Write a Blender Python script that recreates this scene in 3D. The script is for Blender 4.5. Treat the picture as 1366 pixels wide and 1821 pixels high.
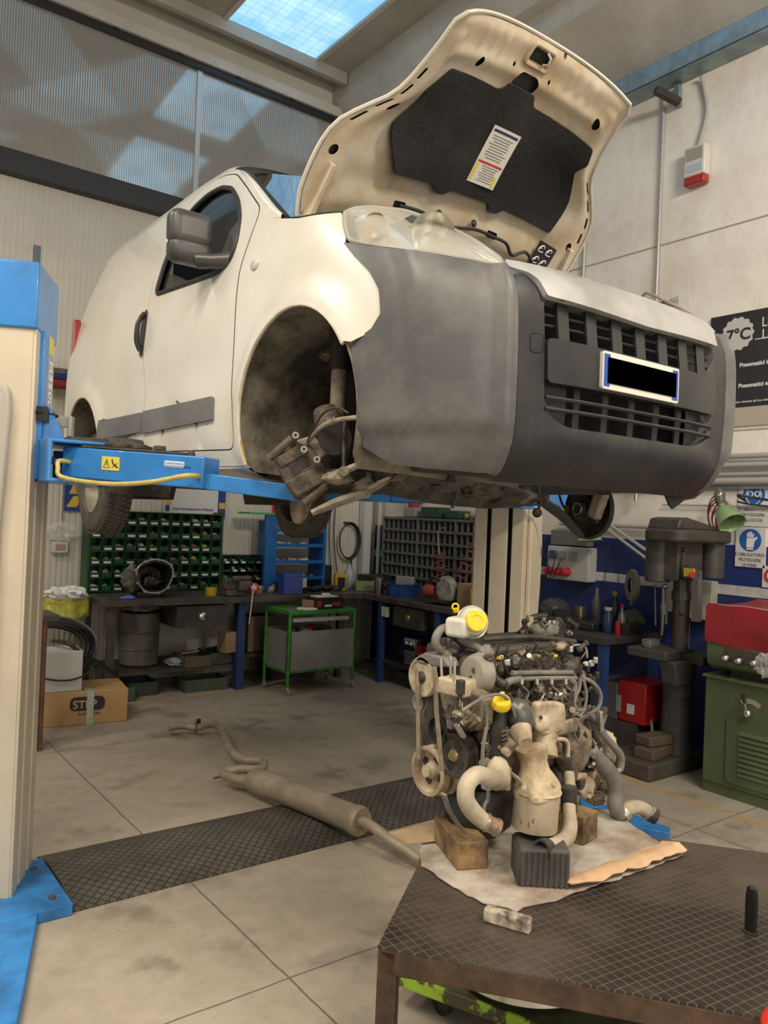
import bpy, bmesh, math, random
from mathutils import Vector, Matrix, noise
from mathutils.geometry import delaunay_2d_cdt
random.seed(7)
for o in list(bpy.data.objects): bpy.data.objects.remove(o)
SC = bpy.context.scene; COL = SC.collection
R = math.radians
# ---------------- camera
FPX = 1400.0
def cam_axes(yaw, pitch, roll):
    f = Vector((math.sin(yaw)*math.cos(pitch), math.cos(yaw)*math.cos(pitch), math.sin(pitch)))
    r = Vector((math.cos(yaw), -math.sin(yaw), 0)); d = f.cross(r)
    return (math.cos(roll)*r+math.sin(roll)*d, -math.sin(roll)*r+math.cos(roll)*d, f)
CR, CD, CF = cam_axes(R(36.94), R(.345), R(-2.404))
CC = Vector((0, 0, 1.65))
cam = bpy.data.cameras.new('camera'); cam.sensor_fit = 'VERTICAL'; cam.sensor_height = 24
cam.lens = FPX/1821*24; cam.clip_start = .05; cam.clip_end = 100
camo = bpy.data.objects.new('camera', cam); COL.objects.link(camo)
m = Matrix((CR, -CD, -CF)).transposed().to_4x4(); m.translation = CC; camo.matrix_world = m
SC.camera = camo
def ray(px, py): return CR*((px-683)/FPX)+CD*((py-910.5)/FPX)+CF
def A(px, py, D): return CC+ray(px, py)*D
def onX(px, py, X): d = ray(px, py); return CC+d*(X/d.x)
def onY(px, py, Y): d = ray(px, py); return CC+d*(Y/d.y)
def onZ(px, py, Z=0): d = ray(px, py); return CC+d*((Z-1.65)/d.z)
# ---------------- view, world, lights
SC.view_settings.view_transform = 'Standard'; SC.view_settings.look = 'None'
SC.view_settings.exposure = 0.12; SC.view_settings.gamma = 1; SC.view_settings.use_curve_mapping = False
w = bpy.data.worlds.new('world'); SC.world = w; w.use_nodes = True
bg = w.node_tree.nodes['Background']; bg.inputs[0].default_value = (.80, .74, .64, 1); bg.inputs[1].default_value = .27
def area(name, loc, target, sx, sy, power, col):
    l = bpy.data.lights.new(name, 'AREA'); l.shape = 'RECTANGLE'; l.size = sx; l.size_y = sy; l.energy = power; l.color = col
    o = bpy.data.objects.new(name, l); COL.objects.link(o); o.location = loc
    o.rotation_euler = (Vector(target)-Vector(loc)).to_track_quat('-Z', 'Y').to_euler(); return o
WARM = (1, .89, .745)
for k, (x, y, p) in enumerate(((-1.0, .2, 100), (-1.0, 2.2, 90), (-1.0, 4.6, 60), (.6, -1.8, 120))):
    area('tube_and_fill_light', (x, y, 4.6), (x+.25, y, 0), .16, 1.5, p, WARM)
area('tube_and_fill_light', (3.0, -.9, 4.9), (5.4, 2.6, 3.2), 1.5, .3, 150, WARM)  # added fill aimed at the right wall to brighten it, not a tube
area('front_fill_light', (1.4, -3.9, 1.9), (2.6, 6, 1.2), 4.5, 3.2, 85, (1, .93, .84))  # added soft fill from behind the camera to lift the back; no gate there
# ---------------- materials
MATS = {}
def mat(name, col, rough=.5, metal=0., dirt=None, dscale=6., damt=.5, bump=0., bscale=40., emit=None, estr=1., var=.0, spec=.5, coat=0., dsharp=.12):
    if name in MATS: return MATS[name]
    m = bpy.data.materials.new(name); m.use_nodes = True; nt = m.node_tree; N = nt.nodes; L = nt.links
    b = N['Principled BSDF']
    b.inputs['Base Color'].default_value = (*col, 1); b.inputs['Roughness'].default_value = rough
    b.inputs['Metallic'].default_value = metal; b.inputs['Specular IOR Level'].default_value = spec
    b.inputs['Coat Weight'].default_value = coat
    m.diffuse_color = (*col, 1)
    tc = N.new('ShaderNodeTexCoord'); out = None
    if dirt or var:
        n1 = N.new('ShaderNodeTexNoise'); n1.inputs['Scale'].default_value = dscale; n1.inputs['Detail'].default_value = 8; n1.inputs['Roughness'].default_value = .65
        L.new(tc.outputs['Object'], n1.inputs['Vector'])
        r = N.new('ShaderNodeValToRGB'); r.color_ramp.elements[0].position = .5-dsharp+(.5-damt)*.3; r.color_ramp.elements[1].position = .5+dsharp+(.5-damt)*.3
        L.new(n1.outputs['Fac'], r.inputs[0])
        mx = N.new('ShaderNodeMix'); mx.data_type = 'RGBA'
        mx.inputs[6].default_value = (*col, 1); dd = dirt or tuple(c*(1-var) for c in col); mx.inputs[7].default_value = (*dd, 1)
        L.new(r.outputs[0], mx.inputs[0]); L.new(mx.outputs[2], b.inputs['Base Color'])
    if bump:
        n2 = N.new('ShaderNodeTexNoise'); n2.inputs['Scale'].default_value = bscale; n2.inputs['Detail'].default_value = 6
        L.new(tc.outputs['Object'], n2.inputs['Vector'])
        bp = N.new('ShaderNodeBump'); bp.inputs['Strength'].default_value = bump; bp.inputs['Distance'].default_value = .01
        L.new(n2.outputs['Fac'], bp.inputs['Height']); L.new(bp.outputs[0], b.inputs['Normal'])
    if emit: b.inputs['Emission Color'].default_value = (*emit, 1); b.inputs['Emission Strength'].default_value = estr
    MATS[name] = m; return m
# ---------------- mesh builder
def frame(d, up=None):
    d = Vector(d).normalized(); u = Vector(up) if up else (Vector((0, 0, 1)) if abs(d.z) < .95 else Vector((1, 0, 0)))
    x = u.cross(d).normalized(); y = d.cross(x); return x, y, d
class MB:
    def __init__(s): s.b = bmesh.new()
    def box(s, c, size, rot=None, taper=None):
        M = Matrix.Translation(Vector(c))
        if rot is not None:
            if not isinstance(rot, Matrix): rot = Matrix.Rotation(R(rot), 4, 'Z')
            M = M @ rot
        v = []
        for z in (-.5, .5):
            k = taper if (taper and z > 0) else 1
            for x, y in ((-.5, -.5), (.5, -.5), (.5, .5), (-.5, .5)):
                v.append(s.b.verts.new(M @ Vector((x*size[0]*k, y*size[1]*k, z*size[2]))))
        for f in ((0, 3, 2, 1), (4, 5, 6, 7), (0, 1, 5, 4), (1, 2, 6, 5), (2, 3, 7, 6), (3, 0, 4, 7)): s.b.faces.new([v[i] for i in f])
        return s
    def bb(s, a, b): return s.box([(p+q)/2 for p, q in zip(a, b)], [abs(q-p) for p, q in zip(a, b)])
    def cyl(s, p0, p1, r0, r1=None, n=20, cap=True):
        r1 = r0 if r1 is None else r1; return s.lathe([(0, r0), (1, r1)], p0, p1, n, cap)
    def lathe(s, prof, p0, p1, n=24, cap=True, up=None):
        # prof: (t along axis 0..1, radius)
        p0 = Vector(p0); p1 = Vector(p1); x, y, d = frame(p1-p0, up); rings = []
        for t, r in prof:
            c = p0+(p1-p0)*t; r = max(r, 1e-4)
            rings.append([s.b.verts.new(c+x*(r*math.cos(2*math.pi*i/n))+y*(r*math.sin(2*math.pi*i/n))) for i in range(n)])
        for a, b in zip(rings, rings[1:]):
            for i in range(n): s.b.faces.new((a[i], a[(i+1) % n], b[(i+1) % n], b[i]))
        if cap:
            s.b.faces.new(rings[0][::-1]); s.b.faces.new(rings[-1])
        return s
    def tube(s, pts, r, n=10, closed=False, cap=True, smooth=0, flat=None):
        pts = [Vector(p) for p in pts]
        if smooth: pts = catmull(pts, smooth, closed)
        if not isinstance(r, (list, tuple)): rr = [r]*len(pts)
        else:
            k = len(r)-1; rr = []
            for i in range(len(pts)):
                t = i/(len(pts)-1)*k; j = min(int(t), k-1); rr.append(r[j]+(r[j+1]-r[j])*(t-j))
        rings = []; x = None
        for i, p in enumerate(pts):
            a = pts[i-1] if (i or closed) else p; b = pts[(i+1) % len(pts)] if (i < len(pts)-1 or closed) else p
            d = (b-a).normalized()
            if x is None: x, y, _ = frame(d)
            else:
                x = (x-d*x.dot(d)).normalized(); y = d.cross(x)
            fx, fy = flat or (1, 1)
            rings.append([s.b.verts.new(p+x*(rr[i]*fx*math.cos(2*math.pi*j/n))+y*(rr[i]*fy*math.sin(2*math.pi*j/n))) for j in range(n)])
        prs = list(zip(rings, rings[1:]))+([(rings[-1], rings[0])] if closed else [])
        for a, b in prs:
            for j in range(n): s.b.faces.new((a[j], a[(j+1) % n], b[(j+1) % n], b[j]))
        if cap and not closed: s.b.faces.new(rings[0][::-1]); s.b.faces.new(rings[-1])
        return s
    def bar(s, p0, p1, w, h, up=None):
        p0 = Vector(p0); p1 = Vector(p1); x, y, d = frame(p1-p0, up); v = []
        for p in (p0, p1):
            for a, b in ((-.5, -.5), (.5, -.5), (.5, .5), (-.5, .5)): v.append(s.b.verts.new(p+x*(a*w)+y*(b*h)))
        for f in ((0, 3, 2, 1), (4, 5, 6, 7), (0, 1, 5, 4), (1, 2, 6, 5), (2, 3, 7, 6), (3, 0, 4, 7)): s.b.faces.new([v[i] for i in f])
        return s
    def prism(s, poly, o, ux, uy, th):
        # polygon in the plane o+ux*a+uy*b, extruded along ux x uy by th
        o = Vector(o); ux = Vector(ux); uy = Vector(uy); n = ux.cross(uy).normalized()*th
        A = [s.b.verts.new(o+ux*a+uy*b) for a, b in poly]; B = [s.b.verts.new(v.co+n) for v in A]; k = len(A)
        s.b.faces.new(A[::-1]); s.b.faces.new(B)
        for i in range(k): s.b.faces.new((A[i], A[(i+1) % k], B[(i+1) % k], B[i]))
        return s
    def ball(s, c, r, sc=(1, 1, 1), n=16, rot=None):
        M = Matrix.Translation(Vector(c)) @ (rot or Matrix()) @ Matrix.Diagonal((sc[0], sc[1], sc[2], 1))
        bmesh.ops.create_uvsphere(s.b, u_segments=n, v_segments=max(6, n//2), radius=r, matrix=M); return s
    def lump(s, c, r, sc=(1, 1, 1), amp=.25, fq=2., seed=0, sub=3, rot=None):
        # crumpled rounded body: cast lumps, rags, bags
        M = Matrix.Translation(Vector(c)) @ (rot or Matrix()) @ Matrix.Diagonal((sc[0], sc[1], sc[2], 1))
        g = bmesh.ops.create_icosphere(s.b, subdivisions=sub, radius=1)['verts']
        for v in g:
            k = 1+amp*noise.noise(v.co*fq+Vector((seed*7.3, seed*3.1, seed)))+amp*.5*noise.noise(v.co*fq*2.3+Vector((seed, 0, seed*5.)))
            v.co = M @ (v.co*(r*k))
        return s
    def grid(s, f, nu, nv):
        g = [[s.b.verts.new(f(i/nu, j/nv)) for j in range(nv+1)] for i in range(nu+1)]
        for i in range(nu):
            for j in range(nv): s.b.faces.new((g[i][j], g[i+1][j], g[i+1][j+1], g[i][j+1]))
        return s
    def torus(s, c, ax, R0, r, n=32, k=8, arc=1.):
        x, y, d = frame(ax); c = Vector(c); m = int(n*arc)
        return s.tube([c+x*(R0*math.cos(2*math.pi*i/n))+y*(R0*math.sin(2*math.pi*i/n)) for i in range(m+(0 if arc == 1 else 1))], r, k, closed=(arc == 1.))
    keep = False
    def build(s, name, m, parent=None, bev=0., smooth=None, seg=2, sub=0, solid=0., soff=0., weld=0.):
        if weld: bmesh.ops.remove_doubles(s.b, verts=s.b.verts, dist=weld)
        if (smooth is None or smooth) and not s.keep: bmesh.ops.recalc_face_normals(s.b, faces=s.b.faces)
        me = bpy.data.meshes.new(name); s.b.to_mesh(me); s.b.free()
        o = bpy.data.objects.new(name, me); COL.objects.link(o)
        if m: me.materials.append(m)
        if parent:
            o.parent = parent
            o.matrix_parent_inverse = wm(parent).inverted()
        if smooth is not False:
            me.polygons.foreach_set('use_smooth', [True]*len(me.polygons))
            try: me.set_sharp_from_angle(angle=R(smooth if isinstance(smooth, (int, float)) and smooth is not True else 38))
            except Exception: pass
        if solid: md = o.modifiers.new('solid', 'SOLIDIFY'); md.thickness = solid; md.offset = soff
        if bev: md = o.modifiers.new('bevel', 'BEVEL'); md.width = bev; md.segments = seg; md.limit_method = 'ANGLE'; md.angle_limit = R(40)
        if sub: md = o.modifiers.new('sub', 'SUBSURF'); md.levels = sub; md.render_levels = sub
        return o
def wm(o):
    M = o.matrix_parent_inverse @ o.matrix_basis if o.parent else o.matrix_basis
    return wm(o.parent) @ M if o.parent else M
def catmull(p, k, closed=False):
    out = []; n = len(p); g = (lambda i: p[i % n]) if closed else (lambda i: p[max(0, min(n-1, i))])
    for i in range(n if closed else n-1):
        a, b, c, d = g(i-1), g(i), g(i+1), g(i+2)
        for j in range(k):
            t = j/k; out.append(.5*((2*b)+(c-a)*t+(2*a-5*b+4*c-d)*t*t+(3*b-a-3*c+d)*t**3))
    if not closed: out.append(p[-1])
    return out
def thing(name, label, cat, loc=(0, 0, 0), group=None, rz=0):
    o = bpy.data.objects.new(name, None); COL.objects.link(o); o.location = loc; o.rotation_euler = (0, 0, R(rz)); o.empty_display_size = .1
    o['label'] = label; o['category'] = cat
    if group: o['group'] = group
    return o
def tag(o, label, cat, group=None, kind=None):
    o['label'] = label; o['category'] = cat
    if group: o['group'] = group
    if kind: o['kind'] = kind
    return o
def struct(o): o['kind'] = 'structure'; return o
def dup(root, dl, label, group=None, rz=0):
    def cp(o, par):
        c = o.copy(); COL.objects.link(c)
        if par: c.parent = par
        for ch in [x for x in COL.objects if x.parent == o]: cp(ch, c)
        return c
    r = cp(root, None); r.location = root.location+Vector(dl); r.rotation_euler[2] += R(rz); r['label'] = label
    if group: r['group'] = group
    return r
def text(s_, o, ux, uy, size, m, parent, name='lettering', th=.0008, bold=.0, align='LEFT', sx=1.):
    cu = bpy.data.curves.new(name, 'FONT'); cu.body = s_; cu.size = size; cu.extrude = th; cu.align_x = align; cu.offset = bold
    t = bpy.data.objects.new(name, cu); COL.objects.link(t)
    dg = bpy.context.evaluated_depsgraph_get(); me = bpy.data.meshes.new_from_object(t.evaluated_get(dg)); bpy.data.objects.remove(t)
    ux = Vector(ux).normalized(); uy = Vector(uy).normalized(); n = ux.cross(uy)
    M = Matrix((ux*sx, uy, n)).transposed().to_4x4(); M.translation = Vector(o); me.transform(M); me.materials.clear(); me.materials.append(m)
    ob = bpy.data.objects.new(name, me); COL.objects.link(ob)
    if parent: ob.parent = parent; ob.matrix_parent_inverse = wm(parent).inverted()
    return ob
def inpoly(p, poly):
    x, y = p; c = False; n = len(poly)
    for i in range(n):
        x1, y1 = poly[i]; x2, y2 = poly[i-1]
        if (y1 > y) != (y2 > y) and x < (x2-x1)*(y-y1)/(y2-y1)+x1: c = not c
    return c
def resamp(poly, st):
    out = []
    for i, a in enumerate(poly):
        b = poly[(i+1) % len(poly)]; d = math.hypot(b[0]-a[0], b[1]-a[1]); k = max(1, round(d/st))
        out += [(a[0]+(b[0]-a[0])*j/k, a[1]+(b[1]-a[1])*j/k) for j in range(k)]
    return out
def rnd(poly, r, k=4):
    # round the corners of a polygon
    out = []; n = len(poly)
    for i in range(n):
        p = Vector(poly[i]); a = Vector(poly[i-1]); b = Vector(poly[(i+1) % n])
        la = (a-p).length; lb = (b-p).length; q = min(r, la*.45, lb*.45); A = p+(a-p)/la*q; B = p+(b-p)/lb*q
        for j in range(k+1): t = j/k; out.append(tuple((A*(1-t)+p*t)*(1-t)+(p*(1-t)+B*t)*t))
    return out
def curvepoly(pts, k=5): return [tuple(v) for v in catmull([Vector((p[0], p[1])) for p in pts], k, True)]
def patch(f, poly, holes=(), st=.03, name='panel', m=None, parent=None, solid=.0, sharp=50, soff=-1., flip=False):
    loops = [resamp(poly, st)]+[resamp(h, st) for h in holes]; V = []; E = []
    for lp in loops:
        b = len(V); V += [Vector(p) for p in lp]; E += [(b+i, b+(i+1) % len(lp)) for i in range(len(lp))]
    xs = [p[0] for p in poly]; ys = [p[1] for p in poly]; bnd = list(V); x = min(xs)+st*.5; r = 0
    while x < max(xs):
        y = min(ys)+st*(.5 if r % 2 else 1.)
        while y < max(ys):
            if inpoly((x, y), poly) and not any(inpoly((x, y), h) for h in holes) and min((v.x-x)**2+(v.y-y)**2 for v in bnd) > (st*.55)**2: V.append(Vector((x, y)))
            y += st
        x += st*.87; r += 1
    vs_, es_, fs_, *_ = delaunay_2d_cdt(V, E, [], 0, 1e-6)
    b = bmesh.new(); bv = [b.verts.new(f(v.x, v.y)) for v in vs_]
    for fc in fs_:
        c = sum((vs_[i] for i in fc), Vector((0, 0)))/len(fc)
        if inpoly(c, poly) and not any(inpoly(c, h) for h in holes):
            try: b.faces.new([bv[i] for i in (fc[::-1] if flip else fc)])
            except ValueError: pass
    for v in [v for v in b.verts if not v.link_faces]: b.verts.remove(v)
    mb = MB(); mb.b.free(); mb.b = b; mb.keep = True
    o = mb.build(name, m, parent, smooth=sharp)
    if solid: md = o.modifiers.new('solid', 'SOLIDIFY'); md.thickness = solid; md.offset = soff; md = o.modifiers.new('split', 'EDGE_SPLIT'); md.split_angle = R(50)
    return o
# ================= the room
XW, YW = 5.45, 7.4
def floor_mat():
    m = bpy.data.materials.new('concrete_floor'); m.use_nodes = True; nt = m.node_tree; N = nt.nodes; L = nt.links; b = N['Principled BSDF']
    tc = N.new('ShaderNodeTexCoord'); sx = N.new('ShaderNodeSeparateXYZ'); L.new(tc.outputs['Object'], sx.inputs[0])
    def noise_(sc, det=8, rg=.6): 
        n = N.new('ShaderNodeTexNoise'); n.inputs['Scale'].default_value = sc; n.inputs['Detail'].default_value = det; n.inputs['Roughness'].default_value = rg; L.new(tc.outputs['Object'], n.inputs['Vector']); return n.outputs['Fac']
    def ramp(v, p0, c0, p1, c1):
        r = N.new('ShaderNodeValToRGB'); r.color_ramp.elements[0].position = p0; r.color_ramp.elements[0].color = (*c0, 1); r.color_ramp.elements[1].position = p1; r.color_ramp.elements[1].color = (*c1, 1); L.new(v, r.inputs[0]); return r.outputs[0]
    def mx(f, a, c, bl='MIX'):
        x = N.new('ShaderNodeMix'); x.data_type = 'RGBA'; x.blend_type = bl
        if hasattr(f, 'links'): L.new(f, x.inputs[0])
        else: x.inputs[0].default_value = f
        for s, i in ((a, 6), (c, 7)):
            if hasattr(s, 'links'): L.new(s, x.inputs[i])
            else: x.inputs[i].default_value = (*s, 1)
        return x.outputs[2]
    def mt(op, a, b_=None):
        x = N.new('ShaderNodeMath'); x.operation = op
        for s, i in ((a, 0), (b_, 1)):
            if s is None: continue
            if hasattr(s, 'links'): L.new(s, x.inputs[i])
            else: x.inputs[i].default_value = s
        return x.outputs[0]
    base = ramp(noise_(1.3), .36, (.31, .262, .20), .66, (.49, .425, .335))
    base = mx(.55, base, ramp(noise_(9, 10, .75), .3, (.31, .265, .205), .7, (.52, .455, .365)))
    stain = ramp(noise_(2.3, 6, .6), .55, (0, 0, 0), .66, (1, 1, 1)); base = mx(mt('MULTIPLY', stain, .6), base, (.17, .145, .115)); st2 = ramp(noise_(21, 5, .7), .62, (0, 0, 0), .68, (1, 1, 1)); base = mx(mt('MULTIPLY', st2, .45), base, (.20, .17, .13))
    wht = ramp(noise_(38, 4, .8), .70, (0, 0, 0), .76, (1, 1, 1)); base = mx(mt('MULTIPLY', wht, .35), base, (.6, .57, .5))
    X, Y = sx.outputs[0], sx.outputs[1]
    wob = mt('MULTIPLY', mt('SUBTRACT', noise_(3, 3), .5), .02)
    def line(c, p, wd): return mt('LESS_THAN', mt('ABSOLUTE', mt('SUBTRACT', mt('ADD', c, wob), p)), wd)
    j = None
    for c, p in ((X, 1.47), (Y, 2.40), (X, -1.6), (Y, -.8), (X, 4.05), (Y, 5.45)):
        l = line(c, p, .004); j = l if j is None else mt('MAXIMUM', j, l)
    col = mx(mt('MULTIPLY', j, .8), base, (.10, .085, .07))
    yl = mt('MAXIMUM', mt('MULTIPLY', line(Y, 6.48, .025), mt('LESS_THAN', X, 4.47)), mt('MULTIPLY', line(X, 4.45, .025), mt('LESS_THAN', Y, 6.5)))
    wear = ramp(noise_(14, 6, .7), .34, (0, 0, 0), .5, (1, 1, 1))
    col = mx(mt('MULTIPLY', mt('MULTIPLY', yl, wear), .75), col, (.52, .31, .06))
    L.new(col, b.inputs['Base Color'])
    L.new(ramp(noise_(4, 6), .3, (.38,)*3, .7, (.62,)*3), b.inputs['Roughness'])
    bp = N.new('ShaderNodeBump'); bp.inputs['Strength'].default_value = .25; bp.inputs['Distance'].default_value = .004
    L.new(mt('SUBTRACT', noise_(60, 6), mt('MULTIPLY', j, 2)), bp.inputs['Height']); L.new(bp.outputs[0], b.inputs['Normal'])
    return m
FL = MB().bb((-4, -4, -.1), (XW, YW, 0)).build('floor', floor_mat(), smooth=False); struct(FL)
plaster = mat('white_plaster', (.80, .76, .69), .85, dirt=(.66, .60, .52), dscale=1.6, damt=.35, bump=.5, bscale=14)
bluep = mat('blue_wall_paint', (.012, .028, .17), .55, dirt=(.02, .035, .13), dscale=5, bump=.25, bscale=14)
whitestripe = mat('white_stripe_paint', (.66, .64, .60), .6, dirt=(.45, .44, .42), dscale=9)
wr = MB().bb((XW, -4, 0), (XW+.2, YW+.2, 6.6)).build('wall_right', plaster, smooth=False); struct(wr)
o = MB().bb((XW-.004, -4, 0), (XW, YW, 1.552)).build('blue_dado', bluep, wr, smooth=False)
o = MB().bb((XW-.007, -4, 1.19), (XW-.004, YW, 1.262)).build('white_stripe', whitestripe, wr, smooth=False)
o = MB().tube([(XW-.003, -4, 3.895), (XW-.003, YW, 3.905)], .006, 6).build('plaster_crack', mat('crack', (.45, .41, .35), .9), wr)
o = MB().tube([(XW-.003, -4, 2.39), (XW-.003, YW, 2.38)], .005, 6).build('plaster_crack', MATS['crack'], wr)
# ribbed sandwich panels of the left wall: joints and fine ribs are real relief
pan = mat('cream_panel', (.60, .575, .50), .5, dirt=(.55, .52, .45), dscale=2, metal=.0)
mb = MB(); pts = []
x = -4.
while x < XW:
    k = (x+4) % 1.0
    d = .012 if k < .02 else 0
    pts += [(x, d), (x+.012, d), (x+.018, d+.004), (x+.030, d+.004), (x+.036, d)]; x += .05
vs0 = [[mb.b.verts.new((a, YW+b, z)) for a, b in pts] for z in (0, 4.45)]
for i in range(len(pts)-1): mb.b.faces.new((vs0[0][i], vs0[0][i+1], vs0[1][i+1], vs0[1][i]))
wl = mb.build('wall_left', pan, smooth=False); struct(wl)
struct(MB().bb((-4, YW+.02, 0), (XW+.2, YW+.2, 6.6)).build('wall_left_core', pan, wl, smooth=False))
dark = mat('dark_steel', (.018, .017, .02), .5)
struct(MB().bb((-4, YW-.10, 4.44), (XW, YW+.01, 4.64)).build('trim_1', dark, bev=.004))
# polycarbonate band
m = bpy.data.materials.new('polycarbonate'); m.use_nodes = True; nt = m.node_tree; b = nt.nodes['Principled BSDF']
b.inputs['Base Color'].default_value = (.50, .49, .46, 1); b.inputs['Roughness'].default_value = .07; b.inputs['Metallic'].default_value = .6; b.inputs['Coat Weight'].default_value = .6; b.inputs['Coat Roughness'].default_value = .05
MATS['polycarbonate'] = m
mb = MB(); pts = []; x = -4.
while x < XW:
    pts += [(x, 0), (x+.003, -.0012), (x+.017, -.0016), (x+.021, -.0004)]; x += .022
vs0 = [[mb.b.verts.new((a, YW-.02+b_, z)) for a, b_ in pts] for z in (4.62, 5.98)]
for i in range(len(pts)-1): mb.b.faces.new((vs0[0][i], vs0[0][i+1], vs0[1][i+1], vs0[1][i]))
win = mb.build('window_1', m, smooth=False); struct(win)
for px_ in (3.03, .95): MB().bb((px_, YW-.032, 4.62), (px_+.05, YW-.022, 5.98)).build('window_joint_strip', mat('joint_strip', (.55, .56, .56), .3, .3), win, smooth=False)
struct(MB().bb((-4, YW-.06, 5.96), (XW, YW+.01, 6.03)).build('trim_2', dark, bev=.003))
tb = MB()
for k in range(9): tb.box((.35+k*.62, YW-.055, 6.04), (.05, .03, .05))
struct(tb.build('trim_3', dark, smooth=False))
conc = mat('precast_concrete', (.40, .375, .33), .8, dirt=(.32, .295, .26), dscale=1.1, damt=.5, bump=.2, bscale=20)
concl = mat('precast_edge', (.56, .53, .475), .8, dirt=(.46, .43, .38), dscale=2.3, bump=.2, bscale=20)
struct(MB().bb((-4, YW-.09, 6.03), (XW, YW+.1, 6.13)).build('trim_4', concl, smooth=False))
# ceiling slab with three skylight openings
ZC = 6.4; sk = [(3.19, 4.20, 5.25, 7.11), (3.19, 4.20, 2.2, 4.66), (3.19, 4.20, -.9, 1.6), (.35, 1.3, 5.25, 7.11), (.35, 1.3, 2.2, 4.66)]
cb = MB()
ys = [-4]+sorted({s_[2] for s_ in sk}|{s_[3] for s_ in sk})+[YW+.2]
for y0, y1 in zip(ys, ys[1:]):
    op = sorted([s_ for s_ in sk if s_[2] <= y0+.01 and s_[3] >= y1-.01]); x0 = -4
    for s_ in op: cb.bb((x0, y0, ZC), (s_[0], y1, ZC+.25)); x0 = s_[1]
    cb.bb((x0, y0, ZC), (XW+.2, y1, ZC+.25))
struct(cb.build('ceiling', conc, smooth=False))
struct(MB().prism([(5.45, 5.42), (5.46, 6.45), (4.62, 6.45), (4.62, 6.2), (4.76, 5.95), (4.90, 5.95), (4.90, 5.74)], (0, 8, 0), (1, 0, 0), (0, 0, 1), 12).build('trim_5', concl, smooth=False))
#struct(MB().prism([(4.60, 6.45), (4.30, 6.45), (4.34, 6.33), (4.60, 6.33)], (0, 8, 0), (1, 0, 0), (0, 0, 1), 12).build('trim_6', concl, smooth=False))
struct(MB().bb((-4, 7.10, 6.28), (4.6, 7.16, 6.40)).build('trim_7', conc, smooth=False))
# skylights : frame + translucent ribbed sheet lit by the sky behind it
skm = bpy.data.materials.new('skylight_sheet'); skm.use_nodes = True; nt = skm.node_tree; N = nt.nodes; L = nt.links; b = N['Principled BSDF']
tc = N.new('ShaderNodeTexCoord'); n1 = N.new('ShaderNodeTexNoise'); n1.inputs['Scale'].default_value = 2.2; n1.inputs['Detail'].default_value = 9; L.new(tc.outputs['Object'], n1.inputs['Vector'])
br = N.new('ShaderNodeTexBrick'); br.offset = 0; br.inputs['Scale'].default_value = 1; br.inputs['Brick Width'].default_value = .11; br.inputs['Row Height'].default_value = .085; br.inputs['Mortar Size'].default_value = .007; br.inputs['Color1'].default_value = br.inputs['Color2'].default_value = (0, 0, 0, 1); br.inputs['Mortar'].default_value = (1, 1, 1, 1); L.new(tc.outputs['Object'], br.inputs['Vector'])
rp = N.new('ShaderNodeValToRGB'); rp.color_ramp.elements[0].position = .35; rp.color_ramp.elements[0].color = (.16, .38, .60, 1); rp.color_ramp.elements[1].position = .72; rp.color_ramp.elements[1].color = (.46, .66, .80, 1); L.new(n1.outputs['Fac'], rp.inputs[0])
mx = N.new('ShaderNodeMix'); mx.data_type = 'RGBA'; mx.inputs[7].default_value = (.14, .30, .46, 1); L.new(rp.outputs[0], mx.inputs[6])
mu = N.new('ShaderNodeMath'); mu.operation = 'MULTIPLY'; mu.inputs[1].default_value = .45; L.new(br.outputs['Color'], mu.inputs[0]); L.new(mu.outputs[0], mx.inputs[0])
L.new(mx.outputs[2], b.inputs['Emission Color']); b.inputs['Emission Strength'].default_value = 1.55; b.inputs['Base Color'].default_value = (.1, .15, .2, 1)
for k, (x0, x1, y0, y1) in enumerate(sk):
    s_ = MB().bb((x0, y0, ZC+.01), (x1, y1, ZC+.02)).build('window_%d' % (k+2), skm, smooth=False); struct(s_)
    f = MB(); t = .05
    f.bb((x0-t, y0-t, ZC-.02), (x0, y1+t, ZC+.14)).bb((x1, y0-t, ZC-.02), (x1+t, y1+t, ZC+.14)).bb((x0, y0-t, ZC-.02), (x1, y0, ZC+.14)).bb((x0, y1, ZC-.02), (x1, y1+t, ZC+.14))
    f.build('window_frame', concl, s_, smooth=False)
# ================= the raised van (local frame: x to the far side, y to the rear, z up; origin mid front axle)
VO = Vector((2.22, 2.36, 1.62))
def lerp(tab, v):
    if v <= tab[0][0]: return tab[0][1]
    for (a, b), (c, d) in zip(tab, tab[1:]):
        if v <= c: return b+(d-b)*(v-a)/(c-a)
    return tab[-1][1]
YF = [(.12, -.64), (.16, -.70), (.2, -.745), (.27, -.785), (.4, -.80), (.6, -.80), (.7, -.79), (.76, -.765), (.82, -.715), (.88, -.64), (.95, -.53), (1.03, -.40), (1.12, -.25)]
WZ = [(.12, .79), (.2, .82), (.3, .835), (.5, .845), (.8, .845), (.95, .835), (1.05, .818), (1.2, .785), (1.4, .73), (1.6, .66)]
def hermite(tab):
    # smooth resampling of a table
    out = []; n = len(tab); sl = []
    for i in range(n):
        a = tab[max(0, i-1)]; b = tab[min(n-1, i+1)]; sl.append((b[1]-a[1])/(b[0]-a[0]))
    for i in range(n-1):
        x0, y0 = tab[i]; x1, y1 = tab[i+1]; h = x1-x0
        for k in range(8):
            t = k/8; out.append((x0+h*t, (2*t**3-3*t*t+1)*y0+(t**3-2*t*t+t)*h*sl[i]+(-2*t**3+3*t*t)*y1+(t**3-t*t)*h*sl[i+1]))
    return out+[tab[-1]]
YF = hermite(YF); WZ = hermite(WZ)
Y0 = .15; NN = 3.9; _T = [(0, 0, 1)]; _L = 0
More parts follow.
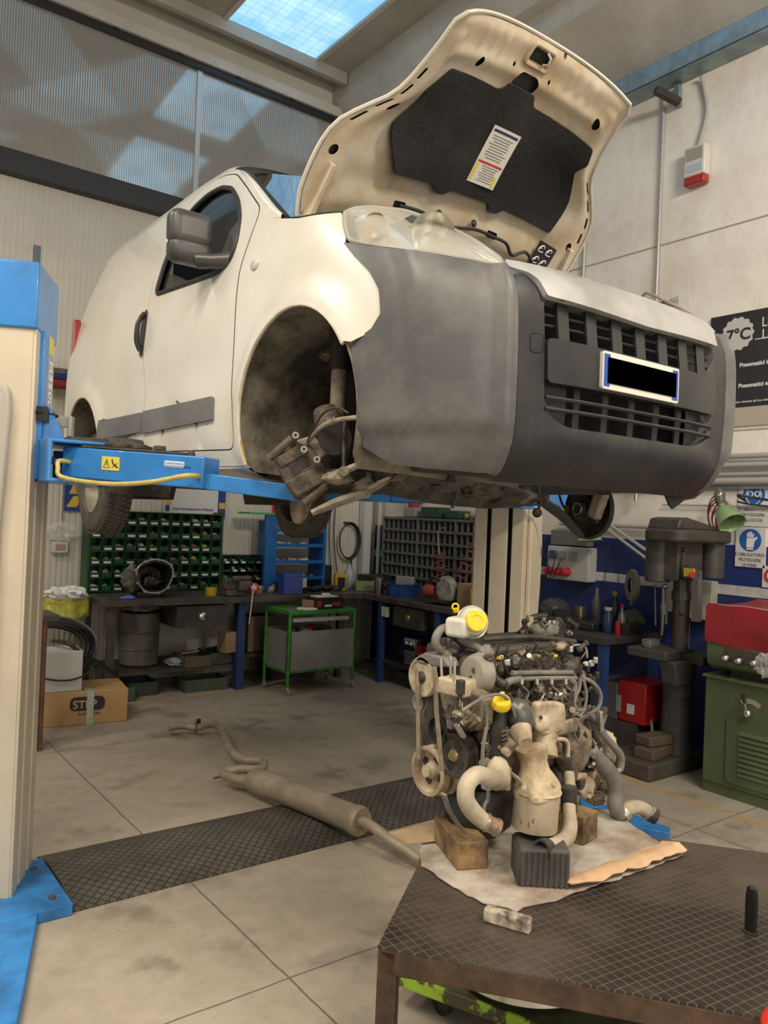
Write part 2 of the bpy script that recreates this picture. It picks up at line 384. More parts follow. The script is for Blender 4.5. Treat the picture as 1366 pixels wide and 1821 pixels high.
for i in range(1, 401):
    th = math.pi/2*i/400; x_ = math.sin(th)**(2/NN); y_ = math.cos(th)**(2/NN) if i < 400 else 0
    _L += math.hypot((x_-_T[-1][1])*.845, (y_-_T[-1][2])*.95); _T.append((_L, x_, y_))
_X = [(a, b) for a, b, c in _T]; _Y = [(a, c) for a, b, c in _T]
def nose(s, z, off=0.):
    # nose surface: s = distance round the plan curve from the middle, z height
    def g(s): return Vector(((1 if s > 0 else -1)*lerp(_X, abs(s))*lerp(WZ, z), Y0-lerp(_Y, abs(s))*(Y0-lerp(YF, z)), z))
    p = g(s)
    if off:
        t = g(s+.004)-g(s-.004); n = Vector((t.y, -t.x, 0)).normalized(); p = p+n*off
    return VO+p
AF = (.03, .37, .375); AR = (2.50, .29, .375)
def width(y, z):
    yf = lerp(YF, z); w_ = lerp(WZ, z)
    if y < Y0:
        q = min(.999, (Y0-y)/(Y0-yf)); w_ *= (1-q**NN)**(1/NN)
    if y > 2.3: w_ -= .028*((y-2.3)/.75)**2
    if z > .95: w_ -= .0
    for (cy, cz, r) in (AF, AR):
        d = math.hypot(y-cy, z-cz)
        if z > .2: w_ += .022*math.exp(-((max(0, d-r-.02))/.055)**2)*(1 if d < r+.2 else 0)
    # waist crease and lower door sculpting
    w_ -= .012*math.exp(-((z-.62)/.12)**2)*max(0, min(1, (y-.45)/.3))*max(0, min(1, (2.1-y)/.3))
    return w_
def side(sg, off=0.): return lambda y, z: VO+Vector((sg*(width(y, z)+off), y, z))
# materials
white = mat('white_paint', (.78, .76, .70), .28, coat=.5, dirt=(.70, .655, .55), dscale=1.6, damt=.35)
whited = mat('white_paint_dirty', (.70, .655, .55), .5, dirt=(.42, .33, .22), dscale=5, damt=.45)
bump_g = mat('grey_bumper_plastic', (.085, .087, .09), .42, dirt=(.15, .145, .135), dscale=4, damt=.4, bump=.08, bscale=300)
bump_k = mat('black_bumper_plastic', (.017, .018, .021), .42, dirt=(.032, .032, .031), dscale=5, damt=.4, bump=.08, bscale=300)
blk = mat('black_rubber', (.018, .018, .018), .55)
voidm = mat('dark_inside', (.008, .008, .008), .9)
underm = mat('road_dirt_underbody', (.10, .082, .062), .85, dirt=(.035, .03, .025), dscale=9, bump=.5, bscale=25)
rusty = mat('rusty_cast_steel', (.15, .12, .09), .7, dirt=(.055, .042, .032), dscale=22, bump=.5, bscale=60, metal=.2)
dusty = mat('dusty_metal', (.34, .29, .22), .65, dirt=(.16, .13, .10), dscale=14, bump=.3, bscale=50, metal=.2)
chrome = mat('bright_metal', (.62, .61, .58), .25, metal=1)
van = thing('van', 'white panel van raised on the lift with its bonnet open and front wheels off', 'van', VO)
# --- side sheet metal
def circ(c, r, a0, a1, n=26): return [(c[0]+r*math.cos(R(a0+(a1-a0)*i/n)), c[1]+r*math.sin(R(a0+(a1-a0)*i/n))) for i in range(n+1)]
archF = circ(AF, .375, -28, 153)          # from rear-bottom over the top to the front
archR = circ(AR, .375, 186, -6, 26)
door = rnd([(.50, .27), (.455, .32), (.51, .50), (.50, .74), (.51, 1.0), (.45, 1.23), (.68, 1.40), (.88, 1.535), (1.03, 1.585), (1.16, 1.605), (1.36, 1.60), (1.49, 1.565), (1.60, 1.49), (1.60, 1.28), (1.56, 1.10), (1.54, .85), (1.50, .60), (1.48, .30)], .05)
windo = rnd([(1.475, 1.085), (1.47, 1.26), (1.42, 1.43), (1.33, 1.505), (1.18, 1.53), (1.02, 1.515), (.86, 1.455), (.72, 1.35), (.635, 1.245), (.60, 1.13), (.62, 1.055), (.72, 1.025), (1.1, 1.055)], .045)
bodyo = [(.365, .195), (.9, .20), (1.46, .205), (2.10, .235)]+archR[1:-1]+[(2.90, .26), (2.98, .36), (3.01, .55), (3.0, .9), (2.95, 1.2), (2.88, 1.45), (2.80, 1.6), (1.2, 1.6)]+\
    [(1.05, 1.6), (.90, 1.565), (.72, 1.46), (.40, 1.225), (.24, 1.125), (.10, 1.085), (-.16, 1.035), (-.215, .97), (-.235, .905), (-.30, .845), (-.375, .785), (-.425, .72), (-.437, .645), (-.405, .60), (-.33, .57)]
bodyo = bodyo+[p for p in reversed(archF[:-1])]
def scale_poly(poly, d):
    # push a polygon's points inwards by d
    n = len(poly); out = []; A = sum(poly[i-1][0]*poly[i][1]-poly[i][0]*poly[i-1][1] for i in range(n)); sg = 1 if A > 0 else -1
    for i in range(n):
        a = Vector(poly[i-1]); b = Vector(poly[(i+1) % n]); t = b-a
        if t.length < 1e-6: out.append(poly[i]); continue
        t.normalize(); nrm = Vector((-t.y, t.x))*sg; p = Vector(poly[i])+nrm*d; out.append((p.x, p.y))
    return out
glass = bpy.data.materials.new('tinted_glass'); glass.use_nodes = True; nt = glass.node_tree; N = nt.nodes; L = nt.links; N.remove(N['Principled BSDF'])
tr_ = N.new('ShaderNodeBsdfTransparent'); tr_.inputs[0].default_value = (.42, .45, .45, 1); gl = N.new('ShaderNodeBsdfGlossy'); gl.inputs['Roughness'].default_value = .02; gl.inputs[0].default_value = (.9, .95, 1, 1)
fr = N.new('ShaderNodeFresnel'); fr.inputs[0].default_value = 1.9; ms = N.new('ShaderNodeMixShader'); L.new(fr.outputs[0], ms.inputs[0]); L.new(tr_.outputs[0], ms.inputs[1]); L.new(gl.outputs[0], ms.inputs[2]); L.new(ms.outputs[0], N['Material Output'].inputs[0])
for sg in (-1, 1):
    fl = sg > 0
    patch(side(sg), bodyo, [scale_poly(door, -.002)], .035, 'side_panel', white, van, flip=not fl, sharp=60)
    dd = patch(side(sg, .001), scale_poly(door, .003), [windo], .035, 'door', white, van, flip=not fl, sharp=60)
    patch(side(sg, -.035), scale_poly(door, -.03), [scale_poly(windo, .0)], .08, 'door_inner_panel', mat('door_lining', (.05, .05, .05), .8), dd, flip=not fl)
    patch(side(sg, -.012), scale_poly(windo, -.01), [], .06, 'door_window', glass, dd, flip=not fl)
    # window rubber and raised swage line round the window
    lp = [side(sg, .002)(*p) for p in windo]
    MB().tube(lp, .011, 6, closed=True, flat=(1, 1)).build('window_seal', blk, dd)
    # door handle: dark oval recess with bar
    hm = mat('handle_plastic', (.03, .03, .032), .4)
    hb = [side(sg, .004)(1.548+.034*math.cos(a)*(1), .90+.125*math.sin(a)) for a in [i*math.pi/12 for i in range(24)]]
    h = patch(side(sg, .006), [(1.548+.032*math.cos(i*math.pi/12), .90+.12*math.sin(i*math.pi/12)*(1-.12*math.cos(i*math.pi/12))) for i in range(24)], [], .03, 'door_handle', hm, dd, solid=.004, flip=not fl, soff=1)
    MB().tube([side(sg, .012)(1.545, .81), side(sg, .034)(1.542, .86), side(sg, .036)(1.542, .95), side(sg, .012)(1.545, 1.0)], .013, 8, smooth=4).build('grip', hm, h)
    # rub strip in two pieces
    for a, b in ((.665, 1.475), (1.485, 2.12)):
        k0 = .005 if a < 1 else -.01
        pl = [(a, .40), (a, .488), (a+.012, .497), (b, .50), (b, .390)]
        patch(side(sg, .014), pl, [], .022, 'rub_strip', mat('grey_rub_strip', (.15, .155, .165), .5, dirt=(.19, .185, .18), dscale=4), van, solid=.02, flip=not fl, sharp=30)
    # side repeater lamp
    MB().ball(side(sg, .004)(.375, .975), .024, (.35, 1.25, .9), 14).build('repeater_lamp', mat('clear_lamp_plastic', (.62, .58, .50), .2, coat=1), van)
    # fuel door outline / rear lamp
    MB().prism(rnd([(0, 0), (.10, 0), (.07, .62), (0, .62)], .03), side(sg, -.022 if sg < 0 else -.012)(2.905, .60), (0, 1, 0), (0, 0, 1), .034).build('tail_lamp', mat('red_lamp', (.35, .02, .03), .3, coat=1), van)
# doors dark gap backing
for sg in (-1, 1):
    n_ = len(door)
    MB().tube([side(sg, -.014)(*p) for p in door], .012, 6, closed=True).build('door_seal', blk, van)
# --- roof, windscreen, rear, engine bay
EDGE = [(.24, 1.125), (.40, 1.225), (.72, 1.46), (.90, 1.565), (1.05, 1.6), (2.80, 1.6), (2.88, 1.5)]
def roof(u, v):
    y = .98+(2.93-.98)*u; q = abs(2*v-1); e = 1.6; wd = width(y, 1.6)
    crown = .145*min(1, ((y-.60)/.75))**.8 if y < 1.35 else .145*(1-max(0, (y-2.5)/.9)**2*.5)
    if y < 1.05: e = 1.6-(1.05-y)*.25
    x = (1 if v > .5 else -1)*wd*(q**.75 if q else 0)
    a = abs(x)/wd; z = e+crown*max(0, (1-a**2.8))**(1/2.2)
    return VO+Vector((x, y, z))
MB().grid(roof, 40, 48).build('roof', white, van, smooth=70)
def ws(u, v):
    # windscreen: u across, v from cowl to roof
    x0 = -.70+.0*v; wv = .745-.165*v; x = (2*u-1)*wv
    y = .30+(.98-.30)*v-.075*(1-(2*u-1)**2); z = 1.155+(1.60-1.155)*v+.045*(1-abs(2*u-1)**2)*v+.02*(1-(2*u-1)**2)
    return VO+Vector((x, y, z))
MB().grid(ws, 20, 14).build('windscreen', glass, van, smooth=80)
for u0 in (0, 1):
    MB().tube([ws(u0, v/8) for v in range(9)], .016, 8).build('windscreen_seal', blk, van)
    sg = -1 if u0 == 0 else 1
    # A pillar skin between the windscreen edge and the side panel edge
    el = [(.24, 1.125), (.40, 1.225), (.56, 1.343), (.72, 1.46), (.81, 1.515), (.90, 1.565), (.98, 1.585), (1.05, 1.6)]
    def pil(u, v, sg=sg, u0=u0):
        k = u*(len(el)-1); j = min(int(k), len(el)-2); t = k-j; y = el[j][0]*(1-t)+el[j+1][0]*t; z = el[j][1]*(1-t)+el[j+1][1]*t
        a = side(sg)(y, z); b_ = ws(u0, u); c = a.lerp(b_, v); return c+Vector((sg*.012, -.008, .014))*math.sin(math.pi*v)
    MB().grid(pil, 16, 6).build('windscreen_pillar', white, van, smooth=80)
def rear(u, v):
    z = .26+(1.62-.26)*v; w_ = width(2.9, z)*.98; x = (2*u-1)*w_; yy = lerp([(.26, 2.9), (.36, 2.98), (.55, 3.01), (.9, 3.0), (1.2, 2.95), (1.45, 2.88), (1.62, 2.79)], z)
    return VO+Vector((x, yy+.04*(1-(2*u-1)**4), z))
MB().grid(rear, 20, 14).build('rear_door', white, van, smooth=70)
# cabin contents: bulkhead, dashboard and seats seen through the glass
intm = mat('cabin_trim', (.05, .05, .055), .85)
MB().bb(VO+Vector((-.70, 1.52, .3)), VO+Vector((.70, 1.55, 1.5))).build('bulkhead', intm, van)
MB().bb(VO+Vector((-.72, .42, .75)), VO+Vector((.72, .70, 1.06))).build('dashboard', intm, van, bev=.05)
for sx_ in (-.36, .36):
    s_ = MB().box(VO+Vector((sx_, 1.02, .62)), (.48, .5, .16)).box(VO+Vector((sx_, 1.30, .95)), (.46, .12, .6), Matrix.Rotation(R(-12), 4, 'X')).box(VO+Vector((sx_, 1.38, 1.32)), (.26, .09, .17)).build('seat', mat('seat_cloth', (.10, .10, .11), .9), van, bev=.04)
t = MB().torus(VO+Vector((-.36, .80, 1.06)), (0, -.9, .5), .18, .014, 28, 8); t.cyl(VO+Vector((-.36, .72, 1.02)), VO+Vector((-.36, .80, 1.06)), .04).build('steering_wheel', intm, van)
# engine bay (empty): cowl, inner wings, slam panel
bay = mat('engine_bay_dark', (.07, .066, .06), .7, dirt=(.03, .028, .026), dscale=7)
b_ = MB(); b_.bb(VO+Vector((-.70, .27, .80)), VO+Vector((.70, .34, 1.13)))
for sg in (-1, 1): b_.bb(VO+Vector((sg*.70, -.42, .84)), VO+Vector((sg*.66, .3, .98)))
b_.build('bulkhead_cowl', bay, van)
MB().grid(lambda u, v: VO+Vector(((2*u-1)*.76, .34-.10*(1-(2*u-1)**2)-.12*v, 1.155-.06*v)), 16, 3).build('scuttle_panel', blk, van)
# inner top flange of each wing, beside the bonnet gap
for sg in (-1, 1):
    top = [(.24, 1.125), (.10, 1.085), (-.16, 1.035)]
    MB().grid(lambda u, v: side(sg)(.30-.46*u, lerp([(-.16, 1.035), (.10, 1.085), (.30, 1.14)], .30-.46*u))+Vector((-sg*.10*v, 0, .006-.03*v*v)), 10, 3).build('wing_flange', white, van, smooth=60)
# --- bumper
def N_(off): return lambda s, z: nose(s, z, off)
grO = rnd([(-.455, .40), (-.462, .70), (0, .689), (.462, .70), (.455, .40), (.43, .35), (.36, .322), (-.36, .322), (-.43, .35)], .03)
def sy(s): return s


def s_of(y, z):
    yf = lerp(YF, z); q = (Y0-y)/(Y0-yf)
    return lerp([(1-c, a) for a, b, c in _T], 1-q)
left_edge = [(-s_of(y, z), z) for y, z in ((-.225, .912), (-.297, .848), (-.370, .788), (-.420, .72), (-.432, .645), (-.400, .604), (-.315, .568), (-.325, .50), (-.345, .40), (-.345, .32), (-.31, .262))]
bo = [(.0, .150), (.45, .150), (.60, .172), (.80, .180), (.93, .192)]
R_ = [(-a, b) for a, b in left_edge]
bumpo = bo+R_[::-1]+[(.82, .825), (.73, .80), (.62, .782), (.56, .778), (.50, .775), (.475, .755), (.455, .70), (.45, .69)]
bumpo = bumpo+[(0, .682)]+[(-a, b) for a, b in reversed(bumpo[1:])]
bumpo = [p for p in bumpo]
def bz(off):
    def f(s, z):
        a = abs(s); o = off
        # corner ridge at s .57 and stepped lower skirt
        o += .022*math.exp(-((a-.590)/.022)**2)
        o += .016*max(0, min(1, (.885-a)/.02)) if a > .6 else .016*max(0, min(1, (a-.565)/.02))
        o -= .010*math.exp(-((a-.63)/.02)**2)
        if z < .30 and a > .56: o -= .020*min(1, (.30-z)/.014)
        if a < .545: o -= .004
        if a < .52: o -= .012*min(1, (.52-a)/.04)*max(0, min(1, (z-.30)/.03))
        return nose(s, z, o)
    return f
bump = patch(bz(.006), bumpo, [grO], .028, 'bumper', bump_g, van, solid=.0, sharp=55)
# black centre panel laid over the middle of the bumper
cen = rnd([(-.553, .150), (-.560, .70), (-.555, .760), (-.50, .773), (-.478, .752), (-.462, .702), (0, .689), (.462, .702), (.478, .752), (.50, .773), (.555, .760), (.560, .70), (.553, .150), (0, .150)], .012)
patch(bz(.0095), cen, [grO], .028, 'bumper_centre', bump_k, bump, sharp=55)
gm = mat('grille_plastic', (.02, .02, .022), .42)
lo_ = resamp(grO, .03); k_ = len(lo_); mb = MB()
g0 = [mb.b.verts.new(bz(.0095)(*p)) for p in lo_]; g1 = [mb.b.verts.new(nose(p[0]*.975, .5+(p[1]-.5)*.97, -.05)) for p in lo_]
for i in range(k_): mb.b.faces.new((g0[i], g0[(i+1) % k_], g1[(i+1) % k_], g1[i]))
mb.build('grille_surround', bump_g, bump, smooth=50)
patch(lambda s, z: nose(s, z, .004), rnd([(-.452, .448), (-.456, .580), (.456, .580), (.452, .448)], .02), [], .02, 'plate_panel', bump_k, bump, solid=.04, sharp=40)
patch(lambda s, z: nose(s, z, -.12), [(-.52, .20), (-.52, .72), (.52, .72), (.52, .20)], [], .08, 'grille_backing', voidm, bump)
# grille bars
g = MB()
for z in (.625, .657): g.tube([nose(s/10, z, -.030) for s in (-4.6, -3, -1.5, 0, 1.5, 3, 4.6)], .0045, 6)
g.build('grille_slats', gm, bump)
for s in (-.375, -.25, -.125, 0, .125, .25, .375): MB().bar(nose(s, .580, -.020), nose(s, .695, -.024), .009, .05).build('grille_divider', gm, bump)
g = MB()
for z in (.405, .372): g.tube([nose(s/10, z, -.006) for s in (-4.5, -3, -1.5, 0, 1.5, 3, 4.5)], .0065, 6)
g.build('lower_grille_slats', gm, bump)
for s in (-.28, -.14, 0, .14, .28): MB().bar(nose(s, .325, -.05), nose(s, .45, -.05), .008, .03).build('lower_grille_divider', gm, bump)
for sg in (-1, 1): patch(lambda s, z: nose(s, z, -.045), rnd([(sg*.33, .322), (sg*.45, .35), (sg*.452, .45), (sg*.33, .45)][::sg], .01), [], .04, 'fog_lamp_blank', gm, bump)
MB().tube([bz(.010)(a, b) for a, b in rnd([(-.515, .585), (-.465, .59), (-.465, .535), (-.515, .53)], .012)], .0018, 5, closed=True).build('tow_eye_cover', mat('gap_dark', (.01, .01, .01), .8), bump)
# number plate: blue ends, pale border, blacked-out face
s0, s1, z0, z1 = -.238, .168, .455, .572
nm = lambda o: (lambda s, z: nose(s, z, o))
pf = patch(nm(.016), rnd([(s0, z0), (s1, z0), (s1, z1), (s0, z1)], .01), [], .05, 'number_plate', mat('plate_frame', (.70, .68, .60), .4), bump, solid=.012)
patch(nm(.0172), [(s0+.006, z0+.008), (s0+.034, z0+.008), (s0+.034, z1-.008), (s0+.006, z1-.008)], [], .03, 'blue_band', mat('plate_blue', (.01, .08, .42), .4), pf)
patch(nm(.0172), [(s1-.038, z0+.008), (s1-.006, z0+.008), (s1-.006, z1-.008), (s1-.038, z1-.008)], [], .03, 'blue_band', MATS['plate_blue'], pf)
patch(nm(.0185), [(s0+.022, z0+.018), (s1-.018, z0+.018), (s1-.018, z1-.018), (s0+.022, z1-.018)], [], .03, 'blacked_out_face', mat('plate_black', (.0, .0, .0), .9, spec=0), pf)
# --- white nose panel above the grille and towards the bonnet gap
np_ = [(-.458, .703), (0, .6885), (.458, .703), (.475, .752), (.50, .772), (.56, .782), (.56, .81), (0, .815), (-.56, .81), (-.56, .782), (-.50, .772), (-.475, .752)]
patch(nm(.013), rnd(np_, .01), [], .022, 'nose_panel', mat('nose_panel_paint', (.42, .42, .415), .4, coat=.3, dirt=(.28, .275, .26), dscale=3), van, solid=.02, sharp=50)
# --- headlamps
lens = bpy.data.materials.new('hazed_lens'); lens.use_nodes = True; nt = lens.node_tree; b = nt.nodes['Principled BSDF']
b.inputs['Base Color'].default_value = (.76, .74, .64, 1); b.inputs['Transmission Weight'].default_value = .0; b.inputs['Alpha'].default_value = .40; b.inputs['Roughness'].default_value = .12; b.inputs['Coat Weight'].default_value = 1
refl = mat('lamp_reflector', (.62, .60, .52), .25, metal=.9, bump=1., bscale=9)
for sg in (-1, 1):
    ho = [(-1.06, .915), (-1.045, .975), (-1.015, 1.03), (-.93, 1.045), (-.845, 1.045), (-.70, 1.032), (-.615, .985), (-.585, .90), (-.560, .815), (-.57, .79), (-.64, .793), (-.73, .812), (-.83, .838), (-.94, .868)]
    ho = rnd([(a*-sg, b_) for a, b_ in ho], .02)
    hl = patch(nm(.004), ho, [], .035, 'headlamp', lens, van, sharp=80, flip=sg > 0)
    patch(nm(-.055), scale_poly(ho, .004), [], .04, 'reflector', refl, hl, sharp=80)
    MB().lathe([(0, .030), (.3, .052), (.7, .066), (1, .070)], nose(sg*.70, .915, -.075), nose(sg*.70, .915, -.014), 24, cap=False).build('reflector_bowl', refl, hl)
    MB().lathe([(0, .018), (.5, .034), (1, .042)], nose(sg*.90, .965, -.07), nose(sg*.90, .965, -.016), 20, cap=False).build('indicator_bowl', mat('lamp_amberish', (.66, .52, .30), .25, metal=.5), hl)
    MB().tube([nose(a, b_, -.002) for a, b_ in ho], .007, 6, closed=True).build('lamp_gasket', mat('lamp_edge', (.30, .28, .22), .4), hl)
# --- bonnet, propped open
HW = [(0, .72), (.1, .748), (.28, .742), (.38, .715), (.44, .67), (.5, .615), (.56, .56), (.62, .53), (.72, .505), (.85, .485), (.95, .477), (.985, .468), (1, .450)]
HW = hermite(HW)
def hood(u, v, d=0.):
    # u across -1..1, v from the hinge to the front edge, d depth below the outer skin
    hw = lerp(HW, v); x = u*hw
    y = .27-.63*v+.05*(1-u*u)*v; z = 1.19+.585*v+.05*math.sin(math.pi*v)
    z += (.075+.015*v)*(1-abs(u)**2.2)-.02*abs(u)**6
    n = Vector((0, .60, .62)).normalized()
    return VO+Vector((x, y, z))-n*d
hd = MB(); hd.grid(lambda a, b_: hood(2*a-1, b_), 40, 50)
bonnet = hd.build('bonnet', white, van, smooth=70)
frame_m = mat('bonnet_underside', (.60, .54, .43), .42, dirt=(.44, .34, .22), dscale=4, damt=.45, coat=.2)
# pressed inner frame: ring with stepped relief, open in the middle
def inner(a, b_):
    u = 2*a-1; e = min(1, (1-abs(u))/.10); e2 = min(1, b_/.06, (1-b_)/.05); k = min(e, e2)
    d = .006+.022*k
    # raised beads and wells
    d += .014*math.exp(-((b_-.80)/.035)**2)*(abs(u) < .85)
    d += .010*math.exp(-((abs(u)-.86)/.05)**2)*(b_ < .9)
    if b_ > .84:
        for q in (-.62, -.5, -.38, .38, .5, .62): d += .008*math.exp(-((u-q)/.018)**2)*(b_ < .95)
    d -= .010*math.exp(-((b_-.16)/.05)**2)*(abs(u) < .8)
    return hood(u, b_, d)
padpoly = [(-.52, .22), (-.56, .27), (-.72, .42), (-.74, .50), (-.80, .60), (-.72, .72), (-.20, .70), (-.15, .72), (-.13, .75), (.13, .75), (.16, .71), (.2, .70), (.86, .70), (.88, .62), (.78, .55), (.70, .22), (.30, .22), (.26, .19), (.20, .19), (.18, .22), (-.12, .22), (-.16, .19), (-.22, .19), (-.25, .22)]
holes = [rnd([(-.10, .885), (.10, .885), (.09, .945), (-.10, .95)], .02), rnd([(-.12, .745), (.12, .745), (.12, .80), (.08, .825), (-.08, .825), (-.12, .80)], .03)]
holes += [circ((x, y), r, 0, 350, 12) for x, y, r in ((-.52, .785, .028), (.78, .80, .03), (-.86, .50, .022), (-.92, .27, .022), (.88, .22, .022), (.2, .835, .012), (-.2, .835, .012))]
for q in range(4):
    holes.append(rnd([(-.955, .40+q*.085), (-.935, .40+q*.085), (-.93, .455+q*.085), (-.95, .455+q*.085)], .006)); holes.append(rnd([(.955, .26+q*.08), (.935, .26+q*.08), (.93, .31+q*.08), (.95, .31+q*.08)], .006))
holes += [rnd([(-.42, .075), (-.34, .075), (-.34, .105), (-.42, .105)], .01), rnd([(.28, .08), (.36, .08), (.36, .11), (.28, .11)], .01)]
def ih(u, v):
    p = inner((u+1)/2, v); return p
inn = patch(ih, [(-.985, .015), (-.985, .5), (-.98, .985), (0, .99), (.98, .985), (.985, .5), (.985, .015), (0, .015)], holes, .025, 'inner_frame', frame_m, bonnet, sharp=45, flip=True)
MB().grid(lambda a, b_: hood((2*a-1)*.97, .02+b_*.96, .004), 20, 14).build('inner_skin', mat('bonnet_inner_dark', (.05, .045, .04), .8), bonnet)
# folded rim
rim = [hood(-1, v/20, .004) for v in range(0, 21)]+[hood(-1+2*u/20, 1, .004) for u in range(1, 20)]+[hood(1, 1-v/20, .004) for v in range(0, 21)]
MB().tube(rim, .0075, 6).build('folded_rim', mat('bonnet_rim', (.58, .54, .46), .4), bonnet)
def padf(u, v): return hood(u, v, .036+.012*math.sin((u+1)*3)*math.sin(v*6))
pad = patch(padf, rnd(padpoly, .02), [], .04, 'sound_pad', mat('black_felt', (.010, .010, .011), .95, dirt=(.03, .027, .024), dscale=3, damt=.35, bump=.4, bscale=80), bonnet, solid=.012, sharp=60, soff=-1, flip=True)
# information label on the pad
def onhood(u0, v0, wu, wv, d, sk=0):
    
    def f(a, b_):
        v = v0+(b_-.5)*wv; k = .60/lerp(HW, v); return hood((u0+(a-.5)*wu)*k, v, d)
    return f
lab = MB().grid(onhood(.06, .42, .25, .27, .0525), 4, 4).build('warning_label', mat('label_paper', (.68, .66, .60), .6), pad, smooth=70)
def strip(u0, v0, wu, wv, d, m, nm_, par): return MB().grid(onhood(u0, v0, wu, wv, d), 3, 1).build(nm_, m, par, smooth=70)
strip(.06, .535, .22, .012, .0535, mat('label_navy', (.02, .03, .12), .6), 'label_heading', lab)
strip(.06, .385, .22, .010, .0535, mat('label_red', (.55, .03, .03), .6), 'label_red_line', lab)
tx = MB()
for k in range(9): tx.grid(onhood(.06-.01*(k % 2), .512-.013*k, .18-.02*(k % 3), .0035, .0535), 3, 1)
for k in range(7): tx.grid(onhood(.075, .370-.011*k, .15-.02*(k % 3), .003, .0535), 3, 1)
tx.build('label_text_rows', mat('label_ink', (.16, .16, .16), .7), lab, smooth=70)
for a_, b_, k_ in ((-.045, .335, .075), (.155, .315, .045)): MB().grid(onhood(a_, b_, .022, k_, .0536), 1, 1).build('label_hazard_mark', mat('label_yellow', (.75, .55, .04), .6), lab, smooth=70)
# black and white pictogram decal by the far hinge
dec = MB().grid(lambda a_, b_: hood(.66+.15*a_, .0525+.125*b_, .0385), 3, 3).build('pictogram_decal', mat('decal_black', (.012, .012, .012), .5), inn, smooth=70)
pw = MB()
for cu, cv in ((.70, .145), (.765, .145), (.70, .088), (.765, .088)):
    pw.tube([hood(cu-.022, cv-.014, .039), hood(cu, cv-.016, .039), hood(cu+.022, cv-.012, .039)], .0022, 5)
    pw.tube([hood(cu-.02, cv-.01, .039), hood(cu-.01, cv+.008, .039), hood(cu+.01, cv+.016, .039), hood(cu+.02, cv+.006, .039)], .003, 5, smooth=3)
    pw.ball(hood(cu-.006, cv+.0, .039), .006, (1, 1, .5), 8)
pw.build('pictograms', mat('decal_white', (.75, .75, .72), .5), dec)
def htext(s_, u0, v0, size, m, par, d=.038):
    a = hood(u0, v0, d); ux = hood(u0+.05, v0, d)-a; uy = a-hood(u0, v0-.05, d); return text(s_, a, ux, uy, size, m, par, th=.0004)
htext('PUSH TO OPEN', .672, .113, .013, MATS['decal_white'], dec); htext('PULL TO CLOSE', .672, .056, .013, MATS['decal_white'], dec)
# washer hose along the lower edge of the bonnet, prop rod and hinge arms
MB().tube([hood(-.38, .09, .03), hood(-.25, .10, .06), hood(-.05, .07, .05), hood(.15, .10, .055), hood(.32, .095, .04), hood(.40, .10, .07), hood(.50, .06, .06), hood(.58, .10, .06), hood(.68, .06, .07), hood(.80, -.02, .10)], .0075, 8, smooth=6).build('washer_hose', blk, bonnet)
for u0, v0 in ((-.12, .11), (.14, .12)): MB().ball(hood(u0, v0, .045), .014, (1, .8, 1.2), 10).build('hose_clip', blk, bonnet)
for sg in (-1, 1): MB().bar(VO+Vector((sg*.70, .30, 1.08)), hood(sg*.90, .22, .035), .022, .05).build('hinge_arm', frame_m, bonnet, bev=.004)
MB().tube([hood(a, b_, .030) for a, b_ in rnd([(-.125, .865), (.125, .865), (.115, .962), (-.125, .965)], .03)], .009, 8, closed=True).build('striker_frame', frame_m, bonnet)
MB().tube([hood(.03, .95, .035), hood(.06, .935, .05), hood(.07, .905, .05), hood(.05, .89, .035)], .005, 6).build('striker_loop', mat('dusty_cream', (.55, .50, .40), .6), bonnet)
# --- mirrors
mirm = mat('mirror_plastic', (.045, .044, .043), .38, dirt=(.075, .07, .065), dscale=6)
for sg in (-1, 1):
    f_ = lambda x, y, z: VO+Vector((sg*x, y, z))
    mr = MB(); mr.box(f_(.94, .765, 1.185), (.19, .10, .15)); mr.box(f_(.935, .775, 1.10), (.185, .105, .11))
    mr = mr.build('door_mirror', mirm, van, bev=.04, seg=5)
    MB().box(f_(.94, .822, 1.185), (.15, .012, .11)).build('mirror_glass', mat('mirror_glass', (.6, .62, .64), .04, metal=1), mr, bev=.01)
    MB().tube([f_(.90, .75, 1.065), f_(.86, .70, 1.06), f_(.79, .655, 1.065)], [.042, .036, .05], 12, flat=(1.0, .8)).build('mirror_arm', mirm, mr)
    patch(side(sg, .008), rnd([(.62, 1.06), (.60, 1.14), (.635, 1.235), (.70, 1.20), (.74, 1.05)], .01), [], .04, 'mirror_base', mirm, mr, solid=.008, flip=sg < 0)
# --- wheel arches, liners
linm = mat('arch_liner_dirt', (.27, .24, .175), .85, dirt=(.055, .048, .038), dscale=5, bump=.4, bscale=30)
for sg in (-1, 1):
    for (cy, cz, r), tag_ in ((AF, 'front'), (AR, 'rear')):
        def lin(u, v):
            a = R(-30+240*u); wo = width(cy+r*math.cos(a), max(.16, cz+r*math.sin(a)))-.012; x = wo-(wo-.425)*v
            return VO+Vector((sg*x, cy+(r+.005+.03*v)*math.cos(a), cz+(r+.005+.03*v)*math.sin(a)))
        wl_ = MB().grid(lin, 32, 6).build('wheel_arch_liner', linm, van, smooth=70)
        MB().prism(circ((cy, cz), r+.05, -30, 210), VO+Vector((sg*.43, 0, 0)), (0, 1, 0), (0, 0, 1), .02).build('inner_wing', mat('inner_wing_dark', (.05, .043, .035), .8, dirt=(.025, .022, .02)), van)
        # rolled arch lip
        MB().tube([side(sg, -.004)(cy+(r+.001)*math.cos(R(a)), cz+(r+.001)*math.sin(R(a))) for a in range(-26 if tag_ == 'front' else -4, 150 if tag_ == 'front' else 186, 6)], .007, 6).build('arch_lip', whited, van)
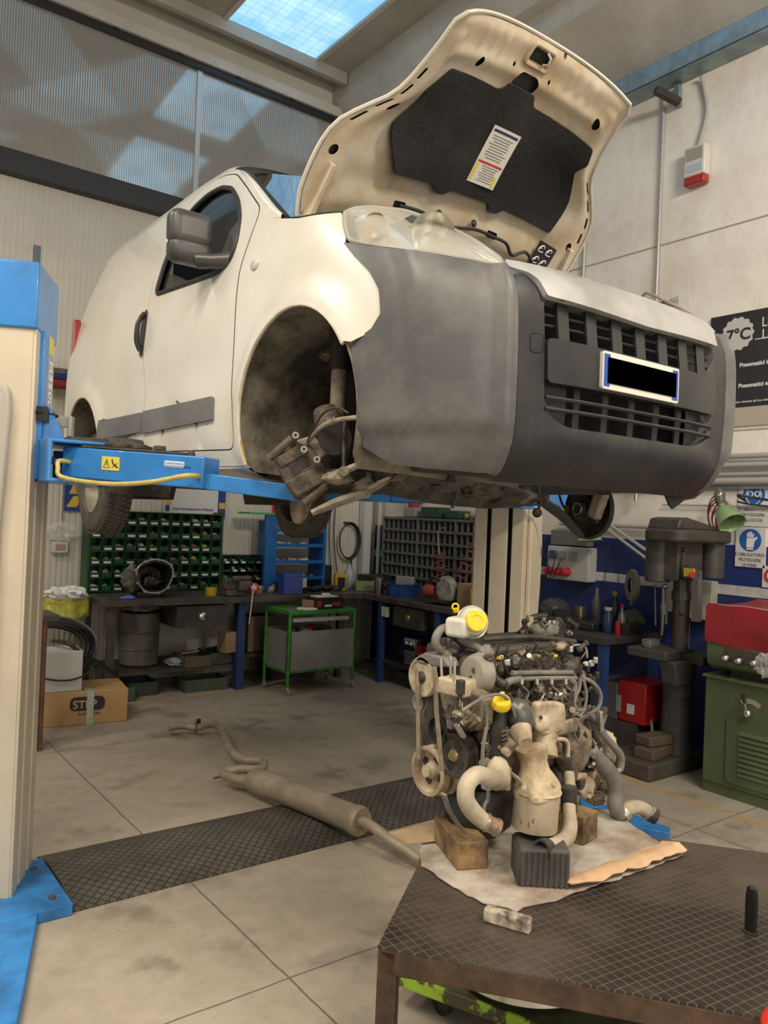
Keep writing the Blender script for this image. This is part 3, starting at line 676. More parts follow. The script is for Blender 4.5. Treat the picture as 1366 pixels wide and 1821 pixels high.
# sill, rusty flange
for sg in (-1, 1):
    MB().grid(lambda u, v: VO+Vector((sg*(width(.4+1.7*u, .22)-.0-.16*v), .38+1.72*u, .205+.03*u-.05*math.sin(v*1.6))), 20, 4).build('sill', whited, van, smooth=60)
    MB().tube([side(sg, -.006)(.368, .205), side(sg, -.006)(.376, .24), side(sg, -.006)(.393, .30)], .006, 6).build('rust_edge', mat('rust', (.30, .15, .06), .9, dirt=(.5, .36, .2), dscale=20), van)
# --- wheels (rear pair only), drooping
tyre = mat('tyre_rubber', (.075, .068, .06), .8, dirt=(.13, .115, .095), dscale=12, bump=.3, bscale=60)
steelw = mat('wheel_steel', (.42, .38, .31), .5, metal=.4, dirt=(.22, .18, .13), dscale=9)
for sg in (-1, 1):
    c = VO+Vector((sg*.70, 2.50, .155)); ax = Vector((sg, 0, 0)); W = .175; Rr = .298
    prof = [(0, .185), (.03, .22), (0.0, .255), (.06, .282), (.18, .296), (.5, Rr), (.82, .296), (.94, .282), (1, .255), (.97, .22), (1, .185), (.9, .176), (.1, .176), (0, .185)]
    wh = MB().lathe(prof, c-ax*W/2, c+ax*W/2, 48, cap=False).build('rear_tyre', tyre, van, smooth=50)
    tr2 = MB()
    for k in range(60):
        a = 2*math.pi*k/60
        for q in (-.055, -.02, .02, .055):
            p = c+Vector((sg*q, math.cos(a+q*2)*Rr, math.sin(a+q*2)*Rr)); tr2.box(p, (.028, .022, .012), Matrix.Rotation(-(math.pi/2-a-q*2), 4, 'X').inverted() if False else Matrix.Rotation(a+q*2-math.pi/2, 4, 'X'))
    tr2.build('tread_blocks', tyre, wh, smooth=False)
    rim_ = MB().lathe([(0, .178), (.08, .182), (.12, .165), (.45, .150), (.5, .145), (.52, .10), (.46, .085), (.40, .05), (.40, 0)], c+ax*W/2, c-ax*W/2, 40, cap=False).build('wheel_rim', steelw, wh, smooth=40)
    for k in range(8):
        a = 2*math.pi*k/8; MB().cyl(c+ax*(W/2-.083)+Vector((0, math.cos(a), math.sin(a)))*.12, c+ax*(W/2-.088+.004)+Vector((0, math.cos(a), math.sin(a)))*.12, .014, n=10).build('rim_hole', voidm, rim_)
    MB().lathe([(0, .032), (.6, .030), (1, .02)], c+ax*(W/2-.075), c+ax*(W/2-.03), 18).build('hub_cap', mat('hub_dark', (.10, .09, .08), .5), rim_)
    MB().lathe([(0, .10), (1, .11)], c-ax*.07, c-ax*.02, 28).build('brake_drum', rusty, wh)
# rear beam
MB().tube([VO+Vector((-.66, 2.50, .155)), VO+Vector((-.5, 2.25, .2)), VO+Vector((.5, 2.25, .2)), VO+Vector((.66, 2.50, .155))], .05, 12).build('rear_axle_beam', underm, van)
# --- underbody
ub = MB(); ub.bb(VO+Vector((-.66, .30, .195)), VO+Vector((.66, 2.05, .26))).bb(VO+Vector((-.50, 2.0, .28)), VO+Vector((.50, 2.95, .36)))
ub.build('floor_pan', underm, van)
ub = MB()
for sx_ in (-.50, .50): ub.bb(VO+Vector((sx_-.04, .1, .16)), VO+Vector((sx_+.04, 2.1, .21)))
ub.bb(VO+Vector((-.72, .45, .17)), VO+Vector((-.69, 2.0, .215))).bb(VO+Vector((.69, .45, .17)), VO+Vector((.72, 2.0, .215)))
ub.build('chassis_rails', underm, van, bev=.01)
# ================= two-post lift, floor plates
liftblue = mat('lift_blue', (.035, .235, .62), .38, coat=.3, dirt=(.03, .17, .45), dscale=6, damt=.35)
liftblue_d = mat('lift_blue_scuffed', (.04, .26, .66), .5, dirt=(.025, .12, .32), dscale=5, damt=.45)
cream = mat('lift_cream', (.64, .565, .43), .5, dirt=(.56, .49, .37), dscale=3)
rust_d = mat('rust_dark', (.12, .07, .05), .7)
slot = mat('slot_dark', (.010, .010, .010), .8)
alu = mat('lift_grey_side', (.40, .38, .34), .5)
yel = mat('yellow_paint', (.62, .48, .13), .5, dirt=(.42, .34, .12), dscale=16)
rub = mat('lift_rubber_pad', (.055, .045, .036), .85, dirt=(.10, .08, .06), dscale=20)
def lift_post(sg, X0, label, h=2.62):
    # sg=+1: the face with the slots looks to +x ; X0 = x of that face
    Yc = 3.65; t = thing('lift_post', label, 'lift', (X0-sg*.2, Yc, 0))
    F = lambda x, y, z: Vector((X0+sg*x, Yc+y, z))
    c = MB(); c.prism(rnd([(-.36, -.16), (0, -.16), (0, -.105), (-.02, -.095), (-.02, -.075), (-.36, -.075)], .012), F(0, 0, .02), (sg, 0, 0), (0, 1, 0), h-.02) if False else None
    # channel profile: two cheeks and a centre strip with two slots between
    for y0, y1 in ((-.165, -.085), (-.055, .055), (.085, .165)):
        MB().bb(F(-.02, y0, .02), F(0, y1, h)).build('front_strip', cream, t, bev=.004)
    b_ = MB(); b_.bb(F(-.34, -.17, .02), F(-.012, -.158, h)).bb(F(-.34, .158, .02), F(-.012, .17, h)).bb(F(-.345, -.17, .02), F(-.33, .17, h))
    b_.build('post_channel', cream, t, smooth=False)
    MB().bb(F(-.05, -.15, .02), F(-.045, .15, h)).build('slot_backing', slot, t, smooth=False)
    MB().bb(F(-.36, -.185, h-.27), F(.004, .185, h)).build('post_cap', liftblue, t, bev=.008)
    # bowed outer cover
    cov = [(0, .25)]+[(-.02-.30*math.sin(math.pi*k/12)**.8, .25+1.55*k/12) for k in range(1, 12)]+[(0, 1.80)]
    MB().prism(cov, F(-.12, .17 if sg < 0 else -.172, 0)+Vector((0, 0, 0)), (sg, 0, 0), (0, 0, 1), .015) if False else None
    return t, F
lp, F = lift_post(1, .86, 'cream lift post with blue cap at the left edge, carrying the near lift arm')
# fin-shaped cable cover on the outside of the post
cov = MB().prism([(-.40, .15), (-.13, .15), (-.115, .30), (-.10, 1.0), (-.095, 1.55), (-.075, 2.02), (-.085, 2.10), (-.105, 2.12), (-.125, 2.04), (-.40, 2.02)], F(0, -.17, 0), (1, 0, 0), (0, 0, 1), .05).build('cable_cover', mat('lift_cover_grey', (.42, .39, .33), .5), lp, bev=.012)
cg = MB().bb(F(-.012, -.10, 1.745), F(.018, .055, 2.36)).build('carriage', liftblue, lp, bev=.004)
MB().bb(F(.017, -.030, 1.86), F(.021, .050, 2.36)).build('carriage_scale_plate', mat('scale_grey', (.36, .38, .43), .5), cg, smooth=False)
MB().bb(F(.0205, -.026, 2.28), F(.0225, .046, 2.35)).build('yellow_sticker', mat('sticker_yellow', (.70, .58, .10), .6), cg, smooth=False)
text('H3500', F(.022, -.012, 2.255), (0, 0, -1), (0, 1, 0), .075, mat('letter_white', (.85, .85, .85), .5), cg, bold=.001)
MB().torus(F(-.05, -.03, 2.02), (0, 0, 1), .115, .004, 28, 6, .55).build('band_clamp', slot, cg)
MB().bb(F(-.08, -.12, 1.985), F(.045, -.116, 2.045)).build('black_ribbed_guard', mat('guard_black', (.02, .02, .02), .4), cg)
MB().bb(F(.022, -.11, 1.985), F(.035, .06, 2.045)).build('black_ribbed_guard', MATS['guard_black'], cg)
MB().bb(F(.03, .06, 1.98), F(.11, .075, 2.03)).bb(F(.095, .04, 1.94), F(.11, .10, 2.03)).build('stop_bracket', alu, cg, bev=.003)
lp.rotation_euler[2] = R(-26)
bpy.context.view_layer.update()
MB().bb((.25, 3.24, 0), (.96, 3.73, .05)).build('base_plate', liftblue_d, lp, bev=.004)
for q_ in ((.90, 3.32), (.90, 3.62)): MB().cyl((*q_, .05), (*q_, .06), .014, n=6).build('anchor_bolt', rust_d, lp)
F = lambda x, y, z: Vector((.80+x, 3.55+y, z))
# yoke that holds the two arms: open box section in front of the post
yk = MB(); yx0, yx1 = .015, .30
yk.bb(F(yx0, -.23, 1.735), F(yx1, .20, 1.75)).bb(F(yx0, -.23, 1.895), F(yx1, .20, 1.91)).bb(F(yx0-.01, -.23, 1.735), F(yx0+.01, .20, 1.91))
yk.build('arm_yoke', liftblue, lp, bev=.005)
MB().prism([(0, 0), (.11, 0), (.035, .15), (0, .15)], F(.02, -.02, 1.91), (1, 0, 0), (0, 0, 1), .02).build('yoke_gusset', liftblue, lp, bev=.003)
MB().cyl(F(.2, -.12, 1.91), F(.2, -.12, 1.925), .10, n=28).build('pivot_washer', rub, lp)
def arm(par, p0, p1, p2, w0=.12, h0=.13, nm='lift_arm', bend=None):
    p0, p1, p2 = Vector(p0), Vector(p1), Vector(p2)
    a = MB(); a.bar(p0, p1, w0, h0, (0, 0, 1)); a = a.build(nm, liftblue, par, bev=.006)
    inn_ = MB(); inn_.bar(p1+(p0-p1)*.1-Vector((0, 0, .03)), p2, w0*.72, h0*.5, (0, 0, 1)); inn_.build('arm_extension', liftblue, a, bev=.004)
    MB().cyl(p2+Vector((0, 0, -.02)), p2+Vector((0, 0, .055)), .055, n=24).build('lifting_pad', rub, a, bev=.006)
    return a
zA = 1.822
A0 = F(.13, -.12, zA); A1 = Vector((1.31, 2.88, 1.79)); A2 = Vector((1.60, 2.66, 1.725))
a1 = arm(lp, A0, A1, A2, .12, .125)
d = (A1-A0).normalized(); nrm = Vector((d.y, -d.x, 0)); nrm = nrm if nrm.y < 0 or nrm.x < 0 else -nrm
nrm = d.cross(Vector((0, 0, 1))).normalized(); nrm = nrm if nrm.dot(CC-A0) > 0 else -nrm
up = Vector((0, 0, 1))
# guard rail of bent yellow rod on the outside of the arm
q = lambda t, o, z: A0+(A1-A0)*t+nrm*o+up*z
MB().tube([q(.06, .06, .0), q(.06, .12, .0), q(.08, .14, -.025), q(.13, .15, -.065), q(.45, .15, -.075), q(.72, .14, -.055), q(.92, .115, -.02), q(.97, .09, -.015), q(.97, .06, -.015)], .0095, 10, smooth=5).build('foot_guard_rod', yel, a1)
def plate(par, o, ux, uy, w, h, m, nm): return MB().prism(rnd([(0, 0), (w, 0), (w, h), (0, h)], .006), o, ux, uy, .002).build(nm, m, par, smooth=False)
wp = plate(a1, q(.30, .0605, -.02), d, up, .085, .055, MATS['sticker_yellow'], 'warning_sticker')
bk_ = mat('sticker_black', (.015, .015, .015), .6)
o_ = q(.30, .0627, -.02)
MB().tube([o_+d*.010+up*.010, o_+d*.038+up*.010, o_+d*.024+up*.044], .0018, 5, closed=True).build('warning_triangle', bk_, wp)
MB().bar(o_+d*.024+up*.018, o_+d*.024+up*.035, .003, .002).build('exclamation_mark', bk_, wp)
MB().tube([o_+d*.050+up*.044, o_+d*.055+up*.028, o_+d*.066+up*.020, o_+d*.078+up*.012], .003, 5).build('foot_pictogram', bk_, wp)
MB().bar(o_+d*.050+up*.012, o_+d*.076+up*.030, .004, .001).build('foot_pictogram', bk_, wp)
wp = plate(a1, q(.74, .0605, .012), d, up, .09, .024, mat('sticker_white', (.72, .76, .80), .5), 'notice_sticker')
for k_, tt in enumerate(('E VIETATO SALIRE SUL', 'BRACCIO DI SOLLEVAMENTO')): text(tt, q(.74, .0627, .024-.010*k_)+d*.004, d, up, .0085, mat('sticker_blue', (.02, .10, .40), .5), wp)
MB().cyl(q(-.02, .06, .0), q(-.02, .10, .0), .016, n=14).build('pivot_bolt', chrome, a1)
arm(lp, F(.17, .10, zA), (1.30, 4.40, 1.80), (1.52, 4.62, 1.79), .12, .12)
# lifting pads and swarf plate lying on the yoke
MB().lathe([(0, .12), (.3, .125), (.5, .09), (1, .08)], F(.33, -.16, 1.895), F(.33, -.16, 1.935), 28).build('spare_pad', rub, lp)
s_ = MB().prism(rnd([(-.25, -.05), (.25, -.03), (.26, .035), (-.2, .06)], .02), A0+(A1-A0)*.48+up*.067, d, Vector((-d.y, d.x, 0)), .008).build('arm_lock_plate', rub, lp)
for k_ in range(3): MB().cyl(A0+(A1-A0)*(.36+.14*k_)+up*.075, A0+(A1-A0)*(.36+.14*k_)+up*.095, .035-.005*k_, n=16).build('rubber_block', rub, lp, bev=.004)
MB().cyl(A0+(A1-A0)*.86+up*.06, A0+(A1-A0)*.86+up*.085, .014, n=8).build('bolt_head', rusty, lp)
rp_, G = lift_post(-1, 3.58, 'cream lift post standing behind the engine, carrying the far lift arms')
cov = MB(); 
cov.prism([(0, .5), (.10, .62), (.19, .9), (.24, 1.2), (.255, 1.5), (.22, 1.72), (.10, 1.90), (0, 1.95)], G(-.05, -.17, 0), (1, 0, 0), (0, 0, 1), .03)
cov.build('cable_cover', cream, rp_, bev=.008)
MB().bb(G(-.29, -.20, 1.44), G(-.26, -.165, 1.50)).build('red_button', mat('button_red', (.55, .03, .03), .4), rp_)
MB().cyl(G(.001, 0, .63), G(.003, 0, .63), .014, n=16).build('inspection_hole', slot, rp_)
rp_.rotation_euler[2] = R(26)
bpy.context.view_layer.update()
G = lambda x, y, z: Vector((3.66-x, 3.55+y, z))
MB().bb((3.48, 3.24, 0), (4.19, 3.73, .05)).build('base_plate', liftblue_d, rp_, bev=.004)
yk = MB(); yk.bb(G(.015, -.23, 1.735), G(.30, .20, 1.75)).bb(G(.015, -.23, 1.895), G(.30, .20, 1.91)).bb(G(0, -.23, 1.735), G(.02, .20, 1.91)); yk.build('arm_yoke', liftblue, rp_, bev=.005)
arm(rp_, G(.13, -.12, zA), (3.35, 2.86, 1.80), (3.02, 2.72, 1.79), .12, .12)
b1 = arm(rp_, G(.13, .10, zA), (3.20, 4.15, 1.80), (2.90, 4.55, 1.78), .12, .11)
MB().tube([G(.02, -.22, 1.80), G(-.03, -.30, 1.80), G(-.12, -.32, 1.78), G(-.16, -.32, 1.73)], .011, 10, smooth=4).build('foot_guard_rod', yel, rp_)
# long blue foot of the near post (tapered steel leg towards the camera)
MB().prism([(.20, 3.26), (.835, 3.26), (.24, 1.45), (-.25, 1.45)], (0, 0, .0), (1, 0, 0), (0, 1, 0), .045).build('lift_leg', liftblue_d, lp, bev=.004)
fq = [onZ(a, b, .045) for a, b in ((1030, 1415), (1192, 1471), (1190, 1481), (1040, 1452))]
MB().prism([(q_.x, q_.y) for q_ in fq][::-1], (0, 0, 0), (1, 0, 0), (0, 1, 0), .045).build('lift_leg', liftblue_d, rp_, bev=.003)
# checker-plate cable ramp between the posts
cp = bpy.data.materials.new('black_checker_plate'); cp.use_nodes = True; MATS['black_checker_plate'] = cp
def checker(m, base, hi, sc, ang, rough=.45, metal=.3, dirt=None, ds=3):
    nt = m.node_tree; N = nt.nodes; L = nt.links; b = N['Principled BSDF']
    tc = N.new('ShaderNodeTexCoord'); mp = N.new('ShaderNodeMapping'); mp.inputs['Rotation'].default_value = (0, 0, R(ang)); L.new(tc.outputs['Object'], mp.inputs[0])
    br = N.new('ShaderNodeTexBrick'); br.offset = 0; br.inputs['Scale'].default_value = 1; br.inputs['Brick Width'].default_value = sc; br.inputs['Row Height'].default_value = sc; br.inputs['Mortar Size'].default_value = sc*.08; br.inputs['Mortar Smooth'].default_value = .4
    br.inputs['Color1'].default_value = br.inputs['Color2'].default_value = (0, 0, 0, 1); br.inputs['Mortar'].default_value = (1, 1, 1, 1); L.new(mp.outputs[0], br.inputs['Vector'])
    n = N.new('ShaderNodeTexNoise'); n.inputs['Scale'].default_value = ds; n.inputs['Detail'].default_value = 7; n.inputs['Roughness'].default_value = .65; L.new(tc.outputs['Object'], n.inputs['Vector'])
    r = N.new('ShaderNodeValToRGB'); r.color_ramp.elements[0].position = .42; r.color_ramp.elements[0].color = (*base, 1); r.color_ramp.elements[1].position = .66; r.color_ramp.elements[1].color = (*(dirt or base), 1); L.new(n.outputs['Fac'], r.inputs[0])
    mx = N.new('ShaderNodeMix'); mx.data_type = 'RGBA'; L.new(r.outputs[0], mx.inputs[6]); mx.inputs[7].default_value = (*hi, 1)
    mu = N.new('ShaderNodeMath'); mu.operation = 'MULTIPLY'; mu.inputs[1].default_value = .8; L.new(br.outputs['Color'], mu.inputs[0]); L.new(mu.outputs[0], mx.inputs[0]); L.new(mx.outputs[2], b.inputs['Base Color'])
    bp = N.new('ShaderNodeBump'); bp.inputs['Strength'].default_value = 1; bp.inputs['Distance'].default_value = .004; L.new(br.outputs['Color'], bp.inputs['Height']); L.new(bp.outputs[0], b.inputs['Normal'])
    b.inputs['Roughness'].default_value = rough; b.inputs['Metallic'].default_value = metal
checker(cp, (.075, .068, .058), (.020, .018, .016), .034, 45, .5, .15, (.15, .13, .11), 2.2)
rm = MB().prism([(0, 0), (.0, .006), (.21, .045), (.45, .045), (.60, .004), (.60, 0)], (.97, 3.26, 0), (0, 1, 0), (0, 0, 1), 2.49).build('cable_ramp', cp, smooth=False)
tag(rm, 'black checker-plate ramp lying across the floor between the lift posts', 'ramp')
# ================= front suspension hanging under the van
def XP(X, *pts): return [onX(a, b, X) for a, b in pts]
def YP(Y, *pts): return [onY(a, b, Y) for a, b in pts]
dk = mat('oily_black', (.022, .020, .018), .5, dirt=(.045, .038, .03), dscale=18)
clay = mat('dried_mud_metal', (.40, .35, .27), .8, dirt=(.20, .165, .12), dscale=12, bump=.4, bscale=40)
Dc = 2.88; p = [A(484, 812, Dc), A(546, 783, Dc), A(592, 862, Dc), A(522, 892, Dc)]
ux = (p[1]-p[0]).normalized(); uz_c = (p[3]-p[0]); uy = (uz_c-ux*uz_c.dot(ux)).normalized()
cal = MB().prism(rnd([(-.005, .02), (.03, .0), (.12, .005), (.15, .04), (.155, .13), (.13, .175), (.04, .18), (.0, .15)], .018), p[0], ux, uy, .07 if ux.cross(uy).dot(CF) > 0 else -.07)
cal = cal.build('brake_caliper', rusty, van, bev=.012)
MB().prism(rnd([(.04, .062), (.10, .048), (.112, .062), (.112, .082), (.05, .098), (.038, .085)], .006), p[0]-CF*.003, ux, uy, .02 if ux.cross(uy).dot(CF) > 0 else -.02).build('caliper_window', dk, cal)
MB().prism(rnd([(.0, .105), (.15, .10), (.145, .165), (.02, .175)], .012), p[0]-CF*.010, ux, uy, .03 if ux.cross(uy).dot(CF) > 0 else -.03).build('caliper_bridge', rusty, cal, bev=.006)
MB().prism(rnd([(.005, .01), (.12, .0), (.13, .045), (.01, .055)], .012), p[0]-CF*.008, ux, uy, .03 if ux.cross(uy).dot(CF) > 0 else -.03).build('caliper_bridge', rusty, cal, bev=.006)
for a_, b_ in (((-.012, .002), (.095, -.030)), ((.035, .205), (.135, .180))):
    MB().tube([p[0]+ux*a_[0]+uy*a_[1], p[0]+ux*b_[0]+uy*b_[1]], [.015, .018, .015], 12).build('guide_pin_boot', rusty, cal)
for q in (A(526, 774, 2.86), A(541, 799, 2.83), A(564, 817, 2.83)):
    MB().lathe([(0, .006), (0, .0125), (1, .0125), (1, .006)], q-CF*.006, q+CF*.012, 14, cap=False).build('bolt_eye', mat('bare_steel', (.62, .58, .50), .35, metal=.7), cal)
MB().tube([A(526, 778, 2.87), A(520, 800, 2.9)], .008, 8).build('caliper_ear', rusty, cal); MB().prism([(.10, -.02), (.17, -.01), (.19, .07), (.15, .08)], p[0]+CF*.02, ux, uy, .03).build('caliper_carrier', clay, cal, bev=.006)
c = A(536, 884, 3.06); dax = Vector((.974, -.18, -.10)); MB().lathe([(0, .02), (0, .098), (.15, .105), (.85, .105), (1, .098), (1, .02)], c-dax*.009, c+dax*.009, 36, cap=False).build('brake_disc', mat('disc_steel', (.42, .37, .30), .35, metal=.7, dirt=(.2, .13, .08), dscale=8), van)
MB().tube(XP(1.50, (541, 800), (548, 785), (575, 757), (605, 746), (640, 742)), .0085, 10, smooth=4).build('brake_hose', clay, van)
MB().tube(XP(1.49, (556, 765), (575, 735), (600, 725), (620, 735)), .004, 6, smooth=4).build('sensor_wire', dk, van)
MB().tube(XP(1.49, (546, 786), (562, 752), (585, 728), (612, 728)), .003, 6, smooth=4).build('sensor_wire', dk, van)
g = MB()
for k in range(3): g.torus(onX(586+k*5, 750-k*1.5, 1.50), ux, .011, .0035, 14, 6)
g.build('hose_grommet', clay, van)
MB().tube(XP(1.62, (603, 655), (598, 760)), .028, 18).build('strut', clay, van)
MB().tube(XP(1.63, (608, 560), (605, 660)), .045, 18).build('strut_spring_shroud', dk, van)
MB().lump(onX(585, 632, 1.60), .035, (1, 1.2, .6), .3, seed=3).build('strut_top_cup', mat('rusty_tan', (.22, .16, .10), .8, dirt=(.1, .07, .045), dscale=20), van)
MB().cyl(onX(582, 728, 1.60), onX(590, 775, 1.60), .055, .06, 18).build('steering_knuckle', rusty, van, bev=.01)
MB().lathe([(0, .06), (.3, .066), (.7, .05), (1, .045)], onX(596, 780, 1.55), onX(596, 770, 1.70), 24).build('hub_flange', dk, van)
dl = MB().tube(XP(1.56, (613, 745), (611, 840)), .006, 8).build('drop_link', rusty, van)
MB().cyl(onX(611, 838, 1.53), onX(611, 838, 1.60), .018, n=14).build('link_bush', clay, dl)
MB().tube(XP(1.58, (560, 868), (600, 842), (650, 822), (690, 800)), [.013, .014, .011, .010], 10).build('track_rod', clay, van)
MB().ball(onX(562, 862, 1.56), .02, (1, 1, 1.1), 12).build('track_rod_end', clay, van)
# near wishbone (pressed pale arm)
w0 = onX(555, 912, 1.52); w1 = onX(640, 880, 1.66); w2 = onX(700, 848, 1.80)
ar = MB().tube([w0, (w0+w1)/2+Vector((0, 0, .004)), w1, (w1+w2)/2, w2], [.026, .040, .040, .034, .020], 12, flat=(1.3, .45)).build('lower_wishbone', clay, van)
MB().tube([w1, onX(660, 830, 1.86), onX(668, 822, 1.92)], [.035, .03, .02], 10, flat=(1.2, .5)).build('wishbone_rear_leg', clay, ar)
MB().lathe([(0, .03), (.2, .034), (.8, .034), (1, .03)], w2-Vector((0, .035, 0)), w2+Vector((0, .035, 0)), 18).build('wishbone_bush', dk, ar)
MB().lump(onX(600, 850, 1.60), .05, (1.2, 1.2, .5), .3, seed=9).build('ball_joint_bracket', clay, van)
# subframe and lower cross member
sf = MB().tube([VO+Vector(q) for q in ((-.46, .05, .17), (-.2, .0, .15), (.1, .02, .14), (.32, .05, .15), (.48, .1, .17))], [.05, .062, .06, .055, .045], 14, flat=(.8, 1)).build('subframe', underm, van)
for k, (x, y, z, r) in enumerate(((-.40, -.1, .17, .05), (-.22, -.05, .155, .055), (-.02, -.08, .15, .06), (.14, -.06, .14, .065), (.30, .0, .14, .06), (-.1, .25, .16, .07), (.2, .25, .15, .06), (-.3, .2, .17, .06))):
    MB().lump(VO+Vector((x, y, z)), r, (1.4, 1.1, .55), .35, seed=k).build('subframe_casting', underm if k % 2 else rusty, sf)
MB().bar(VO+Vector((-.62, -.40, .205)), VO+Vector((.62, -.40, .205)), .08, .05).build('radiator_crossmember', dk, van, bev=.01)
for x in (-.15, .34): MB().tube([VO+Vector((x, -.05, .2)), VO+Vector((x+.01, -.06, .12)), VO+Vector((x, -.05, .075))], .007, 8).build('hanging_bolt', dk, van)
MB().ball(VO+Vector((.34, -.05, .075)), .022, n=12).build('hanging_joint', dk, van)
MB().lump(VO+Vector((.34, .02, .16)), .045, (1.5, 1, .8), .3, seed=31).build('gaiter', blk, van)
# far wishbone, hub and shield
MB().tube([VO+Vector((.42, .0, .13)), VO+Vector((.56, .0, .07)), VO+Vector((.70, .0, -.02))], [.03, .034, .022], 12, flat=(1, .6)).build('lower_wishbone', dk, van)
hc = VO+Vector((.735, .0, .105))
sh = MB().lathe([(0, .02), (0, .05), (.3, .125), (.5, .142), (.6, .142), (1, .13)], hc+Vector((.03, 0, 0)), hc, 40, cap=False).build('brake_shield', dk, van)
MB().lathe([(0, .065), (.5, .06), (.55, .035), (1, .033)], hc+Vector((.0, -.0, 0)), hc-Vector((.07, .0, 0)), 28).build('far_hub', dk, sh)
MB().torus(hc-Vector((.072, 0, 0)), (1, 0, 0), .025, .004, 24, 8).build('bearing_seal', mat('bare_steel_dark', (.35, .33, .3), .3, metal=.8), sh)
for k in range(5): MB().cyl(hc+Vector((-.04, .085*math.cos(k*1.257), .085*math.sin(k*1.257))), hc+Vector((-.015, .085*math.cos(k*1.257), .085*math.sin(k*1.257))), .018, n=10).build('shield_boss', dk, sh)
MB().box(hc+Vector((-.03, -.085, .02)), (.05, .06, .13), Matrix.Rotation(R(20), 4, 'X')).build('far_caliper', clay, sh, bev=.012)
MB().tube([hc+Vector((-.02, .0, .10)), hc+Vector((-.05, .02, .26)), hc+Vector((-.06, .03, .45))], .026, 14).build('far_strut', dk, van)
MB().tube([hc+Vector((0, -.11, .08)), hc+Vector((0, -.07, .17)), hc+Vector((-.02, .02, .2)), hc+Vector((-.03, .08, .14))], .006, 8, smooth=5).build('far_brake_hose', dk, van)
MB().tube([hc+Vector((0, .09, -.05)), hc+Vector((-.02, .15, .06)), hc+Vector((-.02, .12, .2))], .006, 8, smooth=5).build('far_brake_hose', dk, van)
# torn undertray hanging from the bumper
MB().prism([(0, 0), (.28, -.005), (.22, -.04), (.16, -.05), (.10, -.085), (.08, -.07), (.06, -.04)], VO+Vector((.34, -.62, .19)), (1, -.1, 0), (0, 0, 1), .01).build('torn_undertray', blk, van)

# ================= work stand
table = thing('work_stand', 'rusty steel work stand with a dark checker-plate top', 'work stand', (1.7, 1.5, 0))
TA = Vector((1.184, 1.526, 0)); tr = Vector((.624, -.781, 0)); td = Vector((.781, .624, 0)); TZ = .6
tp_m = bpy.data.materials.new('brown_checker_plate'); tp_m.use_nodes = True; checker(tp_m, (.038, .028, .022), (.17, .145, .12), .027, 52+45, .40, .4, (.15, .12, .095), 1.5)
rust_b = mat('brown_steel', (.115, .068, .042), .55, dirt=(.045, .03, .022), dscale=9, metal=.3, bump=.2, bscale=60)
TP = lambda a, b, z=TZ: TA+tr*a+td*b+Vector((0, 0, z))
MB().prism([(0, 0), (1.5, 0), (1.5, .958), (0, .958)], TP(0, 0, TZ-.006), tr, td, .006).build('top_plate', tp_m, table, smooth=False)
fm = MB(); hh = .03
for a, b, c_, d_ in ((0, .024, 1.5, .024), (0, .934, 1.5, .934)): MB().bar(TP(a, b, TZ-.036), TP(c_, d_, TZ-.036), .048, .06, (0, 0, 1)).build('frame_rail', rust_b, table, bev=.004)
for a in (.024, 1.476): MB().bar(TP(a, .05, TZ-.036), TP(a, .91, TZ-.036), .048, .06, (0, 0, 1)).build('frame_rail', rust_b, table, bev=.004)
for a, b in ((.024, .024), (.024, .934), (1.476, .024), (1.476, .934)): MB().bar(TP(a, b, 0), TP(a, b, TZ-.007), .048, .048, (tr.x, tr.y, 0)).build('leg', rust_b, table, bev=.004)
for a in (.3, .9): MB().bar(TP(a, .05, TZ-.025), TP(a, .91, TZ-.025), .04, .035, (0, 0, 1)).build('cross_rail', rust_b, table)
# cardboard and oily sheet
cardm = mat('cardboard', (.46, .33, .20), .85, dirt=(.36, .25, .15), dscale=6, bump=.2, bscale=30)
cardo = mat('oily_cardboard', (.56, .52, .46), .75, dirt=(.26, .19, .13), dscale=4, damt=.42, bump=.3, bscale=18)
def sheet(name, poly, z, m, label, amp=.006, curl=None, th=.003):
    def f(x, y):
        zz = z+amp*(1+noise.noise(Vector((x*9, y*9, z*50))))+(curl(x, y) if curl else 0); return Vector((x, y, zz))
    o = patch(f, poly, [], .03, name, m, None, solid=th, sharp=30, soff=1)
    return tag(o, label, 'cardboard')
def ragged(poly, a=.008):
    q = resamp(poly, .03); return [(x+random.uniform(-a, a), y+random.uniform(-a, a)) for x, y in q]
b1_ = [(1.555, 1.811), (1.548, 1.535), (1.60, 1.46), (1.734, 1.445), (2.0, 1.43), (2.326, 1.414), (2.36, 1.55), (2.45, 1.80), (2.10, 2.1), (1.85, 2.05), (1.66, 1.93)]
sheet('cardboard_sheet', ragged(b1_), TZ+.001, cardo, 'oil-stained cardboard sheet with torn edges lying under the engine on the stand', .003)
def cur(x, y): return .02*max(0, 1-abs((y-1.45)+.03*(x-2))/.05)
sheet('cardboard_flap', ragged([(1.80, 1.435), (2.335, 1.405), (2.34, 1.50), (2.0, 1.50), (1.82, 1.50)]), TZ+.010, mat('cardboard_light', (.62, .42, .25), .85, dirt=(.5, .32, .18), dscale=8), 'clean brown folded cardboard strip along the front edge of the oily sheet', .004, cur)
sheet('cardboard_flap', [(1.60, 2.03), (1.88, 2.03), (1.84, 1.95), (1.70, 1.90), (1.60, 1.93)], TZ+.012, cardm, 'loose brown cardboard flap sticking out left of the engine above the timber block', .002)
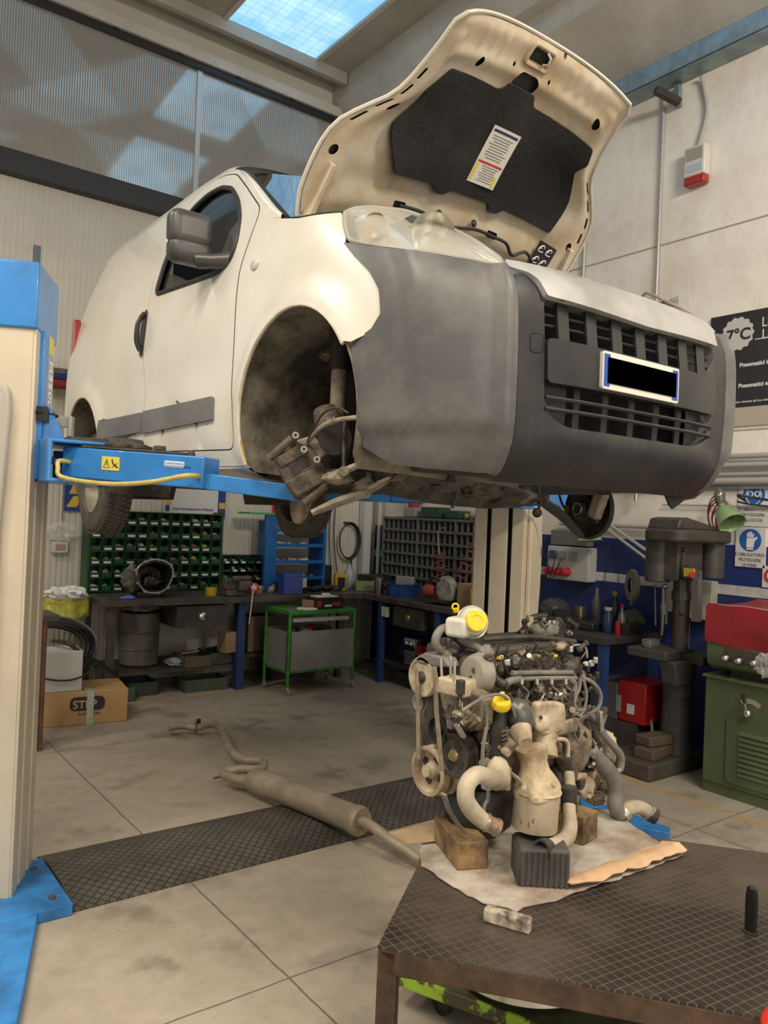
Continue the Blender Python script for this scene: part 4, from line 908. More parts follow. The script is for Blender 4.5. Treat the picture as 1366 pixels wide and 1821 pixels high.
# blocks carrying the engine
woodm = mat('oily_timber', (.32, .20, .09), .75, dirt=(.07, .045, .025), dscale=9, bump=.5, bscale=25)
wooda = mat('timber_end_grain', (.50, .36, .19), .8, dirt=(.25, .16, .08), dscale=20, bump=.4, bscale=60)
def block(name, label, c, size, rz, m, endm=None, cat='block'):
    o = MB().box((c[0], c[1], c[2]+size[2]/2), size, rz).build(name, m, bev=.006); return tag(o, label, cat)
block('timber_block', 'long oily timber block with a pale sawn end, left of the ribbed rubber block', (1.705, 1.80, TZ+.006), (.10, .22, .085), -22, woodm)
rb = MB().box((1.80, 1.555, TZ+.006+.055), (.145, .13, .11), -38).build('rubber_block', mat('black_ribbed_block', (.05, .047, .043), .7, dirt=(.09, .08, .07), dscale=7), bev=.008)
tag(rb, 'black ribbed rubber block under the exhaust can of the engine', 'block')
rr_ = Matrix.Rotation(R(-38), 3, 'Z')
for k in range(9):
    for sd in (0, 1):
        o_ = Vector((-.064+.016*k, -.067, 0)) if sd == 0 else Vector((-.0745, -.056+.014*k, 0))
        MB().cyl(Vector((1.80, 1.555, TZ+.012))+rr_ @ o_, Vector((1.80, 1.555, TZ+.108))+rr_ @ o_, .004, n=6).build('rib', MATS['black_ribbed_block'], rb)
block('timber_block', 'squat cracked timber block behind the ribbed one, under the right end of the engine', (2.13, 1.70, TZ+.006), (.10, .12, .095), 12, woodm)
block('timber_offcut', 'small pale timber offcut with dark stains in front of the oily cardboard', (1.525, 1.42, TZ), (.032, .125, .038), 26, mat('stained_offcut', (.55, .48, .36), .8, dirt=(.10, .08, .06), dscale=26, bump=.3, bscale=60))
hn = thing('steel_bar', 'dark upright steel bar standing in the plate near the right edge of the stand', 'bar', (2.051, 1.051, TZ))
hp = Vector((2.051, 1.051, TZ+.001))
MB().tube([hp, hp+Vector((0, 0, .09)), hp+Vector((0, 0, .115)), hp+Vector((0, 0, .12))], [.016, .017, .014, .006], 14, flat=(1, .6)).build('bar', mat('handle_black', (.02, .02, .02), .35, metal=.5), hn)
MB().cyl(hp, hp+Vector((0, 0, .004)), .02, n=16).build('foot', dk, hn)
# green dolly with a wheel rim beneath the stand
dol = thing('dolly', 'chipped lime green trolley with castors under the work stand', 'dolly', (1.8, 1.9, 0))
gpm = mat('chipped_lime_paint', (.30, .48, .04), .6, dirt=(.07, .06, .03), dscale=14, damt=.55, dsharp=.03)
d0 = onZ(704, 1724, .14); d0.z = 0; d1_ = onZ(985, 1828, .14); d1_.z = 0; dx = (d1_-d0).normalized(); dy = Vector((-dx.y, dx.x, 0)); dy = dy if dy.dot(CF) > 0 else -dy
MB().prism(rnd([(0, 0), (.9, 0), (.9, .42), (0, .42)], .04), d0+Vector((0, 0, .105)), dx, dy, .03).build('deck', mat('dolly_deck', (.06, .05, .035), .7, dirt=(.10, .13, .04), dscale=8), dol, bev=.006)
MB().bar(d0+dx*-.01-dy*.005+Vector((0, 0, .118)), d0+dx*.91-dy*.005+Vector((0, 0, .118)), .016, .045, (0, 0, 1)).build('front_edge', gpm, dol, bev=.004)
MB().bar(d0-dx*.008+Vector((0, 0, .118)), d0-dx*.008+dy*.42+Vector((0, 0, .118)), .016, .045, (0, 0, 1)).build('side_edge', gpm, dol, bev=.004)
for a, b in ((.14, .08), (.8, .08), (.14, .36), (.8, .36)):
    q = d0+dx*a+dy*b; w_ = MB().cyl(q+Vector((-.012, 0, .04)), q+Vector((.012, 0, .04)), .04, n=20).build('castor_wheel', blk, dol); MB().box(q+Vector((0, 0, .075)), (.04, .03, .03)).build('castor_fork', dk, w_)
dr = MB().lathe([(0, .16), (.1, .24), (.3, .26), (.6, .255), (.75, .27), (1, .27)], d0+dx*.36+dy*.24+Vector((0, 0, .142)), d0+dx*.36+dy*.24+Vector((0, 0, .24)), 48).build('wheel_rim', chrome, smooth=30)
tag(dr, 'shiny steel wheel rim lying on the lime green trolley under the stand', 'wheel rim')
rc = MB().ball((0, 0, 0), .05, (1.5, 1, .5), 16).build('red_cover', mat('red_plastic', (.62, .03, .02), .4)); rc.location = (1.722, .792, TZ+.022)
tag(rc, 'red plastic cap resting on the near right corner of the work stand', 'cap')

# ================= the engine
eng = thing('car_engine', 'dusty diesel car engine standing on blocks on the work stand', 'engine', (1.9, 1.86, TZ))
al = mat('dusty_aluminium', (.36, .30, .21), .6, dirt=(.11, .085, .055), dscale=16, metal=.35, bump=.5, bscale=35)
al_d = mat('grimy_aluminium', (.13, .115, .09), .55, dirt=(.035, .03, .024), dscale=15, metal=.4, bump=.5, bscale=35)
pale = mat('pale_dusty_metal', (.56, .47, .33), .65, dirt=(.27, .20, .12), dscale=14, bump=.35, bscale=30)
hose_m = mat('dusty_rubber_hose', (.13, .125, .11), .65, dirt=(.22, .20, .165), dscale=8, bump=.1, bscale=40)
hose_p = mat('mud_coated_pipe', (.52, .45, .33), .75, dirt=(.33, .27, .18), dscale=8, bump=.2, bscale=40)
plast = mat('black_engine_plastic', (.028, .026, .024), .42, dirt=(.07, .06, .045), dscale=12)
beltm = mat('dusty_belt', (.30, .245, .165), .85, dirt=(.19, .15, .10), dscale=20)
yelp = mat('yellow_plastic', (.85, .62, .02), .35, dirt=(.7, .48, .03), dscale=15)
steel_e = mat('zinc_steel', (.50, .47, .40), .4, metal=.7)
def EP(nm, b, m, **k): return b.build(nm, m, eng, **k)
EP('engine_block', MB().box((1.95, 1.90, .96), (.46, .26, .28)), al_d, bev=.02)
EP('oil_pan', MB().box((1.95, 1.92, .765), (.40, .20, .14)), dk, bev=.04, seg=4)
EP('sump_bowl', MB().lathe([(0, .05), (.3, .10), (.8, .125), (1, .125)], onY(852, 1490, 1.80), onY(852, 1415, 1.84), 32), dk)
EP('cylinder_head', MB().box((1.94, 1.90, 1.14), (.52, .24, .12)), al_d, bev=.012)
EP('cam_cover', MB().box((1.95, 1.93, 1.215), (.48, .18, .05)), plast, bev=.02)
EP('intake_manifold', MB().box((1.99, 1.99, 1.20), (.44, .12, .09)), plast, bev=.02)
EP('bell_housing', MB().lathe([(0, .15), (.5, .17), (1, .175)], (2.14, 1.90, .90), (2.24, 1.90, .90), 28), al, bev=.004)
for k, (a, b, r, sc) in enumerate((((1050, 1350), 1.80, .05, (1, .8, 1.4)), ((1075, 1390), 1.85, .045, (1.2, .8, 1)), ((1040, 1395), 1.80, .04, (1, .8, 1.2)), ((1060, 1420), 1.82, .03, (1.4, .8, .8)), ((1078, 1330), 1.85, .05, (.8, .8, 1.3)), ((1030, 1330), 1.78, .035, (1, 1, 1)))):
    EP('gearbox_lug', MB().lump(onY(*a, b), r, sc, .4, 2.5, seed=k+20), al if k % 2 else pale)
# timing side
X1 = 1.66
tc_ = [(815, 1168), (858, 1165), (862, 1215), (856, 1260), (838, 1300), (800, 1310), (790, 1285), (800, 1230)]
tp = [onX(a, b, X1) for a, b in tc_]
EP('timing_cover', MB().prism([(p_.y-1.85, p_.z-1.0) for p_ in tp], (X1, 1.85, 1.0), (0, 1, 0), (0, 0, 1), .06), al_d, bev=.012)
gc = onX(843, 1198, X1-.01); EP('cam_gear_cover', MB().lathe([(0, .062), (.5, .058), (.9, .05), (1, .04)], gc+Vector((.03, 0, 0)), gc-Vector((.014, 0, 0)), 32), mat('dusty_grey_cover', (.30, .275, .225), .6, dirt=(.2, .18, .14), dscale=9))
for q in ((843, 1192), (838, 1206)): EP('cover_hole', MB().cyl(onX(*q, 1.634), onX(*q, 1.638), .008, n=12), dk)
def pulley(nm, c, R_, w_, m, holes=0, hub=.02, hubm=None, rib=True, dish=.5):
    ax = Vector((-1, 0, 0)); c = Vector(c)
    o = MB().lathe([(0, R_*.85), (.0, R_), (.12, R_*1.02), (.2, R_*.95), (.35, R_*.97), (.5, R_*.94), (.65, R_*.97), (.8, R_*.95), (.88, R_*1.02), (1, R_), (1, R_*.86), (1-dish, R_*.80), (1-dish, .001)], c, c+ax*w_, 44, cap=True).build(nm, m, eng, smooth=30)
    MB().lathe([(0, hub*1.4), (.5, hub*1.2), (.6, hub), (1, hub*.9)], c+ax*(w_*(1-dish)), c+ax*(w_+.006), 16).build('hub', hubm or m, o)
    for k in range(holes):
        a = 2*math.pi*(k+.3)/holes; q = c+ax*(w_*(1-dish)+.0015)+Vector((0, math.cos(a)*R_*.53, math.sin(a)*R_*.53)); MB().prism(rnd([(-.016, -.010), (.016, -.010), (.011, .012), (-.011, .012)], .006), q, Vector((0, math.sin(a), -math.cos(a))), Vector((0, math.cos(a), math.sin(a))), .001).build('pulley_window', dk, o)
    return o
pulley('crank_pulley', onX(774, 1368, 1.66), .076, .035, pale, 4, .02, None, dish=.75)
pulley('crank_damper', onX(790, 1366, 1.70), .080, .028, pale, 0)
pulley('water_pump_pulley', onX(826, 1340, 1.68), .066, .05, plast, 4, .014, mat('brass_bolt', (.45, .33, .17), .4, metal=.6), dish=.12)
pulley('alternator_pulley', onX(757, 1203, 1.64), .062, .02, pale, 0, .014, al_d, dish=.2)
pulley('tensioner_pulley', onX(790, 1296, 1.66), .045, .03, dk, 0, .012)
pulley('idler_pulley', onX(751, 1248, 1.66), .026, .02, steel_e, 0, .008)
def belt(pts, X, w_=.022, t_=.004):
    P_ = [onX(a, b, X) for a, b in pts]; return EP('drive_belt', MB().tube(P_, w_/2, 8, flat=(1, .2)), beltm)
belt([(741, 1190), (743, 1260), (744, 1350)], 1.61, .02); belt([(773, 1185), (776, 1262), (786, 1372)], 1.60, .022)
EP('alternator', MB().lathe([(0, .05), (.1, .065), (.8, .065), (1, .055)], onX(765, 1200, 1.68), onX(765, 1200, 1.68)+Vector((.13, 0, 0)), 28), al, bev=.004)
EP('belt_guard', MB().prism([(p_.y-1.9, p_.z-1.2) for p_ in XP(1.62, (735, 1172), (755, 1160), (790, 1170), (800, 1187), (770, 1186), (745, 1180))], (1.62, 1.9, 1.2), (0, 1, 0), (0, 0, 1), .05), mat('grey_guard', (.16, .155, .14), .6, dirt=(.24, .22, .18), dscale=8), bev=.006)
# engine mount with three studs
EP('engine_mount', MB().box(onX(800, 1222, 1.57)+Vector((.03, 0, 0)), (.075, .10, .05), 10), pale, bev=.008)
EP('mount_label', MB().box(onX(788, 1225, 1.565), (.002, .045, .022), 10), mat('casting_label', (.72, .66, .50), .6))
for q, q2 in (((786, 1208), (784, 1170)), ((802, 1204), (801, 1166)), ((808, 1213), (809, 1176))):
    EP('mount_stud', MB().cyl(onX(*q, 1.57), onX(*q2, 1.57), .0045, n=10), steel_e)
EP('mount_bracket', MB().prism([(p_.y-1.8, p_.z-1.1) for p_ in XP(1.61, (779, 1232), (838, 1226), (862, 1240), (856, 1290), (845, 1302), (806, 1282), (786, 1262))], (1.61, 1.8, 1.1), (0, 1, 0), (0, 0, 1), .05), al, bev=.010)
for k in range(5):
    a = XP(1.60, (795+k*10, 1282+k*3), (828+k*6, 1262+k*4)); EP('bracket_rib', MB().tube(a, [.004, .009], 8), al)
EP('sensor_plug', MB().box(onX(819, 1222, 1.54), (.02, .022, .042)).box(onX(818, 1235, 1.54), (.012, .012, .02)), plast, bev=.003)
for q in ((818, 1244), (822, 1248)): EP('sensor_pin', MB().cyl(onX(q[0], q[1], 1.54), onX(q[0], q[1]+12, 1.54), .002, n=6), steel_e)
# coolant reservoir with yellow cap
Yr = 1.84
ra, rb_ = onY(806, 1118, Yr), onY(843, 1108, Yr-.03)
rs = EP('coolant_reservoir', MB().box((ra+rb_)/2+Vector((-.01, 0, -.002)), (.09, .075, .062), 20), mat('milky_plastic', (.66, .66, .60), .4, dirt=(.55, .53, .44), dscale=10), bev=.014, seg=4)
fd = (onY(850, 1103, Yr-.075)-onY(836, 1107, Yr-.01)).normalized()
c0 = onY(838, 1107, Yr-.03)
MB().lathe([(0, .043), (.5, .047), (1, .040)], c0, c0+fd*.035, 28).build('reservoir_neck', MATS['milky_plastic'], rs)
cp_ = MB().lathe([(0, .033), (.1, .035), (.85, .034), (1, .030), (1, .018), (.9, .016)], c0+fd*.032, c0+fd*.058, 28).build('reservoir_cap', yelp, rs, smooth=30)
MB().torus(c0+fd*.012, fd, .05, .0035, 32, 6).build('reservoir_clip', steel_e, rs)
EP('oil_dipstick_ring', MB().torus(onY(810, 1079, 1.9), (-.6, -.8, .2), .010, .0032, 18, 8), yelp); EP('dipstick_cap', MB().cyl(onY(811, 1082, 1.9), onY(812, 1088, 1.9), .011, n=12), yelp); EP('dipstick_tube', MB().cyl(onY(812, 1088, 1.9), onY(818, 1110, 1.9), .005, n=8), plast)
def hose(nm, pts, Y, r, m, sm=5, n=12, **k): return EP(nm, MB().tube([onY(a[0], a[1], a[2] if len(a) > 2 else Y) for a in pts], r, n, smooth=sm, **k), m)
hose('coolant_hose', [(800, 1114), (784, 1120), (775, 1135), (777, 1150), (791, 1160)], 1.86, .0135, hose_m)
MB().tube([onY(788, 1158, 1.86), onY(796, 1166, 1.86)], .017, 14).build('hose_end', pale, eng)
hose('coolant_hose', [(815, 1131), (828, 1142), (845, 1150), (862, 1158)], 1.82, .013, hose_m)
hose('vent_hose', [(799, 1152), (797, 1140), (806, 1134), (818, 1142), (826, 1152)], 1.84, .010, plast)
cor = hose('corrugated_hose', [(866, 1166), (873, 1190), (882, 1210), (900, 1217)], 1.68, .012, plast)
for k in range(16):
    t = k/15; q = catmull([onY(868, 1170, 1.68), onY(872, 1188, 1.68), onY(880, 1207, 1.68), onY(892, 1216, 1.68)], 8); i_ = min(len(q)-2, int(t*(len(q)-1))); MB().torus(q[i_], q[i_+1]-q[i_], .0125, .0025, 14, 5).build('hose_ring', plast, cor)
EP('hose_union', MB().lump(onY(864, 1160, 1.72), .022, (1.2, 1, 1), .3, seed=5), hose_m)
# top
hose('wiring_tray', [(858, 1137), (900, 1134), (960, 1133), (1022, 1142)], 1.86, .011, plast, 2, 8)
EP('throttle_body', MB().lathe([(0, .03), (.2, .045), (.8, .042), (1, .03)], onY(975, 1118, 1.98), onY(1000, 1118, 1.92), 20), plast)
EP('intake_duct', MB().lump(onY(965, 1120, 1.95), .045, (1.5, 1, .7), .25, seed=12), hose_m)
hose('breather_hose', [(925, 1128), (934, 1118), (938, 1107), (950, 1098), (970, 1095)], 1.95, [.014, .013, .012, .012], plast)
EP('hose_sleeve', MB().cyl(onY(934, 1112, 1.94), onY(944, 1101, 1.94), .015, n=14), pale)
hose('breather_hose', [(968, 1098), (966, 1112), (978, 1120), (992, 1116)], 1.92, .008, hose_m)
hose('metal_pipe', [(1018, 1148), (1035, 1147), (1043, 1155), (1044, 1170)], 1.84, .004, steel_e)
EP('egr_valve', MB().lathe([(0, .02), (.4, .026), (.6, .014), (1, .012)], onY(996, 1145, 1.80), onY(1004, 1160, 1.76), 18), al_d)
EP('vacuum_capsule', MB().ball(onY(998, 1150, 1.78), .022, (1.4, 1, .7), 16), pale)
EP('coil_cover', MB().lump(onY(1010, 1185, 1.80), .045, (1.3, .9, .8), .2, seed=2), al_d)
for k, (a, b) in enumerate(((889, 1175), (922, 1173), (955, 1172), (987, 1171))):
    j = EP('injector', MB().lathe([(0, .010), (.4, .012), (.6, .008), (1, .008)], onY(a+2, b+22, 1.76), onY(a, b-3, 1.80), 12), al_d)
    MB().box(onY(a, b-5, 1.79), (.022, .018, .010), 20).build('injector_clip', yelp if k != 1 else MATS['milky_plastic'], j, bev=.003)
    hose('injector_lead', [(a+4, b-2), (a+10, b+10), (a+16, b+25)], 1.74, .0028, plast, 4, 6)
    hose('leak_off_pipe', [(a-20, b-6), (a-8, b-14), (a+8, b-12), (a+16, b-5)], 1.80, .003, plast, 4, 6)
EP('white_connector', MB().box(onY(905, 1178, 1.76), (.03, .02, .018), 15), mat('white_plastic', (.72, .70, .64), .4), bev=.004)
r1 = hose('fuel_rail', [(910, 1197), (960, 1196), (1018, 1196)], 1.73, .0085, hose_m, 0)
r1 = hose('fuel_rail', [(922, 1208), (970, 1206), (1024, 1206)], 1.72, .0075, hose_m, 0)
hose('inlet_union', [(896, 1222), (905, 1212), (926, 1208)], 1.72, .012, hose_m)
for a in (928, 955, 981, 1006):
    hose('high_pressure_pipe', [(a, 1210), (a+1, 1220), (a+12, 1232), (a+5, 1247), (a-8, 1252)], 1.71, .0035, steel_e if a == 955 else hose_m, 4, 8)
    EP('pipe_nut', MB().cyl(onY(a, 1207, 1.705), onY(a, 1216, 1.705), .007, n=6), steel_e)
for k in range(14):
    a = 880+random.random()*150; b = 1222+random.random()*30; EP('casting_boss', MB().lump(onY(a, b, 1.77), .014+.012*random.random(), (1.4, 1, .8), .4, seed=k+40, sub=2), (al_d, dk, al)[k % 3])
for k in range(12):
    a = 1000+random.random()*62; b = 1150+random.random()*60; EP('connector', MB().box(onY(a, b, 1.80), (.018, .016, .022), random.random()*90), (plast, steel_e, plast, dk)[k % 4], bev=.003)
for q in ((1041, 1178), (1051, 1176)): EP('sensor_cap', MB().cyl(onY(q[0], q[1], 1.82), onY(q[0]+2, q[1]+7, 1.82), .009, n=12), MATS['white_plastic'])
hose('dipstick_guide', [(822, 1264), (840, 1252), (862, 1240), (886, 1235), (903, 1243), (915, 1270), (922, 1300), (930, 1318)], 1.60, .0045, hose_m, 5, 8)
EP('yellow_oil_cap', MB().lathe([(0, .030), (.5, .031), (1, .026)], onY(890, 1254, 1.62), onY(892, 1244, 1.61), 22), yelp); EP('cap_grip', MB().box(onY(893, 1238, 1.61), (.018, .012, .026), 20), yelp, bev=.004)
hose('oil_filler_neck', [(889, 1262), (886, 1290), (884, 1315), (882, 1345)], 1.64, [.023, .025, .021, .023], plast, 0, 18)
EP('neck_elbow', MB().lump(onY(890, 1350, 1.64), .028, (1.5, 1, .8), .2, seed=8), plast)
hose('drain_pipe', [(863, 1250), (866, 1275), (864, 1300), (859, 1330), (858, 1368)], 1.62, .0055, hose_m, 4, 8)
for b in (1285, 1330): EP('pipe_clip', MB().torus(onY(866 if b < 1300 else 868, b, 1.62), (0, 1, 0), .010, .003, 14, 6), plast)
hose('sensor_rod', [(868, 1405), (868, 1420), (862, 1432), (860, 1445)], 1.60, .005, hose_m, 3, 8)
# turbo, manifold, catalyst
EP('turbo_dome', MB().ball(onY(927, 1277, 1.60)+Vector((.01, .02, 0)), .047, (.95, .9, 1.22), 24, Matrix.Rotation(R(-18), 4, 'Y')), mat('sooty_steel', (.20, .195, .18), .38, metal=.55, dirt=(.06, .06, .055), dscale=7), smooth=80)
EP('turbo_snout', MB().lathe([(0, .036), (.5, .028), (1, .020)], onY(925, 1300, 1.60), onY(935, 1322, 1.56), 20), pale)
for k in range(4): EP('compressor_fin', MB().tube(YP(1.60, (903, 1296+k*7), (890, 1302+k*7)), [.006, .010], 8, flat=(1, .4)), al_d)
ms_ = EP('manifold_shield', MB().prism(rnd([(-.062, .045), (-.05, .052), (.02, .048), (.055, .040), (.062, .0), (.055, -.045), (.02, -.055), (-.03, -.05), (-.055, -.03)], .012), onY(970, 1273, 1.64), (.98, -.15, 0), (0, 0, 1), .03), pale, bev=.012, seg=3)
MB().lump(onY(966, 1286, 1.62), .030, (1.3, .5, .9), .12, 1.6, seed=6).build('shield_boss', pale, ms_); MB().cyl(onY(962, 1276, 1.60), onY(962, 1276, 1.64), .006, n=10).build('shield_bolt', dk, ms_)
EP('manifold_flange', MB().box(onY(1003, 1290, 1.70), (.10, .05, .05), 5), al, bev=.01)
EP('lifting_eye', MB().torus(onY(1006, 1243, 1.68), (.2, 1, 0), .016, .006, 22, 8), rusty); EP('eye_bracket', MB().box(onY(1012, 1262, 1.69), (.045, .012, .05), 10), rusty, bev=.004); EP('eye_bolt', MB().cyl(onY(1018, 1262, 1.68), onY(1018, 1262, 1.66), .011, n=6), pale)
hose('egr_pipe', [(955, 1301), (975, 1302), (995, 1300), (1003, 1285)], 1.64, .0105, pale)
hose('shield_strap', [(958, 1316), (985, 1314), (1008, 1318), (1010, 1345)], 1.64, .007, pale)
EP('cat_upper', MB().lathe([(0, .042), (.35, .040), (.6, .036), (1, .045)], onY(968, 1345, 1.63), onY(968, 1305, 1.65), 28), pale)
shp = [(0, .070), (.12, .072), (.2, .068), (.35, .058), (.5, .045), (.7, .040), (.85, .046), (1, .050)]
sh_b = MB().lathe(shp, onY(956, 1410, 1.60), onY(946, 1330, 1.61), 36)
for v in sh_b.b.verts:
    k = noise.noise(v.co*22); v.co += Vector((k*.012, k*.008, 0))
EP('catalyst_heat_shield', sh_b, mat('cream_heat_shield', (.64, .53, .35), .6, dirt=(.38, .28, .16), dscale=12, bump=.4, bscale=40))
c_t, c_b = onY(956, 1405, 1.60), onY(950, 1474, 1.60)
can = EP('catalyst_can', MB().lathe([(0, .055), (.015, .066), (.05, .068), (.93, .067), (.95, .070), (1, .070)], c_b, c_t, 44), mat('dusty_can', (.56, .47, .34), .55, dirt=(.46, .37, .25), dscale=12, metal=.25), smooth=30)
for a, b in ((929, 1462), (942, 1467), (950, 1460)): MB().cyl(onY(a, b, 1.532), onY(a, b, 1.53)+Vector((0, .004, 0)), .0075, n=14).build('oil_spot', mat('oil_spot', (.24, .18, .11), .6), can)
MB().torus(c_t+(c_t-c_b).normalized()*.0, (0, 0, 1), .069, .004, 40, 6).build('clamp_ring', MATS['cream_heat_shield'], can)
for a, b in ((932, 1400), (987, 1394)): EP('shield_bolt', MB().cyl(onY(a, b, 1.53), onY(a, b, 1.56), .008, n=6), pale)
EP('sensor_boss', MB().lathe([(0, .010), (.5, .012), (.6, .007), (1, .007)], onY(905, 1340, 1.58), onY(888, 1328, 1.62), 12), pale)
EP('sensor_arm', MB().tube(YP(1.59, (893, 1352), (890, 1366), (888, 1378)), .007, 8), pale)
EP('stay_bracket', MB().tube(YP(1.60, (905, 1372), (918, 1382), (930, 1397)), .008, 8, flat=(1.4, .6)), pale)
EP('thermostat_housing', MB().lump(onY(885, 1375, 1.60), .038, (1, 1, 1.25), .12, seed=4), hose_p)
hose('lower_coolant_pipe', [(893, 1387, 1.58), (870, 1383, 1.55), (848, 1378, 1.53), (831, 1395, 1.52), (829, 1422, 1.52), (843, 1445, 1.52), (862, 1462, 1.51)], 1.6, [.025, .024, .0235, .0235, .0235, .024, .022], hose_p, 5, 18)
pe = EP('pipe_end', MB().lathe([(0, .023), (.15, .026), (.3, .022), (.7, .022), (.75, .025), (1, .024), (1, .018), (.3, .017)], onY(862, 1461, 1.51), onY(887, 1473, 1.49), 22, cap=False), mat('burnished_pipe', (.30, .19, .13), .4, metal=.6, dirt=(.45, .36, .25), dscale=14))
MB().cyl(onY(870, 1466, 1.50), onY(880, 1470, 1.495), .0175, n=18).build('pipe_bore', voidm, pe)
# right-hand pipes
hose('turbo_pipe', [(1012, 1372, 1.66), (1013, 1405, 1.64), (1012, 1440, 1.60), (1013, 1470, 1.58), (1006, 1492, 1.56), (988, 1502, 1.54), (972, 1508, 1.53)], 1.6, [.016, .02, .021, .025, .025, .024, .023], hose_p, 5, 18)
hose('rubber_sleeve', [(1012, 1400), (1012, 1445)], 1.615, .026, plast, 0, 18)
pe = EP('pipe_end', MB().lathe([(0, .024), (.3, .028), (1, .028), (1, .02), (0, .018)], onY(975, 1507, 1.532), onY(962, 1510, 1.52), 22, cap=False), plast)
MB().cyl(onY(970, 1508, 1.53), onY(964, 1509, 1.524), .021, n=18).build('pipe_bore', voidm, pe)
hose('intercooler_hose', [(1012, 1290, 1.80), (1030, 1312, 1.78), (1055, 1340, 1.76), (1085, 1375, 1.75), (1096, 1405, 1.74), (1094, 1432, 1.73), (1105, 1450, 1.72)], 1.7, [.020, .022, .028, .030, .029, .028, .026], hose_m, 5, 20)
hose('intercooler_pipe', [(1105, 1448, 1.72), (1118, 1438, 1.71), (1138, 1436, 1.70), (1160, 1448, 1.68)], 1.7, [.025, .026, .025, .025], hose_p, 5, 20)
for q in (((1106, 1449, 1.72), (1113, 1442, 1.715)), ((1150, 1441, 1.69), (1156, 1446, 1.685)), ((1043, 1326, 1.77), (1050, 1334, 1.765))): EP('hose_clamp', MB().cyl(onY(*q[0]), onY(*q[1]), .030, n=22), steel_e)
pe = EP('pipe_end', MB().lathe([(0, .028), (1, .028), (1, .022), (0, .02)], onY(1154, 1446, 1.685), onY(1166, 1453, 1.67), 22, cap=False), plast)
MB().cyl(onY(1158, 1448, 1.68), onY(1164, 1452, 1.673), .0225, n=18).build('pipe_bore', voidm, pe)
hose('gearbox_bracket', [(1045, 1268), (1062, 1282), (1072, 1305), (1092, 1328), (1104, 1345), (1103, 1368), (1092, 1372)], 1.78, [.010, .016, .014, .014, .015, .012, .006], mat('grey_casting', (.33, .32, .28), .5, metal=.4, dirt=(.24, .22, .18), dscale=10), 5, 12)
EP('bracket_stud', MB().cyl(onY(1064, 1270, 1.78), onY(1067, 1245, 1.78), .005, n=8), steel_e)
hose('wiring_loom', [(1035, 1205), (1055, 1215), (1068, 1235), (1064, 1258), (1045, 1270), (1028, 1278), (1018, 1290)], 1.72, .0075, hose_m)
hose('wiring_loom', [(1032, 1206), (1030, 1225), (1022, 1245), (1026, 1262), (1042, 1262)], 1.71, .006, hose_m)
hose('wiring_loom', [(1038, 1210), (1043, 1235), (1040, 1258), (1030, 1275)], 1.71, .0055, hose_m)
hose('wiring_loom', [(1012, 1208), (1022, 1216), (1020, 1235)], 1.72, .010, hose_m)
hose('wiring_loom', [(1015, 1282), (1020, 1300), (1028, 1318), (1032, 1305)], 1.70, .004, hose_m)
for k, (a, b, m_) in enumerate(((1045, 1290, plast), (1055, 1295, plast), (1040, 1310, dk), (1060, 1310, plast), (1025, 1300, dk), (1028, 1285, steel_e), (1050, 1320, plast))):
    EP('loom_connector', MB().cyl(onY(a-4, b-8, 1.74), onY(a+4, b+8, 1.74), .012, .010, 12), m_)
for k in range(16):
    a = 985+random.random()*60; b = 1315+random.random()*80; EP('starter_boss', MB().lump(onY(a, b, 1.76+.05*random.random()), .014+.018*random.random(), (1, 1, 1.2), .4, seed=k+70, sub=2), (rusty, al, dk, al_d)[k % 4])
EP('starter_motor', MB().cyl(onY(1005, 1340, 1.74), onY(1012, 1385, 1.74), .033, n=20), rusty, bev=.004)
EP('coolant_stub', MB().tube(YP(1.72, (1018, 1385), (1030, 1380), (1040, 1380)), .012, 12), pale)
for k in range(10):
    a = 858+random.random()*30; b = 1310+random.random()*90; EP('front_bolt', MB().cyl(onY(a, b, 1.66), onY(a, b, 1.645), .008, n=6), (al, steel_e)[k % 2])
EP('sump_stay', MB().tube(YP(1.70, (789, 1412), (797, 1438), (812, 1462), (826, 1480)), .009, 8, flat=(1.6, .5)), MATS['grey_guard'])
EP('block_flank', MB().lump(onY(905, 1340, 1.72), .085, (1.0, .6, 1.3), .25, 2.5, seed=77), pale)
EP('block_web', MB().lump(onY(865, 1320, 1.74), .05, (.8, .8, 1.5), .35, 3, seed=78), al)

